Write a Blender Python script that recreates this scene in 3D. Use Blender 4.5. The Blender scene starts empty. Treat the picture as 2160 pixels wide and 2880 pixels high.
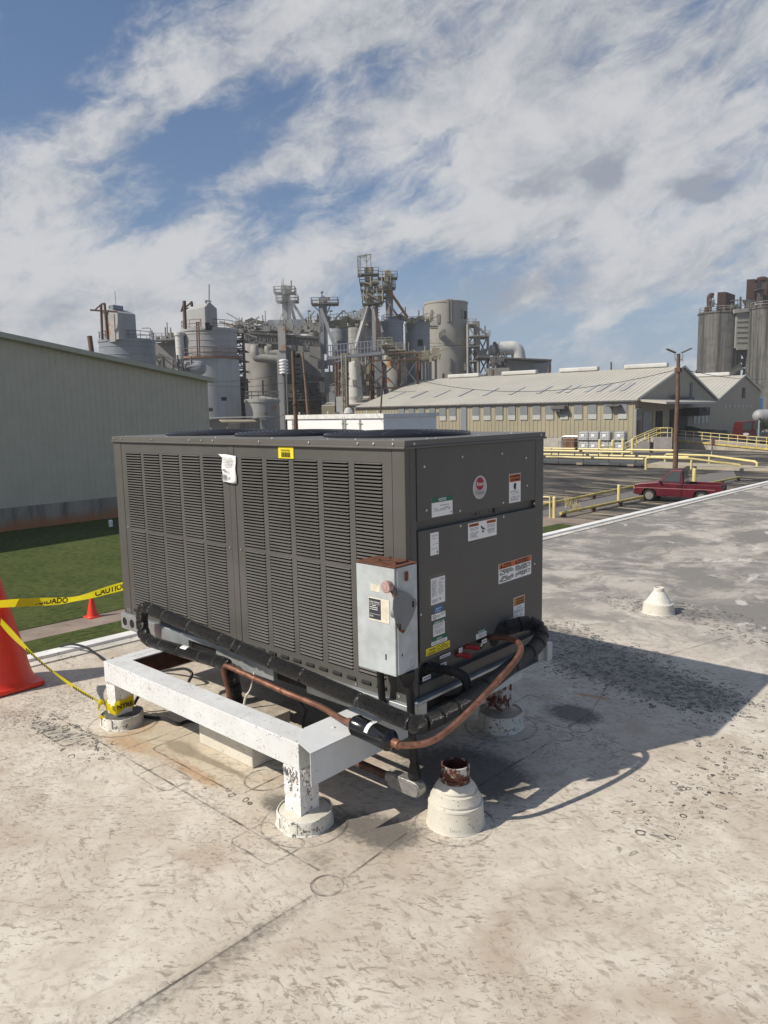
import bpy, bmesh, math, random
from mathutils import Vector, Matrix
random.seed(7)
sc = bpy.context.scene
COL = sc.collection
PI = math.pi
# ------------------------------------------------------------------ camera
CAM = Vector((1.9088, -2.2297, 1.6535))
YAW, PITCH, ROLL, F = -0.7371, -0.1337, -0.0193, 2092.6
cf = Vector((math.sin(YAW)*math.cos(PITCH), math.cos(YAW)*math.cos(PITCH), math.sin(PITCH)))
cr0 = Vector((math.cos(YAW), -math.sin(YAW), 0)); cu0 = cr0.cross(cf)
cr = cr0*math.cos(ROLL) + cu0*math.sin(ROLL); cu = -cr0*math.sin(ROLL) + cu0*math.cos(ROLL)
camd = bpy.data.cameras.new('camera'); cam = bpy.data.objects.new('camera', camd); COL.objects.link(cam)
m = Matrix((cr, cu, -cf)).transposed().to_4x4(); m.translation = CAM; cam.matrix_world = m
camd.sensor_fit = 'VERTICAL'; camd.sensor_height = 36.0; camd.lens = 36.0*F/2880.0
camd.clip_start = 0.05; camd.clip_end = 3000
sc.camera = cam
sc.view_settings.view_transform = 'Standard'; sc.view_settings.look = 'None'
sc.view_settings.exposure = 0.0; sc.view_settings.gamma = 1.0
# ------------------------------------------------------------------ sun
SUN = Vector((-0.47, -1.0, 1.0)).normalized()
ld = bpy.data.lights.new('sun', 'SUN'); ld.energy = 5.0; ld.angle = math.radians(0.5); ld.color = (1.0, 0.93, 0.82)
sun = bpy.data.objects.new('sun', ld); COL.objects.link(sun)
sun.rotation_euler = SUN.to_track_quat('Z', 'Y').to_euler()
# ------------------------------------------------------------------ node expression helper
class X:
    def __init__(s, nt, v): s.nt = nt; s.v = v
    def _m(s, op, *a, clamp=False):
        n = s.nt.nodes.new('ShaderNodeMath'); n.operation = op; n.use_clamp = clamp
        for i, q in enumerate((s,)+a):
            q = q.v if isinstance(q, X) else q
            if isinstance(q, (int, float)): n.inputs[i].default_value = q
            else: s.nt.links.new(q, n.inputs[i])
        return X(s.nt, n.outputs[0])
    def __add__(s, o): return s._m('ADD', o)
    __radd__ = __add__
    def __sub__(s, o): return s._m('SUBTRACT', o)
    def __rsub__(s, o): return (s*-1.0)+o
    def __mul__(s, o): return s._m('MULTIPLY', o)
    __rmul__ = __mul__
    def __truediv__(s, o): return s._m('DIVIDE', o)
    def abs(s): return s._m('ABSOLUTE')
    def sqrt(s): return s._m('SQRT')
    def min(s, o): return s._m('MINIMUM', o)
    def max(s, o): return s._m('MAXIMUM', o)
    def pow(s, o): return s._m('POWER', o)
    def exp(s): return s._m('EXPONENT')
    def clamp(s): return s._m('ADD', 0.0, clamp=True)
    def step(s, a, b):                       # smoothstep a->b
        n = s.nt.nodes.new('ShaderNodeMapRange'); n.interpolation_type = 'SMOOTHSTEP'
        s.nt.links.new(s.v, n.inputs[0]); n.inputs[1].default_value = a; n.inputs[2].default_value = b
        n.inputs[3].default_value = 0; n.inputs[4].default_value = 1
        return X(s.nt, n.outputs[0])
def gauss(x, y, cx, cy, rx, ry, ang=0.0):
    c, s = math.cos(ang), math.sin(ang)
    a = ((x-cx)*c + (y-cy)*s)/rx; b = ((y-cy)*c - (x-cx)*s)/ry
    return ((a*a + b*b)*-1.0).exp()
def vec(nt, x, y, z=0.0):
    n = nt.nodes.new('ShaderNodeCombineXYZ')
    for i, q in enumerate((x, y, z)):
        if isinstance(q, X): nt.links.new(q.v, n.inputs[i])
        else: n.inputs[i].default_value = q
    return n.outputs[0]
def sep(nt, v):
    n = nt.nodes.new('ShaderNodeSeparateXYZ'); nt.links.new(v, n.inputs[0])
    return X(nt, n.outputs[0]), X(nt, n.outputs[1]), X(nt, n.outputs[2])
def noise(nt, v, scale, detail=4, rough=.55, dist=0.0, col=False):
    n = nt.nodes.new('ShaderNodeTexNoise'); nt.links.new(v, n.inputs['Vector'])
    n.inputs['Scale'].default_value = scale; n.inputs['Detail'].default_value = detail
    n.inputs['Roughness'].default_value = rough; n.inputs['Distortion'].default_value = dist
    return n.outputs['Color'] if col else X(nt, n.outputs['Fac'])
def voro(nt, v, scale, feat='F1'):
    n = nt.nodes.new('ShaderNodeTexVoronoi'); n.feature = feat; nt.links.new(v, n.inputs['Vector'])
    n.inputs['Scale'].default_value = scale
    return n
def mix(nt, f, a, b):
    n = nt.nodes.new('ShaderNodeMix'); n.data_type = 'RGBA'
    for i, q in ((0, f), (6, a), (7, b)):
        if isinstance(q, X): q = q.v
        if isinstance(q, (int, float)): n.inputs[i].default_value = q
        elif isinstance(q, tuple): n.inputs[i].default_value = (q[0], q[1], q[2], 1)
        else: nt.links.new(q, n.inputs[i])
    return n.outputs[2]
# ------------------------------------------------------------------ world: physical sky + clouds
rh = Vector((math.cos(YAW), -math.sin(YAW), 0)); fh = Vector((math.sin(YAW), math.cos(YAW), 0))
def ray(px, py):
    return cf + cr*((px-1080)/F) - cu*((py-1440)/F)
def azel(px, py):
    d = ray(px, py).normalized()
    return math.atan2(d.dot(rh), d.dot(fh)), math.asin(d.z)
w = bpy.data.worlds.new('World'); sc.world = w; w.use_nodes = True
nt = w.node_tree; nt.nodes.clear()
sky = nt.nodes.new('ShaderNodeTexSky'); sky.sky_type = 'NISHITA'; sky.sun_disc = False
sky.sun_elevation = math.asin(SUN.z); sky.sun_rotation = math.atan2(SUN.x, SUN.y)
sky.air_density = 1.0; sky.dust_density = 0.25; sky.ozone_density = 1.6
tc = nt.nodes.new('ShaderNodeTexCoord')
dx, dy, dz = sep(nt, tc.outputs['Generated'])
lat = dx*rh.x + dy*rh.y; fwd = dx*fh.x + dy*fh.y
az = lat._m('ARCTAN2', fwd); el = dz._m('ARCSINE')
# streaks climb towards the right: rotate the direction coordinates, stretch along the streak
ca, sa = math.cos(.42), math.sin(.42)
s_al = az*ca + el*sa; s_ac = el*ca - az*sa
wv_ = noise(nt, vec(nt, az*2.0, el*3.0, 9.0), 2.2, 5, .6, 0, True); wa, wb_, wc_ = sep(nt, wv_)
al2 = s_al + (wa-.5)*.16; ac2 = s_ac + (wb_-.5)*.10
vs = vec(nt, al2*2.6, ac2*7.5, 0.0); vc = vec(nt, az*5.2, el*7.2, 3.3)
n_st = noise(nt, vs, 1.9, 10, .62, .35); n_cu = noise(nt, vc, 1.7, 10, .63, .3); n_fi = noise(nt, vec(nt, al2*7.0, ac2*15.0, 7.0), 2.4, 9, .68, .45)
cover = (n_st-.5)*3.1 + (n_cu-.5)*1.7 + (n_fi-.5)*.9 + .80
azr, elr = az, el
az = azr + (wa-.5)*.22; el = elr + (wc_-.5)*.13          # ragged outlines for the larger gaps and banks
for (px, py, rx, ry, a, wt) in [
        (150, 90, .22, .10, .42, -.9), (540, 470, .10, .04, .5, -.75), (930, 570, .14, .045, .3, -.75), (1020, 250, .2, .03, .35, -.3), (330, 640, .1, .03, .2, -.3),
        (1300, 760, .2, .03, .25, -.6), (1650, 960, .25, .05, .05, -.7), (1050, 820, .1, .04, .3, -.3), (60, 330, .12, .03, .4, -.25),
        (700, 300, .1, .03, .45, -.25), (720, 660, .12, .025, .25, -.35),
        (1500, 560, .2, .09, .3, .9), (230, 700, .17, .05, .1, .6), (500, 260, .25, .05, .45, .5), (1500, 120, .35, .13, .3, .6), (1950, 680, .2, .06, .1, .5), (300, 870, .25, .06, 0, .5),
        (820, 880, .06, .06, 0, .5)]:
    A, E_ = azel(px, py)
    cover = cover + gauss(az, el, A, E_, rx, ry, a)*wt
cover = cover - az.step(.62, 1.1)*.55 - el.step(.72, 1.05)*.1      # cloud thinned in the unseen sky, right and overhead, to darken the shade
cover = cover + (1.0-elr.abs().step(.0, .16))*.15
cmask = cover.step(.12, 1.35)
# cloud tone: bright sunlit sheets with grey bellies
tone = ((n_cu-.5)*1.5 + (n_st-.5)*.9 + (n_fi-.5)*.7 + .66)
for (px, py, rx, ry, a, wt) in [(1710, 470, .034, .026, .5, -.7), (1960, 545, .036, .012, .1, -.9), (1440, 505, .04, .012, .1, -.5), (1400, 860, .06, .022, .1, -.6), (1900, 760, .2, .03, .1, -.1),
        (1600, 120, .4, .1, .3, -.08), (1300, 500, .12, .06, .3, .35), (180, 720, .16, .04, .1, .35), (1150, 560, .05, .05, .4, .3), (1850, 640, .14, .03, .15, .25), (800, 850, .05, .06, 0, .3)]:
    A, E_ = azel(px, py)
    tone = tone + gauss(az, el, A, E_, rx, ry, a)*wt
tone = tone.step(.15, 1.0)
ccol = mix(nt, tone, (3.3, 3.6, 4.15), (6.5, 6.5, 6.6))
skyb = mix(nt, .35, sky.outputs[0], (.75, 1.55, 3.5))
skyc = mix(nt, (1.0-elr.abs().step(.02, .22))*.8, skyb, (2.9, 3.8, 5.1))
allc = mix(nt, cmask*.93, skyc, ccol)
bg = nt.nodes.new('ShaderNodeBackground'); bg.inputs[1].default_value = 0.1
nt.links.new(allc, bg.inputs[0])
ow = nt.nodes.new('ShaderNodeOutputWorld'); nt.links.new(bg.outputs[0], ow.inputs[0])
# ------------------------------------------------------------------ placing helpers (photo measurements -> metres)
GZ = -3.4                                     # yard level; the roof deck is z = 0
def on_z(px, py, z=0.0):
    d = ray(px, py); return CAM + d*((z-CAM.z)/d.z)
def on_y(px, py, Y):
    d = ray(px, py); return CAM + d*((Y-CAM.y)/d.y)
def on_x(px, py, XX):
    d = ray(px, py); return CAM + d*((XX-CAM.x)/d.x)
def bp(px, py, Z):                            # at Z metres of horizontal forward distance
    d = ray(px, py); return CAM + d*(Z/d.dot(fh))
def Zof(p): return (Vector(p)-CAM).dot(fh)
def G(px, py): return on_z(px, py, GZ)
# ------------------------------------------------------------------ mesh builder
OFF = {}
class MB:
    def __init__(s): s.v = []; s.f = []; s.m = []; s.sm = []
    def add(s, vs, fs, mi=0, smooth=False):
        o = len(s.v); s.v += [Vector(q) for q in vs]
        for f in fs: s.f.append([o+i for i in f]); s.m.append(mi); s.sm.append(smooth)
        return s
    def box(s, a, b, mi=0):
        x0, y0, z0 = a; x1, y1, z1 = b
        return s.add([(x0,y0,z0),(x1,y0,z0),(x1,y1,z0),(x0,y1,z0),(x0,y0,z1),(x1,y0,z1),(x1,y1,z1),(x0,y1,z1)],
              [(0,3,2,1),(4,5,6,7),(0,1,5,4),(1,2,6,5),(2,3,7,6),(3,0,4,7)], mi)
    def obox(s, c, ax, ay, az, mi=0):         # centre and half axes
        c, ax, ay, az = Vector(c), Vector(ax), Vector(ay), Vector(az)
        P = [c+ax*i+ay*j+az*k for k in (-1,1) for j in (-1,1) for i in (-1,1)]
        return s.add(P, [(0,2,3,1),(4,5,7,6),(0,1,5,4),(1,3,7,5),(3,2,6,7),(2,0,4,6)], mi)
    def bar(s, p0, p1, w, h=None, mi=0):
        p0, p1 = Vector(p0), Vector(p1); h = h or w; d = p1-p0
        if d.length < 1e-6: return s
        n = d.normalized(); up = Vector((0,0,1)) if abs(n.z) < .95 else Vector((0,1,0))
        sx = n.cross(up).normalized(); sz = sx.cross(n)
        return s.obox((p0+p1)/2, d/2, sx*(w/2), sz*(h/2), mi)
    def tube(s, pts, r, seg=10, cap=True, mi=0, smooth=True):
        pts = [Vector(p) for p in pts]; n = len(pts)
        rs = r if isinstance(r, (list, tuple)) else [r]*n
        t0 = (pts[1]-pts[0]).normalized()
        up = Vector((0,0,1)) if abs(t0.z) < .9 else Vector((0,1,0))
        u = (up - t0*up.dot(t0)).normalized(); vs = []
        for i in range(n):
            t = (pts[min(i+1,n-1)]-pts[max(i-1,0)]).normalized()
            u = (u - t*u.dot(t)).normalized(); v = t.cross(u)
            for k in range(seg):
                a = 2*PI*k/seg; vs.append(pts[i]+(u*math.cos(a)+v*math.sin(a))*rs[i])
        fs = [(i*seg+k, i*seg+(k+1)%seg, (i+1)*seg+(k+1)%seg, (i+1)*seg+k) for i in range(n-1) for k in range(seg)]
        s.add(vs, fs, mi, smooth)
        if cap:
            s.add(vs[:seg][::-1], [list(range(seg))], mi); s.add(vs[-seg:], [list(range(seg))], mi)
        return s
    def cyl(s, p0, p1, r0, r1=None, seg=16, mi=0, smooth=True, cap=True):
        return s.tube([p0, p1], [r0, r0 if r1 is None else r1], seg, cap, mi, smooth)
    def lathe(s, c, prof, seg=28, mi=0, smooth=True, cap=True):
        c = Vector(c); n = len(prof)
        vs = [c+Vector((r*math.cos(2*PI*k/seg), r*math.sin(2*PI*k/seg), z)) for r, z in prof for k in range(seg)]
        fs = [(i*seg+k, i*seg+(k+1)%seg, (i+1)*seg+(k+1)%seg, (i+1)*seg+k) for i in range(n-1) for k in range(seg)]
        s.add(vs, fs, mi, smooth)
        if cap and prof[-1][0] > 1e-4: s.add(vs[-seg:], [list(range(seg))], mi)
        return s
    def prism(s, poly, ext, mi=0):            # planar polygon extruded by a vector
        poly = [Vector(p) for p in poly]; ext = Vector(ext); n = len(poly)
        return s.add(poly+[p+ext for p in poly], [list(range(n))[::-1], list(range(n, 2*n))]+[(i,(i+1)%n,n+(i+1)%n,n+i) for i in range(n)], mi)
    def quad(s, *p, mi=0): return s.add(p, [tuple(range(len(p)))], mi)
    def ball(s, c, r, seg=12, rings=8, mi=0, sz=1.0):
        c = Vector(c)
        return s.lathe(c, [(max(1e-5, r*math.sin(PI*i/rings)), -r*math.cos(PI*i/rings)*sz) for i in range(rings+1)], seg, mi, True, False)
    def sphere_at(s, c, r, nrm):              # screw head
        nrm = Vector(nrm).normalized(); c = Vector(c)
        return s.tube([c, c+nrm*r*.55, c+nrm*r*.75], [r, r*.85, r*.35], 8)
    def build(s, name, mats, parent=None, bevel=0.0, origin=None, fixn=True):
        me = bpy.data.meshes.new(name)
        o = bpy.data.objects.new(name, me); COL.objects.link(o)
        if parent is not None:
            o.parent = parent; off = OFF.get(parent.name, Vector((0,0,0)))
        else:
            off = Vector(origin) if origin is not None else Vector((0,0,0)); o.location = off
        OFF[o.name] = off
        me.from_pydata([tuple(v-off) for v in s.v], [], s.f)
        for mm in (mats if isinstance(mats, (list, tuple)) else [mats]): me.materials.append(mm)
        me.polygons.foreach_set('material_index', s.m); me.polygons.foreach_set('use_smooth', s.sm)
        me.update()
        if fixn:
            b = bmesh.new(); b.from_mesh(me); bmesh.ops.recalc_face_normals(b, faces=b.faces); b.to_mesh(me); b.free()
        if bevel > 0:
            bm_ = o.modifiers.new('bevel', 'BEVEL'); bm_.width = bevel; bm_.segments = 2; bm_.limit_method = 'ANGLE'; bm_.angle_limit = math.radians(50)
        return o
def thing(name, loc, label, cat, group=None):
    o = bpy.data.objects.new(name, None); COL.objects.link(o); o.location = loc; OFF[o.name] = Vector(loc); o.empty_display_size = .1
    return tag(o, label, cat, group)
def tag(o, label, cat, group=None, kind=None):
    o['label'] = label; o['category'] = cat
    if group: o['group'] = group
    if kind: o['kind'] = kind
    return o
def struct(o, kind='structure'): o['kind'] = kind; return o
def dup(root, loc, label=None, group=None):
    r = root.copy(); COL.objects.link(r); r.location = loc
    if label: r['label'] = label
    if group: r['group'] = group
    for ch in list(root.children):
        c = ch.copy(); COL.objects.link(c); c.parent = r
        for g in list(ch.children):
            d = g.copy(); COL.objects.link(d); d.parent = c
    return r
def spline(pts, n=8):
    P = [Vector(p) for p in pts]; out = []
    for i in range(len(P)-1):
        a, b, c, d = P[max(i-1,0)], P[i], P[i+1], P[min(i+2,len(P)-1)]
        for k in range(n):
            t = k/n
            out.append(.5*((2*b)+(c-a)*t+(2*a-5*b+4*c-d)*t*t+(3*b-a-3*c+d)*t**3))
    out.append(P[-1]); return out
def cut(path, f0, f1):                        # the piece of a path between two fractions of its length
    L = [0]
    for i in range(1, len(path)): L.append(L[-1]+(path[i]-path[i-1]).length)
    def at(f):
        t = f*L[-1]
        for i in range(1, len(path)):
            if L[i] >= t-1e-9: return path[i-1].lerp(path[i], (t-L[i-1])/max(1e-9, L[i]-L[i-1]))
        return path[-1]
    mid = [path[i] for i in range(len(path)) if f0*L[-1]+1e-3 < L[i] < f1*L[-1]-1e-3]
    return [at(f0)]+mid+[at(f1)]
# ------------------------------------------------------------------ materials
def M(name, col, rough=.6, metal=0.0, var=.12, scale=4.0, streak=0.0, scol=None, blot=0.0, bcol=(.2,.09,.04), bscale=6.0, bump=0.0, bus=60.0, spec=.4, speck=0.0, spcol=(.12,.11,.10), spscale=90.0):
    mt = bpy.data.materials.new(name); mt.use_nodes = True; nt = mt.node_tree
    b = nt.nodes['Principled BSDF']; b.inputs['Roughness'].default_value = rough; b.inputs['Metallic'].default_value = metal
    b.inputs['Specular IOR Level'].default_value = spec
    tcn = nt.nodes.new('ShaderNodeTexCoord'); v = tcn.outputs['Object']
    n = noise(nt, v, scale, 6, .6)
    lo = tuple(c*(1-var) for c in col); hi = tuple(min(1, c*(1+var)) for c in col)
    c = mix(nt, n.step(.3, .7), lo, hi)
    if streak > 0:
        x, y, z = sep(nt, v)
        sv = vec(nt, x*1.0, y*1.0, z*.06)
        sn = noise(nt, sv, scale*2.2, 5, .65)
        c = mix(nt, sn.step(.48, .75)*streak, c, scol or tuple(q*.35 for q in col))
    if blot > 0:
        bn = noise(nt, v, bscale, 7, .65, .3)
        c = mix(nt, bn.step(.66-blot*.3, .72-blot*.24), c, bcol)
    if speck > 0:
        vn = noise(nt, v, spscale, 3, .6, .6); v2 = noise(nt, v, spscale*.12, 3, .6)
        c = mix(nt, (vn+ (v2-.5)*.35).step(.70-speck*.1, .74-speck*.1), c, spcol)
    nt.links.new(c, b.inputs['Base Color'])
    rn = (n-.5)*.25 + rough
    nt.links.new(rn.clamp().v, b.inputs['Roughness'])
    if bump > 0:
        bb = nt.nodes.new('ShaderNodeBump'); bb.inputs['Strength'].default_value = bump; bb.inputs['Distance'].default_value = .01 if bus < 200 else .03
        nn = noise(nt, v, bus, 4, .6); nt.links.new(nn.v, bb.inputs['Height']); nt.links.new(bb.outputs[0], b.inputs['Normal'])
    return mt
m_unit = M('painted_steel_grey', (.092,.089,.083), .42, 0, .08, 3.5, spec=.35, streak=.22, scol=(.125,.117,.104))
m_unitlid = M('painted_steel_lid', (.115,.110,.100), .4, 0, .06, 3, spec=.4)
m_dark = M('dark_interior', (.012,.012,.012), .7, 0, .2)
m_coil = M('coil_fins', (.009,.0085,.008), .8, 0, .3, 40, spec=.1)
m_screw = M('zinc_screw', (.62,.61,.58), .3, .9, .1)
m_blackgl = M('black_gloss_wire', (.012,.013,.018), .3, 0, .1, spec=.55)
m_galv = M('galvanised_steel', (.42,.45,.47), .42, .55, .16, 9, streak=.25, scol=(.3,.31,.32))
m_galvbox = M('weathered_galvanised', (.44,.475,.49), .55, .15, .13, 10, streak=.35, scol=(.42,.40,.36))
m_rust = M('rust', (.17,.055,.022), .85, 0, .45, 22, bump=.4)
m_rustdk = M('dark_rust', (.06,.022,.012), .85, 0, .5, 18, bump=.4)
m_white = M('white_frame_paint', (.64,.65,.65), .5, 0, .06, 5, speck=.7, spcol=(.20,.19,.18), spscale=150, bump=.12, bus=40)
m_white2 = M('white_cover_paint', (.58,.60,.61), .5, 0, .07, 6, speck=.2, spcol=(.3,.29,.28), spscale=120)
m_whitepeel = M('peeling_white_paint', (.74,.73,.71), .6, 0, .08, 12, speck=.8, spcol=(.16,.09,.06), spscale=60, bump=.9, bus=45)
m_rustpeel = M('rusty_peeling_post', (.5,.49,.47), .7, 0, .1, 12, blot=.75, bcol=(.10,.03,.018), bscale=24, bump=.5, bus=60)
m_tpo = M('white_membrane_flashing', (.60,.57,.49), .6, 0, .07, 9, speck=.45, spcol=(.28,.25,.2), spscale=70)
m_tpo2 = M('worn_membrane_flashing', (.64,.62,.56), .65, 0, .1, 12, speck=.9, spcol=(.16,.15,.14), spscale=60, bump=.4, bus=50)
m_curbcap = M('dirty_curb_cap', (.40,.35,.28), .8, 0, .25, 9, speck=.6, bump=.2)
m_sealant = M('black_sealant', (.10,.10,.10), .55, 0, .3, 20)
m_foam = M('black_foam', (.011,.011,.0115), .30, 0, .5, 120, bump=1.0, bus=201, spec=.9, speck=.9, spcol=(.075,.074,.072), spscale=260)  # grey specks put the foam's sun sparkle into its base colour
m_foamend = M('foam_joint_tape', (.012,.012,.013), .4, 0, .3, 50, spec=.5)
m_copper = M('copper', (.27,.135,.092), .42, .6, .3, 14, blot=.40, bcol=(.16,.075,.04), bscale=30)
m_drier = M('black_enamel', (.006,.006,.007), .14, 0, .1, spec=.6)
m_rubber = M('black_rubber', (.014,.014,.015), .5, 0, .25, 20)
m_paper = M('white_paper', (.78,.78,.77), .5, 0, .03, 10)
m_print = M('black_print', (.02,.02,.02), .6, 0, .05)
m_greyprint = M('grey_print', (.22,.22,.22), .6, 0, .05)
m_orange = M('orange_print', (.50,.13,.035), .5, 0, .06)
m_orange2 = M('amber_print', (.52,.22,.06), .5, 0, .06)
m_green = M('green_print', (.016,.12,.065), .5, 0, .06)
m_blue = M('blue_print', (.03,.17,.38), .5, 0, .06)
m_yelst = M('yellow_print', (.75,.62,.03), .5, 0, .04)
m_redlogo = M('red_print', (.30,.012,.03), .4, 0, .05)
m_silver = M('silver_badge', (.42,.43,.44), .35, .3, .05)
m_redcap = M('red_valve_cap', (.35,.02,.03), .4, 0, .1)
m_pinkknob = M('faded_red_knob', (.38,.25,.23), .6, 0, .15, 30)
m_nameplate = M('blue_black_plate', (.035,.042,.055), .45, 0, .1)
m_cream = M('cream_plate', (.62,.58,.48), .6, 0, .12, 30, speck=.6, spcol=(.3,.27,.22))
m_alu = M('cast_aluminium', (.34,.33,.32), .5, .6, .2, 30, bump=.3, bus=120, speck=.6)
m_cone = M('orange_cone_plastic', (.80,.045,.02), .34, 0, .06, 3, spec=.5)
m_tape = M('yellow_caution_tape', (.80,.68,.02), .35, 0, .06, 14, spec=.5)
def translucent(mt, amt):                        # thin plastic film: lets light through from behind
    nt = mt.node_tree; out = nt.nodes['Material Output']; b = nt.nodes['Principled BSDF']; src = b.inputs['Base Color'].links[0].from_socket
    tr = nt.nodes.new('ShaderNodeBsdfTranslucent'); nt.links.new(src, tr.inputs[0]); mx = nt.nodes.new('ShaderNodeMixShader'); mx.inputs[0].default_value = amt
    nt.links.new(b.outputs[0], mx.inputs[1]); nt.links.new(tr.outputs[0], mx.inputs[2]); nt.links.new(mx.outputs[0], out.inputs[0])
translucent(m_tape, .6)
m_primer = M('grey_handle_paint', (.185,.195,.205), .5, .1, .08, 12)
m_cladL = M('olive_grey_cladding', (.55,.49,.395), .5, 0, .04, 1.2)
m_trimL = M('pale_trim', (.52,.51,.45), .5, 0, .05, 2)
m_conc = M('concrete', (.40,.37,.33), .85, 0, .15, 1.5, streak=.3, bump=.2, bus=20)
m_concrust = None
m_walk = M('walkway_concrete', (.25,.20,.16), .85, 0, .22, .8, blot=.25, bcol=(.2,.11,.07), bscale=1.1)
m_cladW = M('tan_cladding', (.33,.295,.205), .5, 0, .06, .25)
m_cladW2 = M('taupe_cladding', (.38,.335,.255), .5, 0, .05, .25)
m_roofW = M('beige_roof_sheet', (.45,.43,.37), .5, 0, .06, .2)
m_pale = M('pale_blue_panel', (.19,.205,.212), .35, 0, .06, .8)
m_white3 = M('clean_white_wall', (.84,.84,.83), .5, 0, .03, .6)
m_yel = M('yellow_paint', (.66,.555,.25), .45, 0, .1, 3)
m_yeldirty = M('dirty_yellow_paint', (.50,.40,.12), .6, 0, .25, 2, streak=.3)
m_wood = M('weathered_pole_wood', (.135,.082,.055), .85, 0, .25, 2.5, streak=.5)
m_woodgrey = M('grey_pole_wood', (.10,.06,.042), .85, 0, .25, 2.5, streak=.5)
m_plantA = M('pale_plant_steel', (.34,.345,.35), .6, .1, .1, .18, streak=.45, scol=(.24,.225,.2))
m_plantB = M('blue_grey_steel', (.235,.255,.285), .55, .15, .1, .2, streak=.35, scol=(.16,.165,.17))
m_plantC = M('dusty_plant_steel', (.28,.27,.25), .7, 0, .18, .25, streak=.55, scol=(.14,.125,.11))
m_plantD = M('dark_structural_steel', (.11,.105,.10), .7, 0, .25, .4)
m_plantE = M('taupe_silo_paint', (.31,.30,.265), .6, 0, .06, .12, streak=.2, scol=(.27,.26,.24))
m_plantrust = M('rust_brown_steel', (.105,.060,.045), .8, 0, .35, .5)
m_plantor = M('orange_rust_stained_steel', (.34,.33,.31), .7, 0, .12, .3, blot=.42, bcol=(.38,.16,.045), bscale=.45)
m_planty = M('faded_yellow_steel', (.27,.245,.175), .7, 0, .15, .5)
m_plantw = M('chalky_white_steel', (.52,.52,.50), .6, 0, .1, .3, streak=.3)
def csilo_mat():
    mt = bpy.data.materials.new('stained_concrete_silo'); mt.use_nodes = True; nt = mt.node_tree; b = nt.nodes['Principled BSDF']; b.inputs['Roughness'].default_value = .9
    v = nt.nodes.new('ShaderNodeTexCoord').outputs['Object']; x, y, z = sep(nt, v)
    s1 = noise(nt, vec(nt, x*.9, y*.9, z*.03), 1.0, 6, .65); s2 = noise(nt, vec(nt, x*2.2, y*2.2, z*.07), 1.0, 5, .65); bl = noise(nt, vec(nt, x*.25, y*.25, z*.35), .9, 7, .65)
    band = noise(nt, vec(nt, 3.0, 1.0, z*1.0), .33, 3, .6)
    c = mix(nt, s1.step(.40, .62), (.150,.146,.134), (.040,.039,.037))
    c = mix(nt, s2.step(.52, .62)*.75, c, (.024,.023,.022)); c = mix(nt, bl.step(.5, .66)*.6, c, (.045,.044,.042)); c = mix(nt, band.step(.5,.6)*.35, c, (.06,.06,.058))
    c = mix(nt, noise(nt, vec(nt, x*2.6, y*2.6, z*.04+9.0), 1.0, 4, .6).step(.62, .70)*.7, c, (.21,.205,.19))
    nt.links.new(c, b.inputs['Base Color']); return mt
m_csilo = csilo_mat()
m_cpan = M('pale_concrete_panel', (.26,.255,.225), .9, 0, .15, .2, streak=.3)
m_brown = M('rust_brown_sheet', (.055,.024,.018), .8, 0, .3, .6, streak=.4)
m_red = M('red_car_paint', (.105,.006,.016), .32, .15, .1, 2, spec=.55)
m_reddull = M('dull_red_paint', (.075,.008,.011), .45, 0, .1, 1)
m_glass = M('dark_glass', (.05,.06,.06), .08, 0, .1, spec=.7)
m_tyre = M('tyre', (.018,.018,.018), .8, 0, .3, 20)
m_rim = M('steel_rim', (.25,.24,.23), .5, .4, .2, 8)
m_tote = M('white_tote_plastic', (.68,.69,.68), .45, 0, .12, 3)
m_cage = M('tote_cage_steel', (.42,.44,.45), .4, .5, .1)
m_maroon = M('maroon_sign', (.22,.03,.045), .5, 0, .1)
m_ltblue = M('light_blue_tank', (.22,.45,.65), .5, 0, .06)
m_lowpane = M('milky_pane', (.42,.42,.40), .4, 0, .05, 1)
m_leaf = M('dark_leaves', (.03,.04,.018), .7, 0, .4, 3)
m_door = M('brown_door', (.22,.11,.045), .6, 0, .15)
m_chrome = M('chrome', (.5,.5,.5), .25, .9, .1)
m_straw = M('dry_weed', (.45,.36,.2), .8, 0, .2)
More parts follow.
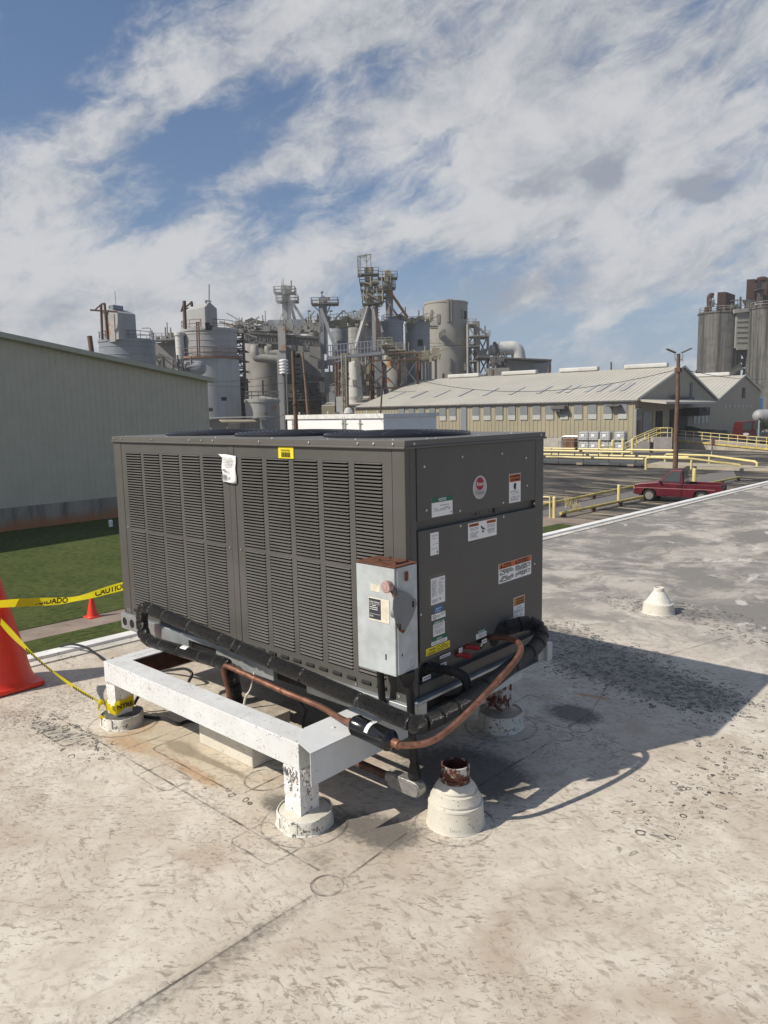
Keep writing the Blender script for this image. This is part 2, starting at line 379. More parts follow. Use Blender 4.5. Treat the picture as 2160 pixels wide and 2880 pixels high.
#--NEXT--
# ================================================================== THE ROOF
def ex(y): return -3.27 + .04*y               # roof edge line
def roof_material():
    mt = bpy.data.materials.new('weathered_roof_membrane'); mt.use_nodes = True; nt = mt.node_tree
    b = nt.nodes['Principled BSDF']; b.inputs['Roughness'].default_value = .75; b.inputs['Specular IOR Level'].default_value = .25
    v = nt.nodes.new('ShaderNodeTexCoord').outputs['Object']
    x, y, z = sep(nt, v)
    wv = noise(nt, v, 3.0, 3, .5, 0, True)                                     # warp
    wx, wy, wz = sep(nt, wv)
    vw = vec(nt, x+(wx-.5)*.22, y+(wy-.5)*.22, 0.0)
    big = noise(nt, v, .9, 5, .6); mid = noise(nt, v, 4.5, 6, .62, .4); fine = noise(nt, v, 42, 5, .65)
    c = mix(nt, mid.step(.32, .68), (.53,.475,.395), (.655,.605,.52))
    c = mix(nt, big.step(.42, .66)*.75, c, (.475,.41,.33))
    c = mix(nt, noise(nt, v, 2.1, 8, .7, .3).step(.50, .68)*.55, c, (.42,.355,.285))
    c = mix(nt, noise(nt, vec(nt, x, y, 17.0), 13.0, 8, .75, .2).step(.50, .66)*.45, c, (.39,.33,.265))
    c = mix(nt, noise(nt, vec(nt, x, y, 23.0), 1.5, 7, .66, .3).step(.55, .7)*.6, c, (.64,.60,.53))
    # scuffs and smears from foot traffic: short strokes, many directions, in drifting patches
    for (sc_, ox, a, asp, amt, lo, hi, cc) in ((15.0, 0.0, .5, 3.6, .22, .56, .70, (.35,.27,.215)), (27.0, 5.0, 1.25, 3.4, .26, .57, .67, (.28,.215,.175)), (52.0, 31.0, .7, 2.6, .6, .57, .63, (.20,.16,.13)), (44.0, 37.0, -.2, 3.0, .6, .58, .65, (.25,.195,.155)), (26.0, 9.0, -.45, 2.6, .30, .58, .66, (.21,.165,.135)), (34.0, 14.0, .2, 2.2, .38, .585, .65, (.19,.15,.125)), (24.0, 18.0, .95, 3.5, .28, .58, .67, (.24,.185,.15)), (3.2, 21.0, .8, 1.6, .6, .50, .68, (.40,.32,.24))):
        ca_, sa_ = math.cos(a), math.sin(a)
        xr = x*ca_ + y*sa_ + (wx-.5)*.10; yr = y*ca_ - x*sa_ + (wy-.5)*.10
        s1 = noise(nt, vec(nt, xr/asp, yr, ox), sc_, 3, .55, .25)
        area = noise(nt, vec(nt, x+ox, y-ox, 0.0), 2.6, 4, .65).step(.40, .60)
        c = mix(nt, s1.step(lo, hi)*area*amt, c, cc)
    # dark flecks, a few centimetres long at most
    xr = x*.8 + y*.6; yr = y*.8 - x*.6
    f1 = noise(nt, vec(nt, xr*1.0, yr*2.0, 2.0), 46, 3, .55, .5); fm = noise(nt, vec(nt, x, y, 4.0), 2.3, 5, .65)
    c = mix(nt, (f1+(fm-.5)*.42+gauss(x,y,-2.3,-.75,.8,.4)*.10).step(.635, .67)*.6, c, (.17,.15,.13))
    f2 = noise(nt, vec(nt, xr*2.2, yr*1.0, 8.0), 30, 4, .6, .7)
    c = mix(nt, (f2+(fm-.5)*.3).step(.63, .66)*.5, c, (.25,.20,.165))
    # pale scuffs
    c = mix(nt, noise(nt, vec(nt, x*1.5, y*3.2, 6.0), 9, 5, .65, .6).step(.62, .74)*.55, c, (.68,.63,.55))
    # grey algae film, heavier away from the camera
    far = (y+x*.15+(big-.5)*2.2).step(1.2, 4.2)
    g1 = noise(nt, vec(nt, x*.62+(wx-.5)*.3, y*.52+(wy-.5)*.3, 1.0), 2.1, 10, .70, .5)
    c = mix(nt, far*.62, c, (.42,.395,.365))
    c = mix(nt, (far*.20 + g1).step(.58, .76)*.80*(far*.85+.15).clamp(), c, (.15,.145,.14))
    g2 = noise(nt, vec(nt, x*.8, y*.5, 11.0), 3.1, 6, .65, .8)
    c = mix(nt, g2.step(.60, .66)*far*.6, c, (.66,.63,.58))
    c = mix(nt, noise(nt, vec(nt, x*1.2, y*.8, 13.0), 8.5, 7, .7, .5).step(.60, .66)*far*.6, c, (.10,.098,.096))
    # ring-shaped blisters and dense black algae dots in patches
    al = gauss(x, y, -.25, 2.22, .55, .30, -.35)*1.7 + gauss(x, y, .42, 2.0, .30, .22, 0)*1.4 + gauss(x, y, -.9, 2.6, .4, .25)*.8 + gauss(x, y, -1.9, -.62, .42, .11, .1)*.75 + gauss(x, y, -.4, 3.75, .5, .22, 0)*.75 + gauss(x, y, .85, 1.05, .3, .9)*.22 + gauss(x, y, -.75, -.42, .3, .06, 0)*.25 + gauss(x, y, 1.2, 3.6, .9, .35, .2)*.6
    alm = (al + (mid-.5)*.9*al.min(.6) )
    for sc_, thr in ((21.0, .22), (34.0, .30)):
        vo = voro(nt, vw, sc_); d = X(nt, vo.outputs['Distance']); r_, g_, b_ = sep(nt, vo.outputs['Color'])
        ring = 1.0-((d-(r_*.14+.24)).abs()).step(.03, .085)
        on = (alm*1.15 - g_*.75 + .06).step(thr-.2, thr-.12)*al.step(.05, .16)
        c = mix(nt, ring*on*.92, c, (.035,.035,.036))
        dot = 1.0-d.step(.10, .24)
        c = mix(nt, dot*(alm - b_*.8).step(.0, .2)*.85, c, (.05,.05,.05))
    c = mix(nt, (alm.step(.35, 1.0))*.55, c, (.10,.10,.10))
    # dark soot around the stand legs and vent
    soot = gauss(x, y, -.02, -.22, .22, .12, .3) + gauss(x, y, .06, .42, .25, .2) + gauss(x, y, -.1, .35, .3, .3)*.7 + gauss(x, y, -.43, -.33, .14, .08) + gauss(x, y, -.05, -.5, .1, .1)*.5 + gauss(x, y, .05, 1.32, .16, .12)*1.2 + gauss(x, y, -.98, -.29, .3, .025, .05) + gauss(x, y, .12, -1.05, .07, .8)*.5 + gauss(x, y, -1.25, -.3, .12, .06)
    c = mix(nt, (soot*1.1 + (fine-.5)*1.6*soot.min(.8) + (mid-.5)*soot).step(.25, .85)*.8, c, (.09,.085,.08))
    # rust runs under the stand
    ru = gauss(x, y, -1.45, -.44, .28, .08, .2) + gauss(x, y, -.95, -.41, .25, .05, 0)*1.1 + gauss(x, y, -.62, -.2, .14, .1)*.8 + gauss(x, y, -1.62, -.3, .1, .12) + gauss(x, y, .02, 1.62, .11, .022, .2)*1.7
    c = mix(nt, (ru + (mid-.5)*2.2*ru.min(1.0) + (fine-.5)*1.2*ru.min(1.0)).step(.35, 1.1)*.62, c, (.40,.20,.07))
    ye = gauss(x, y, -1.0, -.3, .8, .22) + gauss(x, y, -1.7, -.25, .4, .3)
    c = mix(nt, (ye+(mid-.5)*1.4+(fine-.5)*.5).step(.5, 1.25)*.45, c, (.50,.41,.27))
    # weld seams, patch outlines and flashing collars
    def seg(ax, ay, bx, by):
        L2 = (bx-ax)**2+(by-ay)**2
        t = (((x-ax)*(bx-ax)+(y-ay)*(by-ay))/L2).clamp()
        qx = x-ax-t*(bx-ax); qy = y-ay-t*(by-ay)
        return (qx*qx+qy*qy).sqrt()
    def circ(cx, cy, r):
        return ((((x-cx)*(x-cx)+(y-cy)*(y-cy)).sqrt())-r).abs()
    def rbox(cx, cy, hx, hy, r=.03):
        qx = ((x-cx).abs()-(hx-r)).max(0.0); qy = ((y-cy).abs()-(hy-r)).max(0.0)
        o = (qx*qx+qy*qy).sqrt()-r
        return (o + (((x-cx).abs()-(hx-r)).max((y-cy).abs()-(hy-r))).min(0.0)).abs()
    d = seg(-2.2,-.53, 0.02,-.54)
    for q in (seg(.11,-.66, .05,-3.2), seg(.13,-.5, .11,-.15), seg(.11,.25, .13,.95), seg(.16,1.24, .0,1.85), seg(.0,1.85, .04,2.5), seg(.04,2.5,.6,4.6), seg(-.6,4.35, 2.4,4.9), seg(-2.8,6.3,3,7.0), seg(1.55,-3.2,1.75,6.0), seg(-1.45,-.53,-1.45,-.05),
              circ(.11,-.58,.058), circ(.14,1.03,.058), circ(.165,1.18,.058), circ(-.255,-.36,.175), circ(-1.76,-.33,.18), circ(-.16,.93,.185), circ(.21,.03,.158), circ(-.66,-.23,.10), circ(-.4,3.6,.19),
              rbox(-.26,-.545,.125,.095), rbox(-1.04,-.52,.12,.075), rbox(-1.0,-.2,.36,.2), rbox(-.08,1.27,.2,.14), rbox(-1.85,-.6,.13,.08)):
        d = d.min(q)
    d = d + (fine-.5)*.007 + (noise(nt, v, 16, 2, .5)-.5)*.006
    c = mix(nt, (1.0-d.step(.002, .0075))*(.12+noise(nt, vec(nt, x, y, 29.0), 7.0, 4, .65).step(.38,.66)*.75), c, (.075,.065,.055))
    halo = (1.0-d.step(.0, .05))*(fine+mid-.5).step(.55, .75)
    c = mix(nt, halo*.6, c, (.16,.14,.12))
    nt.links.new(c, b.inputs['Base Color'])
    bb = nt.nodes.new('ShaderNodeBump'); bb.inputs['Strength'].default_value = .35; bb.inputs['Distance'].default_value = .006
    h = mid*.6 + fine*.3 - (1.0-d.step(.001, .006))*.8
    nt.links.new(h.v, bb.inputs['Height']); nt.links.new(bb.outputs[0], b.inputs['Normal'])
    return mt
m_roof = roof_material()
m_edge = M('white_edge_metal', (.76,.75,.72), .5, 0, .08, 3, speck=.35, spcol=(.4,.37,.33), spscale=30)
r = MB(); Y0, Y1 = -9.0, 34.0
r.quad((ex(Y0)+.1,Y0,0), (16,Y0,0), (16,Y1,0), (ex(Y1)+.1,Y1,0))
o = struct(r.build('roof_deck', m_roof))
r = MB()                                      # raised edge: outer cap, inner flange with a seam
def strip(mb, a, b, z0, z1, mi=0):
    mb.add([(ex(Y0)+a,Y0,z0),(ex(Y0)+b,Y0,z0),(ex(Y1)+b,Y1,z0),(ex(Y1)+a,Y1,z0),(ex(Y0)+a,Y0,z1),(ex(Y0)+b,Y0,z1),(ex(Y1)+b,Y1,z1),(ex(Y1)+a,Y1,z1)],
           [(0,3,2,1),(4,5,6,7),(0,1,5,4),(1,2,6,5),(2,3,7,6),(3,0,4,7)], mi)
strip(r, -.02, .095, -.22, .032)
struct(r.build('roof_edge', m_edge, bevel=.010))
r = MB(); strip(r, .095, .19, -.05, .010); struct(r.build('roof_edge_flange', M('dirty_edge_flange', (.55,.52,.46), .6, 0, .2, 2.2, speck=.8, spcol=(.22,.2,.18), spscale=26)))
r = MB(); strip(r, .0, .2, GZ, -.221); r.box((ex(Y1)+.2, Y1-.3, GZ), (16, Y1, -.05))
struct(r.build('roof_building_wall', m_trimL))
# ================================================================== THE CONDENSING UNIT
L, D, ZB, ZT = 2.2957, 1.0703, .46, 1.54
unit = thing('condensing_unit', (-L/2, D/2, .366), 'dark grey rooftop condensing unit with two louvred panels and sticker-covered end', 'air conditioner')
# lid with a folded drip lip
b = MB(); b.box((-L-.004,-.006,1.5095), (.006,D+.006,ZT))
for a, c_ in (((-L-.010,-.012,1.5065), (.012,-.006,1.515)), ((.006,-.012,1.5065), (.012,D+.012,1.515)), ((-L-.010,D+.006,1.5065), (.006,D+.012,1.515)), ((-L-.010,-.006,1.5065), (-L-.004,D+.006,1.515))): b.box(a, c_)
b.build('top_panel', m_unitlid, unit, bevel=.002)
for cx in (-1.85, -1.175, -.475):
    g = MB(); c0 = (cx, .50, ZT)
    g.lathe(c0, [(.356,.001),(.356,.010),(.35,.016),(.336,.012),(.334,.001)], 56, cap=False)
    rr = [.33-.024*i for i in range(13)]
    for q in rr:
        zz = .013+.012*(1-(q/.36)**2)
        g.tube([Vector(c0)+Vector((q*math.cos(a*PI/20), q*math.sin(a*PI/20), zz)) for a in range(41)], .0028, 5, False)
    for k in range(12):
        a = k*PI/6
        g.tube([Vector(c0)+Vector((q*math.cos(a), q*math.sin(a), .012+.012*(1-(q/.36)**2))) for q in (.352, .25, .1, .02)], .004, 5)
    fg = g.build('fan_guard', m_blackgl, unit)
    g = MB(); g.lathe((cx,.50,ZT), [(.0001,.002),(.344,.002)], 40, cap=False); g.lathe((cx,.50,ZT), [(.0001,.010),(.09,.009),(.1,.003)], 24, cap=False)
    for k in range(4):
        a = k*PI/2+.3
        g.obox((cx+.2*math.cos(a), .5+.2*math.sin(a), ZT+.009), (.13*math.cos(a), .13*math.sin(a), 0), (-.07*math.sin(a), .07*math.cos(a), .004), (0,0,.0015))
    g.build('fan', m_dark, unit)
# core so that nothing shows through, and the coil behind the louvres
b = MB(); b.box((-L+.02,.045,ZB+.01), (-.045,D-.03,1.5085)); b.build('condenser_coil', m_coil, unit)
b = MB()
for a, c_ in (((-L,0,ZB), (-2.211,.03,1.509)), ((-1.157,0,ZB), (-1.111,.02,1.509)), ((-.069,0,ZB), (0,.0,1.509))):
    pass
def post(a, c_): q = MB(); q.box(a, c_); q.build('corner_post', m_unit, unit, bevel=.003)
post((-L,0,ZB), (-2.211,.03,1.5085)); post((-1.157,0,ZB), (-1.111,.03,1.5085))
q = MB(); q.box((-.068,0,ZB), (-.0,.03,1.5085)); q.box((-.03,.03,ZB), (-.0,.0685,1.5085)); q.build('corner_post', m_unit, unit, bevel=.003)
q = MB(); q.box((-.03,.992,ZB), (-.0,D,1.5085)); q.box((-.09,D-.03,ZB), (-.03,D,1.5085)); q.build('corner_post', m_unit, unit, bevel=.003)
q = MB(); q.box((-L,D-.029,ZB), (-.0905,D-.001,1.508)); q.box((-L,.0305,ZB), (-L+.018,D-.0295,1.508)); q.build('rear_panel', m_unit, unit)
# louvred panels
def louvre_panel(x0, x1, starts, wcol):
    q = MB(); y0, y1 = .002, .0045
    zt, zm1, zm0, zb = 1.449, 1.004, .988, .530
    q.box((x0,y0,zt), (x1,y1,1.508)); q.box((x0,y0,ZB), (x1,y1,zb))
    xs = [x0]+[e for s_ in starts for e in (s_, s_+wcol)]+[x1]
    for i in range(0, len(xs), 2): q.box((xs[i],y0,zb), (xs[i+1],y1,zt))
    for s_ in starts: q.box((s_,y0,zm0), (s_+wcol,y1,zm1))
    for s_ in starts:
        for z0, z1 in ((zm1, zt), (zb, zm0)):
            n = 30; p = (z1-z0)/n
            for k in range(n):
                zc = z0+p*k
                # a pressed fin: fixed at its top edge, standing proud at its bottom edge with rounded ends
                a0, a1 = s_+.006, s_+wcol-.006
                zt_, zb_ = zc+p*.97, zc+p*.54
                q.add([(s_,y1,zt_), (s_+wcol,y1,zt_), (a1,y0-.0042,zb_), (a0,y0-.0042,zb_), (a0,y0-.0030,zb_-.0010), (a1,y0-.0030,zb_-.0010), (s_+wcol,y1+.001,zt_-.003), (s_,y1+.001,zt_-.003)],
                      [(0,1,2,3), (3,2,5,4), (4,5,6,7), (0,3,4,7), (1,6,5,2)])
    n = int((x1-x0)/.09)
    for k in range(n):
        sx = x0+.035+k*.09
        q.tube([(sx,y0-.0002,.494), (sx+.052,y0-.0002,.494)], .008, 8, True, 1)
    return q.build('louvre_panel', [m_unit, m_dark], unit, fixn=False)
louvre_panel(-2.2085, -1.1595, [-2.157+.1945*i for i in range(5)], .166)
louvre_panel(-1.1085, -.0705, [-1.054+.193*i for i in range(5)], .160)
# service end: recessed inner wall, upper and lower doors
q = MB(); q.box((-.044,.069,ZB), (-.018,.9915,1.508)); q.box((-.018,.075,ZB), (-.002,.985,.515)); q.box((-.018,.075,.516), (.010,.985,.5215))
q.build('inner_wall', m_unit, unit)
q = MB(); q.box((-.0175,.0735,1.2085), (.001,.9875,1.506)); q.build('upper_door', m_unit, unit, bevel=.002)
q = MB(); q.prism([(-.0175,.0745,1.168), (.0035,.0745,1.168), (.0035,.0765,.612), (-.0175,.0765,.612)], (0,.916,0)); q.build('lower_door', m_unit, unit, bevel=.002)
q = MB()
for (yy, zz, r_) in ((.651,1.19,.0115),(.508,1.19,.006),(.478,1.19,.003),(.535,1.19,.003),(.62,1.19,.002),(.682,1.19,.002),(.612,1.19,.002),(.69,1.193,.002)):
    q = MB(); q.cyl((-.0178,yy,zz), (-.0165,yy,zz), r_, seg=14); q.build('knockout_hole', m_dark, unit)
def screw(*a): g = MB(); g.sphere_at(*a); g.build('screw', m_screw, unit)
for (yy, zz) in ((.12,1.43),(.38,1.455),(.69,1.452),(.90,1.42),(.13,1.25),(.36,1.222),(.70,1.222),(.91,1.285)): screw((.001,yy,zz), .006, (1,0,0))
for (yy, zz) in ((.36,1.156),(.70,1.156),(.982,.885),(.082,.82),(.975,1.19)): screw((.0035,yy,zz), .006, (1,0,0))
for (yy, zz) in ((.985,.575),(.03,.475),(.3,.49)): screw((.0,yy,zz), .006, (1,0,0))
for yy in (.05,1.03): screw((.0065,yy,1.526), .006, (1,0,0))
for xx in (-2.27,-2.19,-1.85,-1.48,-1.37,-1.27,-.90,-.55,-.25,-.16,-.055): screw((xx,-.0065,1.525), .006, (0,-1,0))
for xx in (-2.19,-1.76,-1.3,-.85,-.47,-.3,-.09): screw((xx,.035,ZT), .006, (0,0,1))
for yy in (.18,.24,.55,.82,1.0): screw((-.03,yy,ZT), .006, (0,0,1))
for xx in (-2.0,-1.4,-1.0,-.6,-.2): screw((xx,1.03,ZT), .006, (0,0,1))
for (xx, zz) in ((-2.18,1.0),(-2.247,.485),(-2.225,.48),(-1.175,.985),(-1.085,.985),(-.05,.48),(-.30,.475),(-1.75,.475)): screw((xx,.0,zz), .006, (0,-1,0))
# base rails
q = MB(); zr0, zr1 = .366, .46
q.box((-L,-.025,zr0), (-1.565,.03,zr1-.001)); q.box((-1.565,-.025,.430), (-1.31,.03,zr1-.001)); q.box((-1.31,-.025,zr0), (-.84,.03,zr1-.001)); q.box((-.84,-.025,.436), (-.60,.03,zr1-.001)); q.box((-.60,-.025,zr0), (.025,.03,zr1-.001))
for xx in (-2.253,-2.168): q.cyl((xx,-.0258,.413), (xx,-.02,.413), .026, seg=20, mi=1)
q.cyl((-.1,-.0258,.41), (-.1,-.02,.41), .026, seg=20, mi=1)
q.box((-1.565,.0,.367), (-1.31,.032,.43), 1); q.box((-.84,.0,.367), (-.60,.032,.436), 1)
q.build('base_rail', [m_galv, m_dark], unit, bevel=.002)
q = MB()
q.box((-.03,.0305,.446), (.0255,1.05,.459)); q.box((-.03,.0305,zr0), (.0255,1.05,.378)); q.box((-.03,.0305,.378), (.0255,.09,.446)); q.box((-.03,.995,.378), (.0255,1.05,.446)); q.box((-.028,.09,.38), (-.02,.995,.445), 1)
q.build('base_rail', [m_galv, m_dark], unit, bevel=.002)
q = MB(); q.box((-L,1.0505,zr0), (.045,1.10,zr1-.001)); q.build('base_rail', m_galv, unit, bevel=.002)
q = MB(); q.box((-L,.03,zr0), (-L+.04,1.05,zr1-.001)); q.build('base_rail', m_galv, unit, bevel=.002)
# ---------------------------------------------------------------- stickers
def text_mesh(body, size, org, u, v, mat, parent, name='lettering', width=None, bold=0.0, center=True, lift=.0012, shear=0.0):
    cu_ = bpy.data.curves.new('t', 'FONT'); cu_.body = body; cu_.size = 1.0; cu_.offset = bold; cu_.shear = shear; cu_.resolution_u = 3
    to = bpy.data.objects.new('t', cu_); COL.objects.link(to)
    bpy.context.view_layer.update()
    me = bpy.data.meshes.new_from_object(to.evaluated_get(bpy.context.evaluated_depsgraph_get()))
    bpy.data.objects.remove(to); bpy.data.curves.remove(cu_)
    xs = [q.co.x for q in me.vertices]; ys = [q.co.y for q in me.vertices]
    w0 = max(xs)-min(xs); h0 = .7
    sx = (width/w0) if width else size; 
    if width and sx > size*1.25: sx = size*1.25
    u, v, org = Vector(u), Vector(v), Vector(org); nn = u.cross(v).normalized()
    off = OFF.get(parent.name, Vector()) if parent else Vector()
    mx = (max(xs)+min(xs))/2 if center else min(xs)
    for q in me.vertices:
        q.co = org+u*((q.co.x-mx)*sx)+v*(q.co.y*size)+nn*lift-off
    o = bpy.data.objects.new(name, me); COL.objects.link(o); me.materials.clear(); me.materials.append(mat)
    if parent: o.parent = parent; OFF[o.name] = off
    return o
def print_lines(mb, org, u, v, w, h, n, rnd, dens=.85, th=.45, mi=0, lift=.0011):
    org, u, v = Vector(org), Vector(u), Vector(v); nn = u.cross(v).normalized()
    for k in range(n):
        zc = h*(1-(k+.5)/n); t = h/n*th/2; xx = 0; end = w*(rnd.uniform(.6,1.0) if k % 4 == 3 else rnd.uniform(.9,1.0))
        while xx < end-.001:
            ww = min(rnd.uniform(.05,.16)*w, end-xx)
            if rnd.random() < dens: mb.obox(org+u*(xx+ww*.5)+v*zc+nn*lift, u*(ww*.5), v*t, nn*.0002, mi)
            xx += ww+w*.022
rnd = random.Random(3)
UY, UZ = Vector((0,1,0)), Vector((0,0,1))
def rect(mb, xs, y0, y1, z0, z1, lift, mi=0): mb.box((xs, y0, z0), (xs+lift, y1, z1), mi)
def sticker(name, xs, y0, y1, z0, z1, label, parts, slope=0.0, board=m_paper):
    q = MB(); rect(q, xs, y0, y1, z0, z1, .0008); o = q.build(name, board, unit)
    o['label'] = label
    W_, H_ = y1-y0, z1-z0
    for p in parts:
        k = p[0]
        if k == 'head':
            q = MB(); rect(q, xs+.0007, y0+p[1]*W_, y0+p[2]*W_, z0+p[3]*H_, z0+p[4]*H_, .0005); q.build('header_band', p[5], o)
        elif k == 'txt':
            text_mesh(p[1], p[4]*H_, (xs+.0008, y0+p[2]*W_, z0+p[3]*H_), UY, UZ, p[6], o, width=p[5]*W_, bold=.02)
        elif k == 'lines':
            q = MB(); print_lines(q, (xs+.0002, y0+p[1]*W_, z0+p[3]*H_), UY, UZ, (p[2]-p[1])*W_, (p[4]-p[3])*H_, p[5], rnd, th=p[7] if len(p) > 7 else .4); q.build('fine_print', p[6], o)
        elif k == 'tri':
            q = MB(); cy, cz, s_ = y0+p[1]*W_, z0+p[2]*H_, p[3]*H_
            q.prism([(xs+.0009,cy-s_*.55,cz-s_*.45), (xs+.0009,cy+s_*.55,cz-s_*.45), (xs+.0009,cy,cz+s_*.55)], (.0007,0,0)); q.build('warning_triangle', p[4], o)
        elif k == 'sym':
            q = MB()
            for pts, r_ in p[1]: q.tube([(xs+.0012, y0+a*W_, z0+b_*H_) for a, b_ in pts], r_*H_, 6)
            q.build('pictogram', p[2], o)
    return o
XU, XL = .001, .0035
sticker('warning_label', XU, .752, .853, 1.214, 1.351, 'tall white sticker with orange WARNING heading by the upper right edge', [
    ('head', .02,.98,.72,.985, m_orange), ('txt','WARNING',.56,.875,.115,.8,m_print), ('txt','AVERTISSEMENT',.54,.75,.115,.86,m_print), ('tri',.1,.91,.08,m_print),
    ('sym', [([(.45,.66),(.5,.52),(.47,.45)],.035), ([(.58,.66),(.52,.55)],.02), ([(.38,.6),(.42,.5)],.012)], m_print), ('lines',.12,.9,.27,.42,5,m_greyprint), ('lines',.12,.9,.05,.23,6,m_greyprint)])
sticker('notice_label', XU, .166, .308, 1.215, 1.296, 'white sticker with green NOTICE band on the upper door', [
    ('head', 0,1,.74,1.0,m_green), ('txt','NOTICE',.5,.79,.22,.36,m_paper), ('lines',.1,.9,.52,.6,1,m_greyprint), ('lines',.08,.92,.28,.47,3,m_greyprint), ('lines',.9,.96,.08,.18,1,m_greyprint,.9)])
sticker('rotating_parts_label', XL, .418, .643, 1.079, 1.158, 'wide white sticker with two orange WARNING headings below the gap', [
    ('head', .03,.36,.78,.95,m_orange), ('head', .64,.97,.78,.95,m_orange), ('txt','AVERTISSEMENT',.215,.81,.13,.25,m_print), ('txt','WARNING',.825,.81,.13,.24,m_print), ('tri',.075,.86,.1,m_print), ('tri',.68,.86,.1,m_print),
    ('sym', [([(.44,.7),(.48,.58),(.53,.55)],.05), ([(.47,.4),(.5,.33),(.54,.36),(.53,.44),(.48,.44),(.47,.4)],.022), ([(.53,.55),(.57,.5)],.03)], m_print), ('lines',.07,.36,.53,.72,3,m_greyprint), ('lines',.07,.36,.1,.47,6,m_greyprint), ('lines',.66,.95,.53,.72,3,m_greyprint), ('lines',.66,.95,.2,.47,5,m_greyprint)])
sticker('field_record_label', XL, .151, .207, 1.056, 1.151, 'narrow plain white sticker below the NOTICE sticker', [
    ('txt','FOR FIELD USE',.5,.84,.06,.75,m_greyprint), ('lines',.15,.95,.7,.76,1,m_greyprint), ('lines',.15,.95,.47,.52,1,m_greyprint), ('lines',.12,.9,.26,.31,1,m_greyprint), ('lines',.75,.92,.05,.17,2,m_greyprint,.9)])
sticker('fire_warning_label', XL, .660, .951, .840, .935, 'broad white sticker with orange heading and dense black text', [
    ('head', .01,.99,.72,.99,m_orange), ('txt','WARNING',.25,.86,.13,.22,m_print), ('txt','RISK OF FIRE',.25,.75,.11,.26,m_print), ('txt','AVERTISSEMENT',.73,.86,.13,.34,m_print), ('txt',"RISQUE D'INCENDIE",.73,.75,.11,.36,m_print), ('tri',.08,.85,.2,m_print), ('tri',.52,.85,.2,m_print),
    ('lines',.03,.46,.4,.68,4,m_print,.62), ('lines',.5,.98,.4,.68,4,m_print,.62), ('lines',.03,.46,.06,.34,4,m_print,.62), ('lines',.5,.97,.1,.34,4,m_print,.62)])
q = MB(); rect(q, XL, .138, .258, .833, .972, .0003); q.build('plastic_film', m_unitlid, unit)
sticker('nameplate_label', XL+.0003, .151, .247, .844, .957, 'large white data plate with rows of small print under clear film', [
    ('lines',.06,.42,.3,.93,17,m_greyprint), ('lines',.6,.92,.86,.95,3,m_greyprint), ('lines',.52,.9,.33,.84,12,m_greyprint,.3), ('lines',.06,.5,.06,.2,3,m_greyprint), ('lines',.6,.7,.12,.2,2,m_greyprint,.95)])
sticker('certified_label', XL, .173, .229, .806, .832, 'small blue sticker under the data plate', [('txt','AHRI',.32,.5,.3,.4,m_paper), ('lines',.55,.95,.55,.75,1,m_paper), ('lines',.1,.8,.12,.35,2,m_paper)], board=m_blue)
o = sticker('listing_label', XL, .154, .249, .776, .802, 'small white sticker with a circled mark below the blue one', [('sym', [([(.2+.11*math.cos(a), .5+.38*math.sin(a)) for a in [k*PI/6 for k in range(13)]], .04)], m_print), ('txt','UL',.2,.36,.38,.12,m_print), ('txt','LISTED',.47,.38,.3,.2,m_print), ('lines',.64,.96,.45,.9,4,m_greyprint)])
sticker('notice_label', XL, .164, .244, .704, .768, 'white sticker with green bilingual NOTICE band in the left column', [('head', -.03,1.03,.84,1.03,m_green), ('txt','NOTICE / AVIS',.5,.88,.15,.85,m_paper), ('lines',.06,.94,.48,.8,5,m_greyprint), ('lines',.06,.94,.12,.42,5,m_greyprint)])
sticker('notice_label', XL, .151, .260, .667, .6985, 'shallow white sticker with a thick green NOTICE band above the yellow one', [('head', 0,1,.52,1.05,m_green), ('txt','NOTICE',.5,.62,.34,.34,m_paper), ('lines',.06,.94,.1,.42,2,m_greyprint)])
sticker('yellow_warning_label', XL, .114, .279, .632, .663, 'yellow WARNING sticker at the bottom of the left column', [('txt','WARNING:',.25,.6,.3,.27,m_print), ('lines',.44,.94,.55,.92,2,m_print), ('txt','AVERTISSEMENT:',.23,.12,.3,.38,m_print), ('lines',.47,.94,.1,.46,2,m_print), ('head',.02,.98,.49,.515,m_print)], board=m_yelst)
sticker('triple_warning_label', XL, .790, .891, .609, .746, 'tall white sticker with three amber headings at the lower right', [('head', .02,.98,.70,.985,m_orange2), ('txt','WARNING',.57,.89,.09,.7,m_print), ('txt','AVERTISSEMENT',.57,.795,.09,.75,m_print), ('txt','ADVERTENCIA',.57,.71,.09,.72,m_print), ('lines',.3,.75,.57,.66,2,m_greyprint), ('lines',.08,.9,.42,.52,3,m_greyprint), ('lines',.08,.9,.25,.37,4,m_greyprint), ('lines',.08,.8,.06,.2,4,m_greyprint), ('head',.02,.98,.535,.542,m_print)])
o = sticker('flammable_label', XL, .691, .788, .612, .651, 'small white sticker with a diamond and a yellow triangle', [('sym', [([(.05,.5),(.2,.9),(.35,.5),(.2,.1),(.05,.5)],.035), ([(.2,.4),(.2,.6)],.09)], m_print), ('tri',.55,.45,.75,m_orange2), ('sym', [([(.55,.3),(.55,.5)],.09)], m_print), ('lines',.76,.98,.25,.9,4,m_greyprint)])
sticker('notice_label', XL, .477, .560, .615, .654, 'small NOTICE sticker at the lower middle of the door', [('head', 0,1,.64,1.0,m_green), ('txt','NOTICE',.5,.7,.32,.6,m_paper), ('lines',.2,.75,.15,.55,3,m_greyprint), ('lines',.85,.95,.3,.45,1,m_greyprint,.9)])
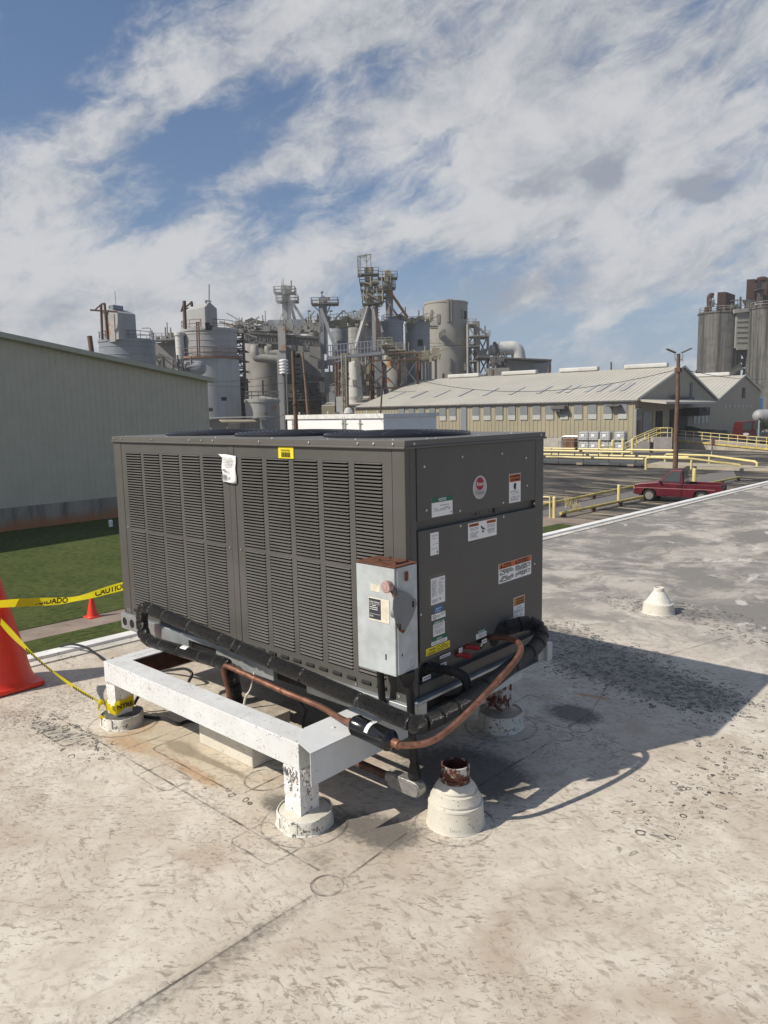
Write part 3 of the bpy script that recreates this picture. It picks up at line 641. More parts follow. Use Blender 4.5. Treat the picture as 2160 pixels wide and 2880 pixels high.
for (a, c_, z0, z1, f_) in ((.215,.29,.592,.605,.598), (.352,.378,.583,.605,.594), (.095,.15,.525,.545,.536), (.21,.26,.555,.57,.5625), (.53,.57,.58,.6,.59)):
    q = MB(); rect(q, -.0018, a, c_, z0, z1, .001); tg = q.build('small_tag', m_paper, unit)
    q = MB(); rect(q, -.0009, a+.005, c_-.005, f_-.002, f_+.002, .0006); q.build('fine_print', m_greyprint, tg)
# oval badge
q = MB(); n = 40
q.prism([(XU, .510+.053*math.cos(2*PI*k/n), 1.3115+.0525*math.sin(2*PI*k/n)) for k in range(n)], (.0025,0,0)); bd = q.build('badge', m_silver, unit)
bd['label'] = 'oval silver badge with a red disc on the upper door'
q = MB(); q.prism([(XU+.0025, .510+.030*math.cos(2*PI*k/n), 1.3275+.0285*math.sin(2*PI*k/n)) for k in range(n)], (.0006,0,0)); q.build('red_disc', m_redlogo, bd)
text_mesh('Rheem', .026, (XU+.0031,.511,1.319), UY, UZ, m_paper, bd, width=.054, bold=.005)
text_mesh('Classic', .024, (XU+.0025,.511,1.281), UY, UZ, m_greyprint, bd, width=.07)
q = MB(); q.tube([(XU+.0026, .510+.051*math.cos(2*PI*k/n), 1.3115+.0505*math.sin(2*PI*k/n)) for k in range(n+1)], .0009, 5, False); q.build('badge_rim', m_paper, bd)
# tags on the louvred side
q = MB(); q.box((-.766,-.0025,1.451), (-.661,.0019,1.503)); yt = q.build('yellow_barcode_tag', m_yelst, unit); yt['label'] = 'yellow barcode sticker above the right louvres'
q = MB()
xx = -.745
while xx < -.685:
    ww = rnd.choice((.0012,.002,.003)); q.box((xx,-.0032,1.456), (xx+ww,-.0024,1.479)); xx += ww+rnd.choice((.0012,.0018))
q.build('barcode', m_print, yt); text_mesh('C003327025', .013, (-.715,-.0025,1.483), (1,0,0), (0,0,1), m_print, yt, width=.065, bold=.01)
def paper_sheet():
    me = MB(); nx, nz = 8, 10; P = []
    for j in range(nz+1):
        for i in range(nx+1):
            u_, v_ = i/nx, j/nz
            yy = -.006-.006*math.sin(3*PI*u_)*math.sin(2*PI*v_)-.012*(v_ < .15)*(1-v_/.15)*math.sin(PI*u_)
            xx = -1.203+.112*u_ + .004*math.sin(9*v_) - (.03*(1-u_)**3 if j == nz else 0)
            P.append((xx, yy, 1.32+.136*v_ + (.004 if i == 0 and j == nz else 0) + .003*math.sin(5*u_)))
    me.add(P, [(j*(nx+1)+i, j*(nx+1)+i+1, (j+1)*(nx+1)+i+1, (j+1)*(nx+1)+i) for j in range(nz) for i in range(nx)], 0, True)
    o = me.build('shipping_tag', m_paper, unit); sm = o.modifiers.new('s', 'SOLIDIFY'); sm.thickness = .0008
    return o
pt = paper_sheet(); pt['label'] = 'crumpled white shipping tag taped to the centre strip'
q = MB(); print_lines(q, (-1.185,-.0165,1.40), (1,0,0), (0,0,1), .085, .045, 6, rnd, th=.3, lift=0)
print_lines(q, (-1.185,-.0165,1.375), (1,0,0), (0,0,1), .03, .012, 1, rnd, th=.9, lift=0)
xx = -1.192
while xx < -1.15:
    ww = rnd.choice((.0012,.002,.003)); q.box((xx,-.0185,1.333), (xx+ww,-.0180,1.36)); xx += ww+.0016
q.build('fine_print', m_greyprint, pt)
text_mesh('20', .02, (-1.125,-.0175,1.335), (1,0,0), (0,0,1), m_print, pt, shear=.3)
# valve caps
for yy, zz in ((.44,.592), (.375,.572)):
    q = MB(); q.cyl((-.018,yy-.02,zz+.002), (.006,yy,zz), .011, seg=14); q.cyl((.006,yy,zz), (.038,yy+.012,zz-.003), .0125, .0115, 14); q.build('valve_cap', m_redcap, unit, bevel=.001)
q = MB(); q.cyl((-.018,.5,.59), (.012,.5,.588), .006, seg=10); q.cyl((.012,.5,.588), (.018,.5,.588), .009, seg=6); q.build('brass_fitting', m_screw, unit)
q = MB()
for (yy, zz, r_) in ((.66,.6,.045), (.54,.6,.03), (.13,.575,.04)): q = MB(); q.cyl((-.0185,yy,zz-.02), (-.016,yy,zz-.02), r_, seg=20); q.build('pipe_opening', m_dark, unit)
#--NEXT--
# ================================================================== DISCONNECT SWITCH
bx0, bx1, by0, by1, bz0, bz1 = -.154, .056, -.130, -.0005, .626, 1.057
ds = thing('disconnect_switch', ((bx0+bx1)/2, by0/2, bz0), 'grey galvanised disconnect box with rusty top bolted to the corner of the condensing unit', 'switch box')
def d1(x, y): return (960+x/5.531, 1550+y/5.531)
q = MB(); q.box((bx0,by0+.010,bz0), (bx1,by1,bz1)); q.build('enclosure', m_galvbox, ds, bevel=.003)
q = MB(); q.box((bx0-.001,by0,bz0-.004), (bx1-.006,by0+.0095,bz1-.001)); q.build('door', m_galvbox, ds, bevel=.003)
q = MB(); q.box((bx0-.002,by0-.004,bz1+.0005), (bx1+.003,by1,bz1+.006)); q.box((-.07,-.10,bz1+.006), (.03,-.02,bz1+.012))
for xx, yy in ((-.062,-.092),(.022,-.092),(-.062,-.028),(.022,-.028)): q.cyl((xx,yy,bz1+.012), (xx,yy,bz1+.018), .006, seg=6)
q.build('rusty_top', M('rust_top', (.115,.048,.028), .85, 0, .4, 30, bump=.4), ds, bevel=.001)
hx = bx1+.014                                  # operating handle on the side
poly = [on_x(*d1(x,y), hx) for x, y in ((800,760),(830,680),(885,622),(950,612),(1010,640),(1150,745),(1172,820),(1100,1030),(1000,1215),(955,1280),(890,1235),(845,1130),(808,1000),(793,880))]
q = MB(); q.prism(poly, (.003,0,0)); q.cyl((bx1,poly[0].y+.02,bz0+.26), (hx,poly[0].y+.02,bz0+.26), .02, seg=16); hd = q.build('handle', m_primer, ds, bevel=.001)
q = MB(); q.prism([p+Vector((.0032,0,0)) for p in [on_x(*d1(x,y), hx) for x, y in ((838,1128),(870,1130),(880,1190),(925,1225),(990,1222),(955,1282),(890,1238))]], (.0006,0,0)); q.build('rust_patch', m_rust, hd)
q = MB(); a0 = on_x(*d1(1108,830), hx); q.tube([a0+Vector((.0028,0,.010)), a0+Vector((.0036,0,.010))], .006, 12); q.tube([a0+Vector((.0028,0,-.006)), a0+Vector((.0036,0,-.006))], .006, 12); q.box((hx+.0028,a0.y-.006,a0.z-.006), (hx+.0035,a0.y+.006,a0.z+.01))
a1 = on_x(*d1(905,1180), hx); q.box((hx+.0028,a1.y-.004,a1.z-.012), (hx+.0040,a1.y+.004,a1.z+.012)); q.build('slot', m_dark, hd)
kc = on_y(*d1(700,558), -.168); ka = on_x(*d1(850,690), hx+.002)
q = MB(); mid_ = (kc+ka)/2
q.bar(ka, (kc.x+.004, kc.y+.02, kc.z), .030, .007); q.build('arm', m_rust, hd, bevel=.001); q = MB(); q.bar(ka.lerp(kc,.15)+Vector((.004,0,0)), ka.lerp(kc,.75)+Vector((.006,.01,.002)), .017, .006); q.build('arm_paint', m_primer, hd)
q = MB(); q.tube([kc+Vector((.004,.028,0)), kc+Vector((.003,.022,0)), kc+Vector((.002,.012,0)), kc+Vector((.0,-.006,0)), kc+Vector((0,-.009,0))], [.010,.018,.0235,.0235,.019], 24)
q.tube([kc+Vector((0,-.009,0)), kc+Vector((0,-.0105,0))], [.0125,.011], 20); q.build('knob', m_pinkknob, hd)
q = MB(); q.box((bx1+.0,-.075,1.0), (bx1+.004,-.058,1.034)); q.box((bx1+.004,-.0765,.998), (bx1+.012,-.0745,1.036)); q.build('hasp', m_rust, ds)
q = MB()
for z_ in (1.026, 1.008): q.cyl((bx1+.0035,-.066,z_), (bx1+.0048,-.066,z_), .004, seg=10)
q.box((-.004,by0-.0012,.682), (.002,by0+.001,.705)); q.box((-.02,by0+.0,bz0), (-.0195,by0+.001,bz0+.001)); q.box((.028,by0+.03,.70), (.030+.027,by0+.034,.71)); q.build('latch', m_dark, ds)
# faded plate with a dark name panel
n0, n1 = on_y(*d1(425,690), by0), on_y(*d1(755,1140), by0)
q = MB(); q.box((n0.x,by0-.002,n1.z+.0), (n1.x,by0+.0005,n0.z-.004)); pl_ = q.build('cream_plate', m_cream, ds, bevel=.004)
q = MB(); x0_, x1_ = n0.x+.003, n0.x+.066; z1_ = n0.z-.008; z0_ = z1_-.082
q.box((x0_,by0-.0028,z0_), (x1_,by0-.0018,z1_)); npl = q.build('name_panel', m_nameplate, pl_)
text_mesh('Cutler-Hammer', .0125, ((x0_+x1_)/2, by0-.0027, z1_-.016), (1,0,0), (0,0,1), m_paper, ds, width=.056)
q = MB(); print_lines(q, (x0_+.005,by0-.0024,z1_-.047), (1,0,0), (0,0,1), .045, .024, 3, rnd, th=.35); q.box((x0_+.004,by0-.0034,z1_-.021), (x1_-.004,by0-.0026,z1_-.0202)); q.box((x0_+.004,by0-.0034,z0_+.020), (x1_-.004,by0-.0026,z0_+.0208)); q.build('fine_print', m_paper, ds)
text_mesh('E.T.N', .009, (x0_+.014, by0-.0027, z0_+.008), (1,0,0), (0,0,1), m_paper, ds, width=.018, bold=.02)
s0 = on_y(*d1(455,500), by0); q = MB(); q.box((s0.x,by0-.001,s0.z-.030), (s0.x+.05,by0-.0004,s0.z+.0)); q.build('torn_label', m_cream, ds, bevel=.003)
q = MB()
for r_ in (.012,.018): q.tube([(bx1+.0004,-.035+r_*math.cos(a*PI/12),.655+r_*math.sin(a*PI/12)) for a in range(25)], .0007, 5, False)
q.build('knockout', m_galv, ds)
# ================================================================== CONDUITS
def ridged(path, r, pitch=.008, depth=.0018, seg=12):
    L_ = sum((path[i]-path[i-1]).length for i in range(1, len(path))); n = max(4, int(L_/pitch*2))
    P = [cut(path, k/n-1e-6 if k else 0, 1)[0] for k in range(n)]+[path[-1]]
    return P, [r+(depth if k % 2 else -depth) for k in range(len(P))]
xa = on_y(1072, 1930, -.045).x
p_ = spline([(xa+.006,-.055,.628), (xa+.003,-.05,.56), (xa,-.042,.48), (xa-.002,-.03,.425), (xa-.002,-.02,.40)], 6)
q = MB(); P, R = ridged(p_, .0155, .012, .0008); q.tube(P, R, 14); q.cyl((xa+.006,-.055,.600), (xa+.006,-.055,.6255), .021, seg=14)
tag(q.build('flexible_conduit', m_rubber), 'short black flexible conduit from the left underside of the disconnect box', 'conduit', 'black conduits below the disconnect box')
lbL, lbR = on_y(1092, 2178, -.03), on_y(1172, 2214, -.03); lz = .135
xb = .035; hub = Vector((on_y(1166, 2190, -.03).x, -.03, 0))
top_ = on_y(1143, 1925, -.06)
p_ = spline([(top_.x,-.06,.622), (top_.x+.004,-.06,.52), (hub.x-.006,-.075,.40), (hub.x,-.055,.30), (hub.x,-.03,.20)], 8)
p_ = spline([(top_.x,-.055,.622), (top_.x+.006,-.045,.52), (hub.x-.004,-.0415,.44), (hub.x,-.0415,.36), (hub.x,-.03,.21)], 8)
q = MB(); P, R = ridged(p_, .0165, .012, .0007); q.tube(P, R, 14)
q.lathe((top_.x,-.055,.565), [(.018,0),(.031,.03),(.031,.0595)], 16)
q.lathe((hub.x,-.03,0), [(.018,.155),(.026,.165),(.028,.18),(.024,.205),(.019,.228)], 16)
cdt = tag(q.build('flexible_conduit', m_rubber), 'long black conduit dropping from the disconnect box to the roof fitting', 'conduit', 'black conduits below the disconnect box')
p_ = spline([(-.03,.125,.57), (.02,.15,.575), (.07,.20,.56), (.085,.262,.525), (.085,.295,.47), (.07,.29,.425), (.03,.26,.405), (.0,.24,.40)], 8)
q = MB(); P, R = ridged(p_, .019, .009, .002); q.tube(P, R, 14)
tag(q.build('corrugated_conduit', m_rubber), 'fat corrugated black conduit looping under the service door', 'conduit', 'black conduits below the disconnect box')
q = MB(); q.tube(spline([(-.02,.175,.585), (.03,.185,.58), (.08,.225,.545), (.1,.285,.49), (.09,.31,.43)], 6), .0025, 6)
tag(q.build('control_wire', m_rubber), 'thin brown control wire beside the corrugated conduit', 'wire')
# conduit body on the roof with its rusty pipe
fit = thing('conduit_body', (hub.x, -.03, 0), 'oval cast aluminium conduit body under the unit corner', 'conduit fitting')
hx_ = hub.x
q = MB(); x0_, x1_ = lbL.x+.018, hx_+.012
def stadium(x0, x1, zc, r, y, n=10): return [(x1+r*math.sin(a*PI/n), y, zc+r*math.cos(a*PI/n)) for a in range(n+1)]+[(x0-r*math.sin(a*PI/n), y, zc-r*math.cos(a*PI/n)) for a in range(n+1)]
zc = .125
q.prism(stadium(x0_+.024, x1_, zc, .033, -.054), (0,.045,0)); q.cyl((hx_,-.03,zc+.02), (hx_,-.03,.165), .022, seg=16); q.cyl((x0_+.01,-.03,zc), (x0_-.018,-.03,zc), .023, seg=16)
q.build('body', m_alu, fit, bevel=.003)
q = MB(); q.prism(stadium(x0_+.026, x1_, zc, .028, -.0585), (0,.004,0)); cv = q.build('cover', m_alu, fit, bevel=.001)
q = MB(); q.sphere_at((x1_+.017,-.0565,zc-.006), .004, (0,-1,0)); q.sphere_at((x0_+.008,-.0565,zc+.004), .004, (0,-1,0)); q.build('screw', m_screw, fit)
q = MB(); q.tube([(x0_-.015,-.03,zc), (-.788,-.03,zc+.01)], .0175, 14)
tag(q.build('rusty_conduit', M('rusty_conduit_steel', (.11,.055,.035), .6, .2, .35, 12, blot=.3, bcol=(.3,.27,.24), bscale=9)), 'brown rusty rigid conduit running under the stand to the roof curb', 'conduit')
# ================================================================== PIPES
A_, B_ = Vector((-1.81,-.092,.576)), Vector((.118,-.122,.450))
sl = thing('suction_line', (-.9,-.0625,.366), 'thick black foam-insulated pipe running along the base of the louvres and around the corner', 'insulated pipe')
def sleeve(path, r=.0335, name='insulation_sleeve'):
    n = len(path); P = []; R = []
    ends = (path[0], path[-1])
    da, db = (path[1]-path[0]).normalized(), (path[-1]-path[-2]).normalized()
    P = [path[0], path[0]+da*.003, path[0]+da*.009]+list(path[1:-1])+[path[-1]-db*.009, path[-1]-db*.003, path[-1]]
    R = [r*.80, r*.93, r*1.01]+[r]*(len(P)-6)+[r*1.01, r*.93, r*.80]
    q = MB(); q.tube(P, R, 20); return q.build(name, m_foam, sl)
xj = [on_y(x, y, -.092-.03*(x-426)/750).x for x, y in ((467,1731),(539,1762),(627,1800),(666,1815),(684,1822),(771,1862),(856,1898),(1015,1962))]
up = [A_.lerp(B_, (x-A_.x)/(B_.x-A_.x)) for x in [A_.x]+xj+[B_.x]]
for i in range(len(up)-1):
    a, b_ = up[i], up[i+1]; d_ = (b_-a)*.005/max((b_-a).length,.01)
    sleeve([a+d_, (a*2+b_)/3+Vector((0,random.uniform(-.002,.002),random.uniform(-.002,.002))), (a+b_*2)/3+Vector((0,random.uniform(-.002,.002),random.uniform(-.002,.002))), b_-d_])
q = MB(); q.tube([A_, B_], .0285, 12); q.build('inner_pipe', m_foamend, sl)
# left return bend: mitred sleeves dropping to the lower run
lowA, lowB = Vector((-1.825,-.10,.386)), Vector((-1.150,-.095,.408))
bend = [A_, Vector((-1.862,-.10,.582)), Vector((-1.902,-.10,.556)), Vector((-1.914,-.10,.500)), Vector((-1.912,-.10,.445)), Vector((-1.893,-.10,.402)), lowA]
for i in range(len(bend)-1):
    sleeve([bend[i], (bend[i]+bend[i+1])/2, bend[i+1]], .0355 if i in (1,4) else .034)
xj2 = [on_y(x, y, -.098).x for x, y in ((456,1810),(508,1832),(567,1850),(610,1862))]
lw = [lowA.lerp(lowB, (x-lowA.x)/(lowB.x-lowA.x)) for x in [lowA.x]+[x for x in xj2 if x < lowB.x-.03]+[lowB.x]]
for i in range(len(lw)-1):
    a, b_ = lw[i], lw[i+1]; sleeve([a.lerp(b_,.01), a.lerp(b_,.4), a.lerp(b_,.99)], .033)
q = MB(); q.tube([lowA, lowB], .028, 12); q.build('inner_pipe', m_foamend, sl)
dn = [lowB, Vector((-1.115,-.093,.400)), Vector((-1.090,-.090,.372)), Vector((-1.078,-.086,.31)), Vector((-1.078,-.08,.25)), Vector((-1.08,-.075,.20))]
for i in range(len(dn)-1): sleeve([dn[i], (dn[i]+dn[i+1])/2, dn[i+1]], .034)
# right end: corner bend, run under the service door, return bend up into the unit
cr_ = [B_, Vector((.145,-.116,.448)), Vector((.156,-.088,.446))]
sleeve(cr_, .037)
rt = spline([(.156,-.088,.446), (.158,.02,.443), (.162,.2,.457), (.166,.42,.498), (.168,.62,.534), (.166,.73,.556), (.152,.80,.585), (.12,.825,.616), (.075,.795,.634), (.02,.70,.622), (-.03,.64,.608), (-.04,.63,.602)], 5)
fr = [0,.075,.155,.33,.5,.62,.69,.735,.775,.82,.87,.93,1]
for i in range(len(fr)-1): sleeve(cut(rt, fr[i]+.001, fr[i+1]-.001), .036 if i > 4 else .0335)
q = MB(); q.tube(rt, .028, 12); q.build('inner_pipe', m_foamend, sl)
# paper price tags on the foam
def wrap_label(c, ax, r, w, a0, a1, nm='barcode_label', par=None):
    ax = Vector(ax).normalized(); u = (Vector((0,0,1))-ax*ax.z).normalized(); v = ax.cross(u); n = 8; vs = []
    for k in range(n+1):
        a = a0+(a1-a0)*k/n; o_ = u*math.cos(a)+v*math.sin(a)
        vs += [Vector(c)-ax*w/2+o_*r, Vector(c)+ax*w/2+o_*r]
    q = MB(); q.add(vs, [(2*k, 2*k+1, 2*k+3, 2*k+2) for k in range(n)], 0, True)
    for j in range(5):
        t = -w*.3+w*.6*j/4; vv = []
        for k in (2, n-2):
            a = a0+(a1-a0)*k/n; o_ = u*math.cos(a)+v*math.sin(a); vv += [Vector(c)+ax*(t-.001*(1+j%2))+o_*(r+.0006), Vector(c)+ax*(t+.001*(1+j%2))+o_*(r+.0006)]
        q.add(vv, [(0,1,3,2)], 1)
    return q.build(nm, [m_paper, m_print], par, fixn=False)
wrap_label(lowA.lerp(lowB,.52), lowB-lowA, .0348, .055, -.1, .75, 'barcode_label', sl)
wrap_label((.159,.08,.4465), (0,1,.08), .0350, .06, -1.35, -.7, 'barcode_label', sl)
# copper liquid line with its filter drier
ll = thing('liquid_line', (-.5,-.1,.21), 'bare copper pipe with a black filter drier looping from the curb to the unit', 'copper pipe')
dA, dB = on_z(995, 2036, .414), on_z(1105, 2087, .411)
c1 = spline([(-1.055,-.13,.20), (-1.062,-.135,.30), (-1.085,-.138,.385), (-1.073,-.139,.420), (-1.02,-.139,.424), (-.82,-.14,.412), (-.6,-.142,.400), (-.38,-.15,.398), tuple(on_z(960,2022,.405)), tuple(dA)], 8)
q = MB(); q.tube(c1, .0130, 14); q.cyl(c1[-1], c1[-1]+(c1[-9]-c1[-1]).normalized()*.035, .0175, seg=14); q.build('copper_tube', m_copper, ll)
c2 = spline([tuple(dB), tuple(dB+(dB-dA).normalized()*.03), (.175,-.195,.402), (.222,-.142,.410), (.252,-.06,.438), (.278,.08,.500), (.290,.22,.560), (.288,.35,.606), (.268,.43,.634), (.222,.48,.647), (.15,.52,.640), (.07,.565,.618), (-.02,.60,.595)], 8)
q = MB(); q.tube(c2, .0130, 14); q.cyl(dB, dB+(dB-dA).normalized()*.035, .018, seg=14); q.build('copper_tube', m_copper, ll)
ax = (dB-dA).normalized(); q = MB()
q.tube([dA-ax*.004, dA+ax*.006, dA+ax*.014, dA+ax*.02, dA+ax*.022, dB-ax*.022, dB-ax*.02, dB-ax*.014, dB-ax*.006, dB+ax*.004], [.018,.036,.0405,.0425,.041,.041,.0425,.0405,.036,.018], 28)
dr_ = q.build('filter_drier', m_drier, ll)
wrap_label(dA.lerp(dB,.5), ax, .0416, .020, -.35, 1.25, 'white_label', dr_)
# ================================================================== STEEL STAND
st = thing('equipment_stand', (-.9,.3,0), 'white painted steel stand of box beams on four posts under the condensing unit', 'steel stand')
q = MB(); q.box((-1.785,-.41,.255), (-.222,-.30,.366)); q.build('beam', m_white, st, bevel=.003)
q = MB(); q.box((-1.785,-.2995,.2551), (-1.68,1.05,.3655)); q.box((-1.79,-.2995,.3656), (-1.735,1.05,.3665)); q.build('beam', m_white, st, bevel=.002)
q = MB(); q.box((-1.68,.95,.2552), (-.31,1.05,.3655)); q.build('beam', m_white, st, bevel=.002)
q = MB(); q.box((-.31,-.2995,.2553), (-.13,1.05,.3654)); q.build('beam', m_rustpeel, st, bevel=.002)
q = MB()
for a, c_ in (((-1.679,-.299,.262), (-1.676,.949,.36)), ((-1.675,.946,.262), (-.32,.949,.36))): q.box(a, c_)
q.build('rusty_inner_face', m_rustdk, st)
q = MB()                                       # sheet-metal cover over the right beam, mitred at the corner
q.prism([(-.312,-.30,.3670), (-.226,-.407,.3670), (-.117,-.44,.3670), (-.117,1.07,.3670), (-.312,1.07,.3670)], (0,0,.0025))
q.prism([(-.1195,-.442,.235), (-.1195,1.07,.235), (-.1195,1.07,.3690), (-.1195,-.442,.3690)], (.0025,0,0))
q.sphere_at((-.22,-.22,.3695), .008, (0,0,1)); q.build('beam_cover', m_white2, st)
q = MB(); q.prism([(-1.787,-.40,.235), (-1.83,-.36,.25), (-1.825,-.33,.362), (-1.787,-.37,.3655)], (-.002,.002,0)); q.build('loose_flashing', m_white2, st)
for (a, c_, mt) in (((-.317,-.412,.04), (-.219,-.312,.2549), m_whitepeel), ((-1.815,-.39,.04), (-1.722,-.295,.2549), m_whitepeel), ((-.233,.90,.07), (-.135,1.0,.2549), m_rustpeel), ((-1.78,.93,.04), (-1.69,1.02,.2549), m_rustpeel)):
    q = MB(); q.box(a, c_)
    lg = q.build('leg', mt, st, bevel=.004)
    if mt is m_whitepeel:
        b2 = bmesh.new(); b2.from_mesh(lg.data); bmesh.ops.subdivide_edges(b2, edges=b2.edges[:], cuts=14, use_grid_fill=True); b2.to_mesh(lg.data); b2.free()
        lg.modifiers.clear(); tx = bpy.data.textures.new('flakes', 'CLOUDS'); tx.noise_scale = .028; tx.noise_depth = 3
        dm = lg.modifiers.new('flakes', 'DISPLACE'); dm.texture = tx; dm.strength = .008; dm.mid_level = .62; dm.texture_coords = 'LOCAL'
# flaking paint curls on the near leg
q = MB(); rr = random.Random(5)
for k in range(60):
    zz = rr.choice([rr.uniform(.215,.25), rr.uniform(.14,.235)]); fx_ = rr.random() < .75
    xx, yy = (rr.uniform(-.315,-.235), -.414) if fx_ else (-.216, rr.uniform(-.405,-.33))
    a = rr.uniform(0, PI); s_ = rr.uniform(.006,.016); t_ = rr.uniform(.002,.005)
    u_ = Vector((math.cos(a),0,math.sin(a))) if fx_ else Vector((0,math.cos(a),math.sin(a))); n_ = Vector((0,-1,0)) if fx_ else Vector((1,0,0)); w_ = u_.cross(n_)
    c_ = Vector((xx,yy,zz))
    q.add([c_-u_*s_-w_*t_, c_+u_*s_-w_*t_, c_+u_*s_*.6+w_*t_+n_*s_*.5, c_-u_*s_*.6+w_*t_+n_*s_*.6], [(0,1,2,3)])
fl = q.build('paint_flakes', m_whitepeel, st, fixn=False); fl['kind'] = 'stuff'
def pitch_pan(x, y, r0, h, label, sealed=m_tpo):
    t = thing('pitch_pan', (x,y,0), label, 'roof flashing', 'round flashings around the stand posts')
    q = MB(); n = 40; prof = [(r0*1.05,.001),(r0*1.04,.003),(r0*1.005,.005),(r0*1.0,.016),(r0*1.0,h-.006),(r0*.985,h),(r0*.955,h+.001),(r0*.94,h-.004)]
    q.lathe((x,y,0), prof, n, cap=False); o = q.build('collar', m_tpo2, t)
    for vtx in o.data.vertices:                # hand-welded unevenness
        a = math.atan2(vtx.co.y, vtx.co.x); k = .004*math.sin(3*a+x*9)+.0025*math.sin(7*a+y*5)
        vtx.co.x += k*math.cos(a); vtx.co.y += k*math.sin(a)
    q = MB(); q.lathe((x,y,0), [(.0001,h+.010),(r0*.5,h+.007),(r0*.80,h-.002),(r0*.945,h-.005)], 28, cap=False); q.build('sealant', sealed, t)
    q = MB(); q.box((x+r0*.55,y-r0*.86,.012), (x+r0*.56,y-r0*.82,h)); q.prism([(x-r0*.2,y-r0*1.008,.012),(x-r0*.19,y-r0*1.008,.012),(x-r0*.19,y-r0*1.008,h-.003),(x-r0*.2,y-r0*1.008,h-.003)], (0,.004,0)); q.build('lap_seam', m_greyprint, t)
pitch_pan(-.262,-.355,.114,.058, 'round white flashing at the foot of the nearest white post')
pitch_pan(-1.765,-.335,.110,.06, 'round flashing with dark sealant at the foot of the taped left post', m_sealant)
pitch_pan(-.165,.935,.117,.088, 'round grey flashing at the foot of the rusty far right post', m_curbcap)
# ================================================================== ROOF CURB
rc = thing('roof_curb', (-1.0,-.09,0), 'cream box curb under the stand where the pipes enter the roof', 'roof curb')
q = MB(); q.box((-1.225,-.21,0), (-.79,.03,.205)); q.build('curb_box', m_tpo, rc, bevel=.008)
q = MB(); q.box((-1.228,-.213,.2055), (-.787,.033,.213)); q.box((-.798,-.2,.16), (-.7885,.02,.2055)); q.build('curb_cap', m_curbcap, rc, bevel=.003)
q = MB(); rr = random.Random(9)
for k in range(26):
    a = rr.uniform(0, 2*PI); s_ = rr.uniform(.01,.025); c_ = Vector((-.90+rr.uniform(-.05,.04), -.15+rr.uniform(-.03,.03), .214))
    q.add([c_, c_+Vector((s_*math.cos(a), s_*math.sin(a), .002)), c_+Vector((s_*math.cos(a+.8), s_*math.sin(a+.8), rr.uniform(.006,.02)))], [(0,1,2)])
q.tube(spline([(-.975,-.11,.213), (-.97,-.1,.27), (-.95,-.08,.32), (-.945,-.07,.37), (-.94,-.06,.40)], 5), [.006]*8+[.004]*13, 8)
q.ball((-1.11,-.062,.215), .05, sz=.3); q.ball((-1.09,-.105,.215), .035, sz=.35); q.build('sealant_lumps', m_tpo2, rc, fixn=False)
# ================================================================== VENTS
v1 = thing('vent_pipe', (.205,.045,0), 'rusty-topped roof vent in a stepped white boot beside the unit corner', 'roof vent')
q = MB(); q.lathe((.205,.045,0), [(.121,.001),(.119,.004),(.117,.012),(.110,.088),(.112,.090),(.111,.096),(.102,.099),(.101,.106),(.104,.108),(.103,.113),(.091,.134),(.091,.139),(.081,.143),(.080,.150),(.083,.152),(.081,.156),(.068,.172),(.060,.179)], 48, cap=False); bt = q.build('boot', m_tpo, v1)
text_mesh('TPO-V', .013, (.21+.118*.62, .03-.118*.785, .03), (.785,.62,0), (0,0,1), m_greyprint, v1, width=.05, lift=.003)
q = MB(); q.lathe((.205,.045,0), [(.058,.17),(.058,.186),(.062,.187),(.062,.196),(.058,.197),(.0575,.248),(.053,.250),(.050,.247),(.050,.12),(.0001,.12)], 36, cap=False); pp = q.build('pipe', M('peeling_rusty_pipe', (.50,.49,.46), .75, 0, .1, 12, blot=.85, bcol=(.085,.026,.014), bscale=17, bump=.5, bus=50), v1)
q = MB(); q.lathe((.205,.045,0), [(.0498,.242),(.0496,.1205)], 30, cap=False); q.lathe((.205,.045,0), [(.0001,.1215),(.0495,.1215)], 30, cap=False); q.build('bore', m_rustdk, v1)
v2 = thing('vent_pipe', (-.4,3.6,0), 'small white stepped roof vent standing alone on the grey-stained roof', 'roof vent')
q = MB(); q.lathe((-.4,3.6,0), [(.130,.001),(.127,.005),(.124,.014),(.116,.08),(.108,.084)], 36, cap=False); q.build('boot', m_tpo, v2)
q = MB(); prof = [(.108,.084)]
for k in range(7): prof += [(.10-.0085*k,.088+.013*k), (.094-.0085*k,.098+.013*k)]
q.lathe((-.4,3.6,0), prof+[(.036,.178)], 30, cap=False); q.build('taped_cone', m_tpo2, v2)
q = MB(); q.lathe((-.4,3.6,0), [(.036,.17),(.038,.176),(.041,.178),(.041,.205),(.036,.208),(.033,.205),(.033,.17),(.0001,.168)], 24, cap=False); q.build('pipe', m_tpo2, v2)
# ================================================================== CONES
def cone(name, x, y, z, hp, rb, rt_, h, label, axis=0.0):
    t = thing(name, (x,y,z), label, 'traffic cone', 'orange traffic cones')
    q = MB(); n = 9; r_ = hp*.18; pts = []
    for (cx, cy, a0) in ((hp-r_,hp-r_,0), (-hp+r_,hp-r_,PI/2), (-hp+r_,-hp+r_,PI), (hp-r_,-hp+r_,1.5*PI)):
        for k in range(n): pts.append((x+cx+r_*math.cos(a0+k*PI/2/(n-1)), y+cy+r_*math.sin(a0+k*PI/2/(n-1)), z+.004))
    q.prism(pts, (0,0,hp*.13)); q.build('base_plate', m_cone, t, bevel=hp*.03)
    q = MB(); z0 = hp*.13+.004
    q.lathe((x,y,z), [(rb*1.12,z0),(rb*1.06,z0+h*.012),(rb,z0+h*.05),(rt_,h),(rt_*.8,h+.004),(rt_*.75,h-.02)], 40, cap=False); q.build('cone_body', m_cone, t)
    return t
cone('traffic_cone', -2.895, -.56, 0, .216, .200, .030, .88, 'large orange traffic cone on the roof at the left edge of the photo')
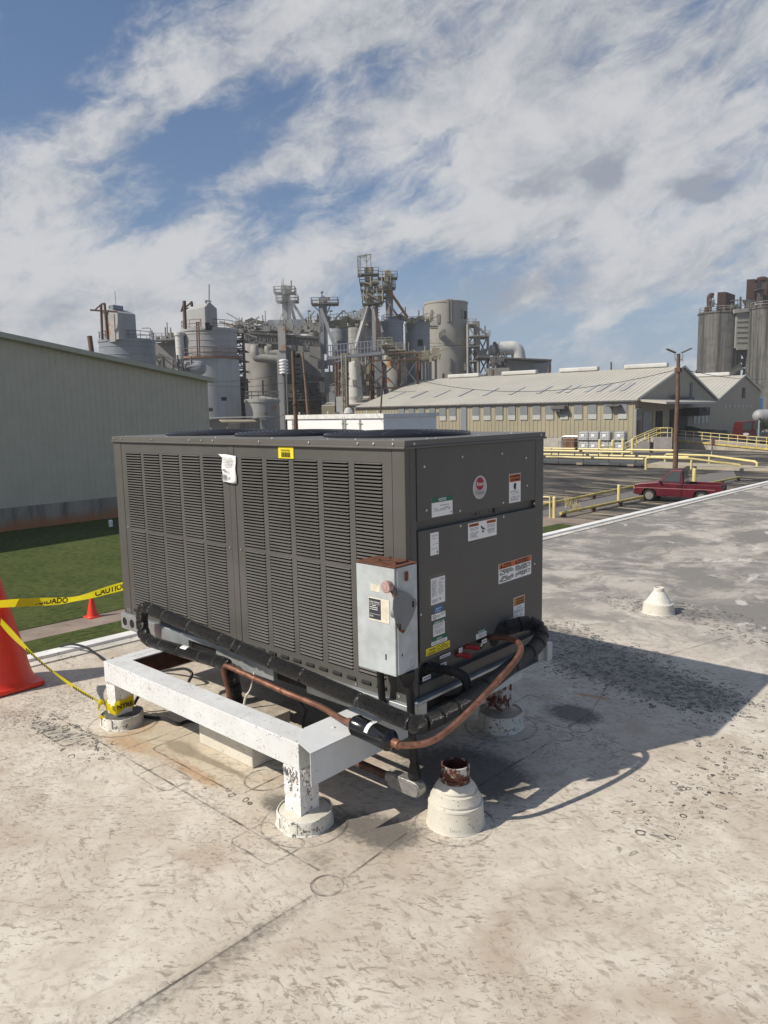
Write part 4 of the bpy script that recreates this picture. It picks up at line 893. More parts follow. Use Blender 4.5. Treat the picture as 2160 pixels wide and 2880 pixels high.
gc = G(266, 1737); cone('traffic_cone', gc.x-.1, gc.y, GZ, .18, .135, .026, .61, 'small-looking orange traffic cone down on the lawn walkway')
# ================================================================== CAUTION TAPE
def ribbon(path, half, mat, name, label, cat='caution tape', group='yellow caution tapes'):
    q = MB(); vs = []
    for p, h in zip(path, half): vs += [Vector(p)-Vector(h), Vector(p)+Vector(h)]
    q.add(vs, [(2*i, 2*i+1, 2*i+3, 2*i+2) for i in range(len(path)-1)], 0, True)
    o = q.build(name, mat, origin=path[0], fixn=False); tag(o, label, cat, group); return o
tA, tB = Vector((-2.80,-.66,.505)), Vector((-2.17,1.02,.50))
aA = on_x(20, 1697, -2.84); 
tA = bp(-6, 1699, 4.33); tB = bp(356, 1647, 5.35)
n = 24; P = []; Hh = []
for i in range(n+1):
    t = i/n; p = tA.lerp(tB, t)+Vector((0,0,-.035*4*t*(1-t)+.006*math.sin(9*t)))
    P.append(p); Hh.append(Vector((.004*math.sin(14*t), .004*math.cos(11*t), .0215+.004*math.sin(8*t)-.004*math.exp(-((t-.55)/.08)**2)+.006*t)))
tp1 = ribbon(P, Hh, m_tape, 'caution_tape', 'yellow caution tape strung from the big cone to behind the unit')
def tape_text(body, t0, t1, size, drop, mat, clip=None, flip=False):
    a, b_ = P[int(t0*n)], P[int(t1*n)]; u = (b_-a).normalized(); u_h = Vector((u.x,u.y,u.z))
    v = Vector((0,0,1)); v = (v-u_h*v.dot(u_h)).normalized()
    if flip: u_h, v = -u_h, -v
    o = text_mesh(body, size, (a+b_)/2+Vector((0,0,drop)), u_h, v, mat, tp1, width=(b_-a).length, bold=.03, lift=.0035*(-1 if flip else 1)*(1))
    if clip is not None:
        bmx = bmesh.new(); bmx.from_mesh(o.data); off = OFF[tp1.name]; c_ = (a+b_)/2+Vector((0,0,clip))-off
        bmesh.ops.bisect_plane(bmx, geom=bmx.verts[:]+bmx.edges[:]+bmx.faces[:], plane_co=c_, plane_no=(0,0,1), clear_outer=True); bmx.to_mesh(o.data); bmx.free()
    return o
q = MB(); q.lathe((-2.895,-.56,0), [(.200-.170*z/.88+.006, z) for z in (.452,.468,.484,.500)], 40, cap=False); q.build('cone_wrap', m_tape, tp1, fixn=False)
tape_text('CAUTION', .72, 1.0, .058, -.016, m_print, clip=.017)
tape_text('CUIDADO', .22, .5, .05, -.017, m_print, clip=.008)
kn = Vector((-1.835,-.415,.125))
p0 = bp(2, 1748, 4.25); pts = [p0.lerp(kn, i/30)+Vector((0,0,-.05*4*(i/30)*(1-i/30))) for i in range(31)]
half = []
for i in range(31):
    a = i*1.15; w_ = .013*(1-i/30)**2.2+.0075; half.append(Vector((.5*w_*math.cos(a*.35), .4*w_*math.sin(a*.3), w_)))
tp2 = ribbon(pts, half, m_tape, 'caution_tape', 'twisted yellow caution tape running from the big cone down to the left post')
q = MB()
for i in list(range(8,16))+list(range(22,28)):
    a, b_ = pts[i], pts[i+1]; d_ = (b_-a)
    for f0 in (.1,.6): q.obox(a+d_*(f0+.12)+Vector((.005,-.006,0)), d_*.11, Vector((.0012,-.0014,0)), Vector((0,0,.0062)))
q.build('lettering', m_print, tp2)
# wrap around the left post, knot and tail
wr = []; wh = []
cx, cy, e = -1.7685,-.3425,.054
for k in range(29):
    s_ = k/28*4; side = int(s_) % 4; f = s_-int(s_)
    cs = [(-e,-e),(e,-e),(e,e),(-e,e),(-e,-e)]
    x_ = cs[side][0]*(1-f)+cs[side+1][0]*f; y_ = cs[side][1]*(1-f)+cs[side+1][1]*f
    wr.append((cx+x_, cy+y_, .115-.012*math.cos(2*PI*k/28)-.012*(1 if side == 0 and .3 < f else 0))); wh.append((0,0,.030+.006*math.sin(k)-(.02*max(0,1-k/5))))
tp3 = ribbon(wr, wh, m_tape, 'caution_tape', 'yellow caution tape knotted around the left post of the stand')
text_mesh('NO', .036, (cx+e-.012,cy-e-.001,.10), (1,0,0), (0,0,1), m_print, tp3, width=.03, bold=.03, lift=.0015)
text_mesh('NTRE', .034, (cx+e+.0015,cy+.0,.105), (0,1,0), (0,0,1), m_print, tp3, width=.09, bold=.03, lift=.0015)
q = MB(); q.ball(kn, .016, 10, 6)
tl = spline([kn, kn+Vector((-.005,-.012,-.03)), kn+Vector((.004,-.02,-.06)), kn+Vector((.045,-.022,-.072)), kn+Vector((.075,-.015,-.06))], 5); vs = []
for i, p in enumerate(tl): vs += [p+Vector((0,-.004,.012+.004*math.sin(i*2))), p-Vector((.006*math.cos(i),0,.010))]
q.add(vs, [(2*i,2*i+1,2*i+3,2*i+2) for i in range(len(tl)-1)], 0, True); q.build('knot', m_tape, tp3, fixn=False)
# ================================================================== LOOSE CABLES
q = MB()
q.tube(spline([tuple(on_z(166,1819,.035)), tuple(on_z(200,1812,.06)), tuple(on_z(240,1820,.06)), tuple(on_z(275,1842,.03)), tuple(on_z(310,1865,.012)), (-1.9,.1,.012), (-1.6,.25,.012)], 6), .008, 8)
q.tube([on_z(166,1819,.035), on_z(158,1830,.012)], .005, 6)
tag(q.build('loose_cable', m_rubber), 'cut end of a black cable lying by the roof edge', 'cable', 'black cables on the roof')
q = MB()
q.tube(spline([tuple(on_z(394,1952,.12)), tuple(on_z(380,1975,.07)), tuple(on_z(378,1995,.03)), tuple(on_z(395,2012,.012)), tuple(on_z(430,2018,.012)), tuple(on_z(462,2022,.012)), tuple(on_z(500,2036,.012)), tuple(on_z(540,2027,.012)), (-1.28,.05,.012), (-1.1,.15,.012)], 6), .009, 8)
tag(q.build('loose_cable', m_rubber), 'black cable snaking past the taped left post toward the curb', 'cable', 'black cables on the roof')
q = MB()
q.tube(spline([tuple(on_z(448,1888,.012)), tuple(on_z(485,1884,.04)), tuple(on_z(520,1881,.08)), tuple(on_z(540,1894,.08)), tuple(on_z(530,1918,.03)), tuple(on_z(520,1935,.012))], 7), .009, 8)
tag(q.build('loose_cable', m_rubber), 'loop of black cable visible through the open stand', 'cable', 'black cables on the roof')
q = MB()
q.tube(spline([(-1.3,.5,.012), (-1.1,.4,.02), (-.95,.25,.014), (-.75,.12,.012), (-.6,.25,.012), (-.5,.45,.012)], 8), .008, 8)
tag(q.build('loose_cable', m_rubber), 'black cable lying in the shade beneath the unit', 'cable', 'black cables on the roof')
#--NEXT--
# ================================================================== YARD: ground, lawn, paths, asphalt
def flat_mat(name, fn, rough=.9, bump=.3, bscale=25):
    mt = bpy.data.materials.new(name); mt.use_nodes = True; nt = mt.node_tree
    b = nt.nodes['Principled BSDF']; b.inputs['Roughness'].default_value = rough; b.inputs['Specular IOR Level'].default_value = .2
    v = nt.nodes.new('ShaderNodeTexCoord').outputs['Object']
    nt.links.new(fn(nt, v), b.inputs['Base Color'])
    bb = nt.nodes.new('ShaderNodeBump'); bb.inputs['Strength'].default_value = bump; bb.inputs['Distance'].default_value = .03
    nt.links.new(noise(nt, v, bscale, 4, .7).v, bb.inputs['Height']); nt.links.new(bb.outputs[0], b.inputs['Normal'])
    return mt
def asphalt(nt, v):
    x, y, z = sep(nt, v)
    a = noise(nt, vec(nt, x*.10, y*.32, 0.0), 1.0, 8, .62, .5); b_ = noise(nt, vec(nt, x*.3, y*1.1, 5.0), 1.2, 7, .65, .3); f = noise(nt, v, 9, 4, .7)
    c = mix(nt, b_.step(.38, .62), (.020,.020,.022), (.075,.072,.068))
    c = mix(nt, (a+(b_-.5)*.7).step(.47, .64)*.9, c, (.215,.185,.145))
    c = mix(nt, f.step(.55,.8)*.3, c, (.15,.145,.135))
    return c
def grass(nt, v):
    x, y, z = sep(nt, v)
    a = noise(nt, v, .6, 6, .65); b_ = noise(nt, vec(nt, x*1.6, y*.9, 0.0), 4.5, 6, .78); f = noise(nt, v, 34, 3, .7); k = noise(nt, vec(nt, x*.25, y*1.4, 3.0), 1.0, 4, .6)
    c = mix(nt, b_.step(.3,.7), (.016,.028,.006), (.098,.125,.032))
    c = mix(nt, a.step(.4,.7)*.5, c, (.105,.120,.036))
    c = mix(nt, k.step(.5,.75)*.35, c, (.030,.050,.010))
    c = mix(nt, f.step(.5,.75)*.5, c, (.018,.030,.006))
    return c
def dirt(nt, v):
    a = noise(nt, v, .35, 7, .65); f = noise(nt, v, 6, 5, .7)
    return mix(nt, f.step(.3,.7)*.5, mix(nt, a.step(.35,.65), (.16,.15,.14), (.27,.245,.21)), (.12,.115,.11))
m_asph = flat_mat('patched_asphalt', asphalt); m_grass = flat_mat('mown_grass', grass, 1.0, 1.0, 22); m_dirt = flat_mat('dusty_ground', dirt)
def sheet(name, pts, z, mat, kind='structure'):
    q = MB(); q.add([(p[0], p[1], z) for p in pts], [tuple(range(len(pts)))]); o = q.build(name, mat, fixn=False)
    if o.data.polygons[0].normal.z < 0: o.data.flip_normals()
    return struct(o, kind)
S = 2500
sheet('ground', [(-S,-S),(S,-S),(S,S),(-S,S)], GZ-.012, m_dirt)
lot = [G(1529,1438), G(2300,1438)]
sheet('parking_lot', [(-70,28.6), (40,28.6), (40,110), (-70,110)], GZ-.006, m_asph)
def wx(y): return -15.95+.045*y
sheet('lawn', [(-33.6,-60), (wx(-60)-.55,-60), (wx(27.4)-.55,27.4), (-33.6,27.4)], GZ+.02, m_grass)
sheet('lawn', [(wx(-60)+.55,-60), (ex(-60),-60), (ex(27)-.0,25.2), (wx(26)+.55,27.0)], GZ+.02, m_grass)
sheet('walkway', [(wx(-60)-.55,-60), (wx(-60)+.55,-60), (wx(27.4)+.55,27.4), (wx(27.4)-.55,27.4)], GZ+.005, m_walk)
sheet('kerb_path', [(-33.6,27.4), (ex(27),27.4), (ex(29),28.9), (-33.6,28.9)], GZ+.008, m_walk)
gA, gB, gC, gD = G(1540,1430), G(1806,1374), G(2065,1346), G(1590,1452)
sheet('gravel_strip', [tuple(G(1500,1437))[:2], tuple(G(1800,1373))[:2], tuple(G(2060,1318))[:2], tuple(G(2075,1348))[:2], tuple(G(1812,1404))[:2], tuple(G(1575,1455))[:2], tuple(G(1500,1470))[:2]], GZ-.001, flat_mat('grey_gravel', lambda nt, v: mix(nt, noise(nt, v, 14, 5, .8).step(.3,.7), (.11,.105,.10), (.24,.225,.21)), .95, .8, 30))
# painted bay lines
m_line = M('worn_yellow_line', (.60,.52,.34), .8, 0, .25, 2, blot=.3, bcol=(.1,.1,.1), bscale=3)
c4 = lambda x, y: (1520+x/3.77, 1280+y/3.77)
for i, (a, b_) in enumerate((((35,420),(430,455)), ((35,475),(240,502)), ((260,380),(660,410)), ((440,335),(870,362)), ((550,292),(1010,328)), ((730,257),(1300,302)), ((920,226),(1420,262)), ((545,615),(830,637)), ((820,553),(1090,577)), ((1060,497),(1330,520)), ((2010,245),(2250,262)), ((1990,290),(2200,305)))):
    p0, p1 = G(*c4(*a)), G(*c4(*b_)); d_ = (p1-p0).normalized().cross(Vector((0,0,1)))*.055
    q = MB(); q.add([(p.x, p.y, GZ-.002) for p in (p0-d_, p1-d_, p1+d_, p0+d_)], [(0,1,2,3)]); o = q.build('bay_line', m_line, fixn=False)
    if o.data.polygons[0].normal.z < 0: o.data.flip_normals()
    struct(o)
# ---------------------------------------------------------------- raised pipe barriers beside the bays
def pipe_barrier(a, b_, label, r=.075, h=.22):
    t = thing('pipe_barrier', tuple(a), label, 'barrier', 'low yellow pipe barriers in the parking lot')
    q = MB(); q.cyl(a+Vector((0,0,h)), b_+Vector((0,0,h)), r, seg=10); q.build('rail', m_yeldirty, t)
    n = max(2, int((b_-a).length/2.6))
    for k in range(n+1):
        p = a.lerp(b_, (k+.1)/(n+.2)); q = MB(); q.box((p.x-.1,p.y-.08,GZ), (p.x+.1,p.y+.08,GZ+h-r*.5)); q.build('support', m_plantrust, t)
pipe_barrier(G(*c4(-60,592)), G(*c4(1060,352)), 'low yellow pipe barrier on blocks running behind the front of the pickup')
pipe_barrier(G(*c4(212,668)), G(2080,1351), 'low yellow pipe barrier on blocks running under the nose of the pickup')
def bollard(px, py, pt, label, r=.085):
    g = G(px, py); top = bp(px, pt, Zof(g))
    t = thing('bollard', tuple(g), label, 'bollard', 'yellow steel bollards')
    q = MB(); q.cyl(g, (g.x,g.y,top.z-.05), r, seg=14); q.build('post', m_yel, t)
    q = MB(); q.lathe((g.x,g.y,top.z-.05), [(r,0),(r*.85,.035),(r*.4,.06),(.0001,.065)], 14, cap=False); q.build('cap', m_yel, t)
bollard(*c4(145,668), c4(0,440)[1], 'yellow bollard beside the short rail gate near the unit')
bollard(*c4(828,515), c4(0,315)[1], 'tall yellow bollard on the gravel strip left of the pickup')
bollard(1952, 1362, 1318, 'yellow bollard right behind the pickup cab', .13)
bollard(1912, 1340, 1322, 'short yellow bollard at the foot of the light pole', .13)
g = G(*c4(100,670)); top = bp(c4(100,0)[0], c4(0,445)[1], Zof(g)); lf = G(*c4(-150,655))
t = thing('rail_gate', tuple(g), 'short yellow pipe rail at the end of the low barrier', 'railing')
q = MB(); q.cyl(g, top, .035, seg=8); q.cyl(top, (lf.x,lf.y,top.z), .035, seg=8); q.cyl((g.x,g.y,GZ+.75), (lf.x,lf.y,GZ+.75), .03, seg=8); q.cyl(lf, (lf.x,lf.y,top.z), .035, seg=8); q.build('rail', m_yel, t)
for (x_, y_, lb) in ((290,555,'tuft of dry straw weeds by the low barrier'), (380,600,'taller tuft of dry straw weeds on the gravel strip')):
    g = G(*c4(x_, y_)); q = MB(); rr = random.Random(x_)
    for k in range(40):
        a = rr.uniform(0,2*PI); l_ = rr.uniform(.3,.75); r_ = rr.uniform(0,.15); b0 = g+Vector((r_*math.cos(a*3), r_*math.sin(a*3), 0)); tp = b0+Vector((.25*l_*math.cos(a), .25*l_*math.sin(a), l_))
        q.add([b0+Vector((-.012,0,0)), b0+Vector((.012,0,0)), tp], [(0,1,2)])
    tag(q.build('dry_weeds', m_straw, origin=g, fixn=False), lb, 'weeds')
# ================================================================== LEFT WAREHOUSE
WXp = -33.2
c0, c1_ = on_x(0, 942, WXp), on_x(583, 1067, WXp)
sl_ = (c0.z-c1_.z)/(c1_.y-c0.y)
def ztop(y): return c1_.z+sl_*(c1_.y-y)
lw_ = thing('metal_warehouse', (WXp, c1_.y, GZ), 'olive grey ribbed metal warehouse with a sloping roof edge behind the lawn', 'warehouse')
ya = -8.0; zb_ = GZ+1.07
def ribbed(mb, p0, u, length, zb, zt, pitch, dep, nrm, ribw=.06, mi=0):
    # flat sheet with standing trapezoid ribs; zb and zt are functions of the distance along the wall
    n = int(length/pitch); P = []
    for k in range(n+1):
        s_ = k*pitch
        for ds_, o_ in ((0,0),(pitch*.5-ribw,0),(pitch*.5-ribw*.45,dep),(pitch*.5+ribw*.45,dep),(pitch*.5+ribw,0)):
            if s_+ds_ <= length: P.append((s_+ds_, o_))
    P.append((length, 0)); vs = []
    for s_, o_ in P:
        b0 = Vector(p0)+Vector(u)*s_+Vector(nrm)*o_; vs += [(b0.x,b0.y,zb(s_)), (b0.x,b0.y,zt(s_))]
    mb.add(vs, [(2*i, 2*i+2, 2*i+3, 2*i+1) for i in range(len(P)-1)], mi)
q = MB(); ribbed(q, (WXp,ya,0), (0,1,0), c1_.y-ya, lambda s: zb_, lambda s: ztop(ya+s)-.02, .305, .028, (1,0,0), .032)
q.add([(WXp,c1_.y,zb_),(WXp-30,c1_.y,zb_),(WXp-30,c1_.y,c1_.z),(WXp,c1_.y,c1_.z)], [(0,1,2,3)]); q.build('wall', m_cladL, lw_, fixn=False)
q = MB(); q.box((WXp-29,ya,GZ), (WXp+.02,c1_.y-.02,zb_)); 
def basemat(nt, v):
    x, y, z = sep(nt, v); st_ = noise(nt, vec(nt, x, y*1.0, z*.15), 1.6, 6, .65); bl = noise(nt, v, 1.1, 6, .65)
    c = mix(nt, st_.step(.4,.7), (.37,.325,.265), (.17,.165,.15))
    return mix(nt, ((.72-z)+(bl-.5)*1.0).step(0,.6)*.9, c, (.40,.17,.075))
q.build('concrete_base', flat_mat('rust_washed_concrete', basemat, .9, .2, 8), lw_)
q = MB(); yr = c1_.y+.25
q.add([(WXp+.35,yr,ztop(yr)),(WXp+.35,ya,ztop(ya)),(WXp-30,ya,ztop(ya)),(WXp-30,yr,ztop(yr)),(WXp+.35,yr,ztop(yr)+.05),(WXp+.35,ya,ztop(ya)+.05),(WXp-30,ya,ztop(ya)+.05),(WXp-30,yr,ztop(yr)+.05)], [(0,3,2,1),(4,5,6,7),(0,1,5,4),(3,0,4,7),(1,2,6,5),(2,3,7,6)]); q.build('roof', m_trimL, lw_)
q = MB(); q.add([(WXp+.30,yr+.05,ztop(yr)-.16),(WXp+.30,ya,ztop(ya)-.16),(WXp+.36,ya,ztop(ya)-.13),(WXp+.36,yr+.05,ztop(yr)-.13),(WXp+.42,yr+.05,ztop(yr)+.08),(WXp+.42,ya,ztop(ya)+.08),(WXp+.30,ya,ztop(ya)+.09),(WXp+.30,yr+.05,ztop(yr)+.09)], [(0,1,2,3),(3,2,5,4),(4,5,6,7),(0,3,4,7),(1,6,5,2)])
q.add([(WXp+.05,yr,ztop(yr)-.17),(WXp+.05,ya,ztop(ya)-.17),(WXp+.30,ya,ztop(ya)-.165),(WXp+.30,yr,ztop(yr)-.165)], [(0,1,2,3)]); q.build('eave_trim', m_trimL, lw_)
g = on_z(312, 1482, GZ); q = MB(); q.lathe((g.x,g.y,GZ), [(.09,0),(.09,.2),(.10,.21),(.10,.28),(.05,.33),(.0001,.34)], 14, cap=False)
tag(q.build('cleanout_cap', m_white3, origin=g), 'small white pipe cap poking out of the lawn near the warehouse', 'pipe cap')
# ================================================================== WHITE PENTHOUSE BUILDING
def side(px, C, d):                            # distance along d from C until the picture column px
    r_ = ray(px, 1150); k = r_.dot(rh)/r_.dot(fh); c_ = C-CAM
    L0, Z0, dx_, dz_ = c_.dot(rh), c_.dot(fh), Vector(d).dot(rh), Vector(d).dot(fh)
    return (k*Z0-L0)/(dx_-k*dz_)
C = bp(1078, 1163, 58); wl = side(807, C, (-1,0,0)); wr_ = side(1227, C, (0,1,0))
wb = thing('white_building', (C.x, C.y, GZ), 'low bright white flat-roofed block directly beyond the top of the unit', 'building')
q = MB(); q.box((C.x-wl,C.y,GZ), (C.x,C.y+wr_,C.z-.02)); q.build('wall', m_white3, wb)
q = MB(); q.box((C.x-wl-.12,C.y-.12,C.z-.36), (C.x+.12,C.y-.001,C.z)); q.box((C.x+.001,C.y,C.z-.30), (C.x+.12,C.y+wr_+.2,C.z-.005)); q.box((C.x-wl-.12,C.y,C.z-.018), (C.x+.0005,C.y+wr_+.2,C.z-.006)); q.build('parapet_cap', M('white_coping', (.72,.71,.68), .5), wb)
for px in (822, 963, 969, 1011):
    p = on_y(px, 1180, C.y-.1); q = MB(); q.cyl((p.x,C.y-.10,GZ+1), (p.x,C.y-.10,on_y(px,1172 if px != 1011 else 1180,C.y-.1).z), .055, seg=8); q.bar((p.x-.25,C.y-.06,C.z-.75), (p.x+.25,C.y-.06,C.z-.75), .05); q.build('wall_pipe', m_trimL, wb)
for px in (846, 926, 1035, 1066):
    p = on_y(px, 1163, C.y+.2); q = MB(); q.cyl((p.x,C.y+.05,C.z-.01), (p.x,C.y+.05,C.z+.13), .05, seg=8); q.ball((p.x,C.y+.05,C.z+.16), .08); q.build('roof_stud', m_trimL, wb)
p = bp(980, 1163, 66); q = MB(); t = thing('roof_ventilator', (p.x,p.y,p.z-2.2), 'cream domed turbine ventilator peeking over the white building', 'ventilator')
z0 = p.z-.15; q.lathe((p.x,p.y,z0), [(.35,-2.0),(.35,0),(.5,.02),(.48,.12),(.40,.18)], 20); q.build('base', m_plantD, t)
q = MB(); q.lathe((p.x,p.y,z0), [(.43,.18),(.42,.28),(.36,.31),(.36,.42),(.30,.45),(.27,.58),(.12,.66),(.0001,.68)], 20, cap=False); q.build('dome', m_plantw, t)
# ================================================================== UTILITY AND LIGHT POLES
def pole(name, px0, py0, px1, py1, Z, r0, r1, label, mat=m_wood, group='wooden utility poles'):
    top = bp(px0, py0, Z); low = bp(px1, py1, Z); d_ = (low-top); base = top+d_*((GZ-top.z)/d_.z)
    t = thing(name, tuple(base), label, 'utility pole', group)
    q = MB(); n = 6; q.tube([base.lerp(top, k/n)+Vector((.02*math.sin(k*2),0,0)) for k in range(n+1)], [r1+(r0-r1)*k/n for k in range(n+1)], 10); q.build('pole', mat, t)
    return t, top, base
t, top, base = pole('utility_pole', 824, 987, 833, 1212, 48, .11, .17, 'stout brown wooden pole leaning in front of the white building')
q = MB(); q.ball(top+rh*.28+fh*.05+Vector((0,0,-.28)), .19, sz=.8); q.cyl(top+rh*.1+Vector((0,0,-.2)), top+rh*.3+Vector((0,0,-.2)), .03, seg=6); q.build('lamp_head', m_dark, t)
q = MB()
for k in range(5): q.cyl(top+rh*.12+Vector((0,0,-.9-.28*k)), top+rh*.42+Vector((0,0,-.86-.28*k)), .025, seg=6); q.ball(top+rh*.30+Vector((0,0,-.85-.28*k)), .06, 8, 6)
q.build('insulator', m_dark, t); q = MB(); q.lathe((base.lerp(top,.62).x, base.lerp(top,.62).y, base.lerp(top,.62).z), [(.155,0),(.165,.02),(.165,.16),(.155,.18)], 12); q.build('band', m_plantrust, t)
t, top, base = pole('utility_pole', 851, 989, 866, 1162, 100, .14, .2, 'second wooden pole tilted just right of the stout one', M('reddish_pole_wood', (.20,.12,.08), .85, 0, .25, 1, streak=.4))
pole('utility_pole', 739, 1069, 743, 1211, 110, .11, .16, 'thin dark pole in front of the rust-streaked tank', m_woodgrey)
pole('utility_pole', 1078, 1030, 1070, 1165, 75, .06, .13, 'thin dark pole rising before the beige warehouse roof', m_woodgrey)
pole('utility_pole', 252, 945, 258, 990, 62, .2, .22, 'brown pole stub above the roof of the olive grey warehouse', m_wood)
pole('utility_pole', 1719, 1018, 1719, 1040, 160, .16, .2, 'thin distant pole sticking up behind the beige warehouse ridge', m_woodgrey)
pole('utility_pole', 1958, 1041, 1958, 1060, 150, .12, .16, 'tiny distant pole left of the stained concrete silos', m_woodgrey)
g = G(1898, 1336); Zp = Zof(g)
t, top, base = pole('light_pole', 1909, 995, 1898, 1336, Zp, .12, .19, 'tall brown wooden pole with two floodlights behind the red pickup', m_wood, None)
t['category'] = 'light pole'
for s_ in (-1, 1):
    a = top+rh*s_*.28
    q = MB(); q.cyl(top+Vector((0,0,-.55)), a+Vector((0,0,-.35)), .03, seg=6); q.cyl(a+Vector((0,0,-.55)), a+Vector((0,0,.0)), .045, seg=8); q.build('bracket', m_galv, t)
    q = MB(); q.obox(a+rh*s_*.28+Vector((0,0,.22)), rh*s_*.34+Vector((0,0,.15)), fh*.14, Vector((-rh.x*s_*.02, -rh.y*s_*.02, .045))); q.build('floodlight', m_plantD, t, bevel=.02)
q = MB(); q.box((top.x-.2,top.y-.2,top.z-1.3), (top.x+.2,top.y+.2,top.z-1.0)); q.build('junction_box', m_plantrust, t)
def wire(pts, sag, r, label):
    P = []
    for i in range(len(pts)-1):
        a, b_ = pts[i], pts[i+1]
        P += [a.lerp(b_, k/12)-Vector((0,0,sag*4*(k/12)*(1-k/12))) for k in range(12)]
    P.append(pts[-1]); q = MB(); q.tube(P, r, 5); tag(q.build('overhead_wire', m_dark), label, 'wire', 'overhead wires')
wire([bp(1170,1068,70), bp(1895,1042,Zp)], 1.3, .022, 'black wire sagging across the beige roof to the light pole')
wire([bp(1925,1040,Zp), bp(2170,1064,120)], .4, .025, 'black wire running right from the light pole')
wire([bp(570,1068,60), bp(824,1042,48)], .35, .016, 'upper black wire before the white-streaked silo')
wire([bp(578,1082,60), bp(830,1072,48)], .25, .016, 'lower black wire before the white-streaked silo')
wire([bp(835,1045,48), bp(1170,1100,80)], .5, .018, 'black wire running from the stout pole toward the rust tanks')
wire([bp(700,1185,60), bp(830,1150,48)], .3, .014, 'slack wire in front of the rust-streaked tank')
# ================================================================== BEIGE WAREHOUSE (two gables side by side)
C1 = bp(1787, 1124, 86); C1 = Vector((C1.x, C1.y, 0))
e1 = (-rh*.78+fh*.626).normalized(); e2 = (rh*.626+fh*.78).normalized()
ZE, ZR1, ZR2, ZE3 = bp(1787,1124,86).z, bp(1908,1030,86+.78*16.6).z, bp(2085,1055,86+.78*48.9).z, bp(2133,1100,86+.78*61).z
w1, wp1, wp2, w3, LW = 33.2, 16.6, 48.9, 61.0, 42.5
ZBW = -1.85
def W(a, b_, z): p = C1+e1*a+e2*b_; return Vector((p.x, p.y, z))
bw = thing('warehouse', tuple(W(0,0,GZ)), 'long beige double-gabled warehouse with a ribbed roof across the lot', 'warehouse')
q = MB(); ribbed(q, W(0,0,0), e1, LW, lambda s: ZBW, lambda s: ZE-.05, .55, .05, -e2, .10); q.build('side_wall', m_cladW, bw, fixn=False)
def zg(b_):
    if b_ < wp1: return ZE+(ZR1-ZE)*b_/wp1
    if b_ < w1: return ZR1+(ZE-ZR1)*(b_-wp1)/(w1-wp1)
    if b_ < wp2: return ZE+(ZR2-ZE)*(b_-w1)/(wp2-w1)
    return ZR2+(ZE3-ZR2)*(b_-wp2)/(w3-wp2)
q = MB(); ribbed(q, W(0,0,0), e2, w3, lambda s: ZBW, lambda s: zg(s)-.05, .55, .045, -e1, .10); q.add([W(0,w3,GZ),W(LW,w3,GZ),W(LW,w3,ZE3),W(0,w3,ZE3)], [(0,1,2,3)]); q.build('gable_wall', m_cladW2, bw, fixn=False)
q = MB(); q.add([W(.02,.02,GZ),W(LW,.02,GZ),W(LW,.02,ZBW),W(.02,.02,ZBW)], [(0,1,2,3)]); q.add([W(.02,.02,GZ),W(.02,w3,GZ),W(.02,w3,ZBW),W(.02,.02,ZBW)], [(0,1,2,3)]); q.build('concrete_base', m_conc, bw, fixn=False)
def roof_slope(b0, z0, b1, z1, name='roof'):
    q = MB(); n = int(LW/.62); P = []
    up_ = Vector((0,0,1))
    for k in range(n+1):
        s_ = k*LW/n
        for ds_, h in ((0,0),(.24,0),(.28,.045),(.34,.045),(.38,0)):
            if s_+ds_ <= LW: P.append((s_+ds_-.25, h))
    vs = []
    for s_, h in P: vs += [W(s_,b0,z0+h), W(s_,b1,z1+h)]
    q.add(vs, [(2*i,2*i+2,2*i+3,2*i+1) for i in range(len(P)-1)])
    return q.build(name, m_roofW, bw, fixn=False)
roof_slope(-.3, ZE-.08, wp1, ZR1); roof_slope(w1, ZE, wp1, ZR1-.004); roof_slope(w1, ZE+.004, wp2, ZR2); roof_slope(w3, ZE3, wp2, ZR2-.004)
q = MB()
for a, b_ in (((-.3,-.05),(wp1,0)), ((wp1,0),(w1,0)), ((w1,0),(wp2,0)), ((wp2,0),(w3+.2,0))):
    z0 = zg(max(0,a[0]))+.0; z1 = zg(min(w3,b_[0]-1e-4)); q.bar(W(-.3,a[0],z0), W(-.3,b_[0],z1), .1, .28)
q.build('rake_trim', m_trimL, bw); q = MB(); q.bar(W(-.3,-.33,ZE-.12), W(LW,-.33,ZE-.12), .12, .16); q.build('gutter', m_plantD, bw)
q = MB(); q.add([W(LW,0,GZ),W(LW,0,ZE-.1),W(LW,wp1,ZR1-.1),W(LW,w1,ZE-.1),W(LW,w1,GZ)], [(0,1,2,3,4)]); q.build('gable_wall', m_cladW2, bw, fixn=False)
m_rooflt = M('faded_roof_light', (.36,.375,.375), .4, 0, .06, 1)
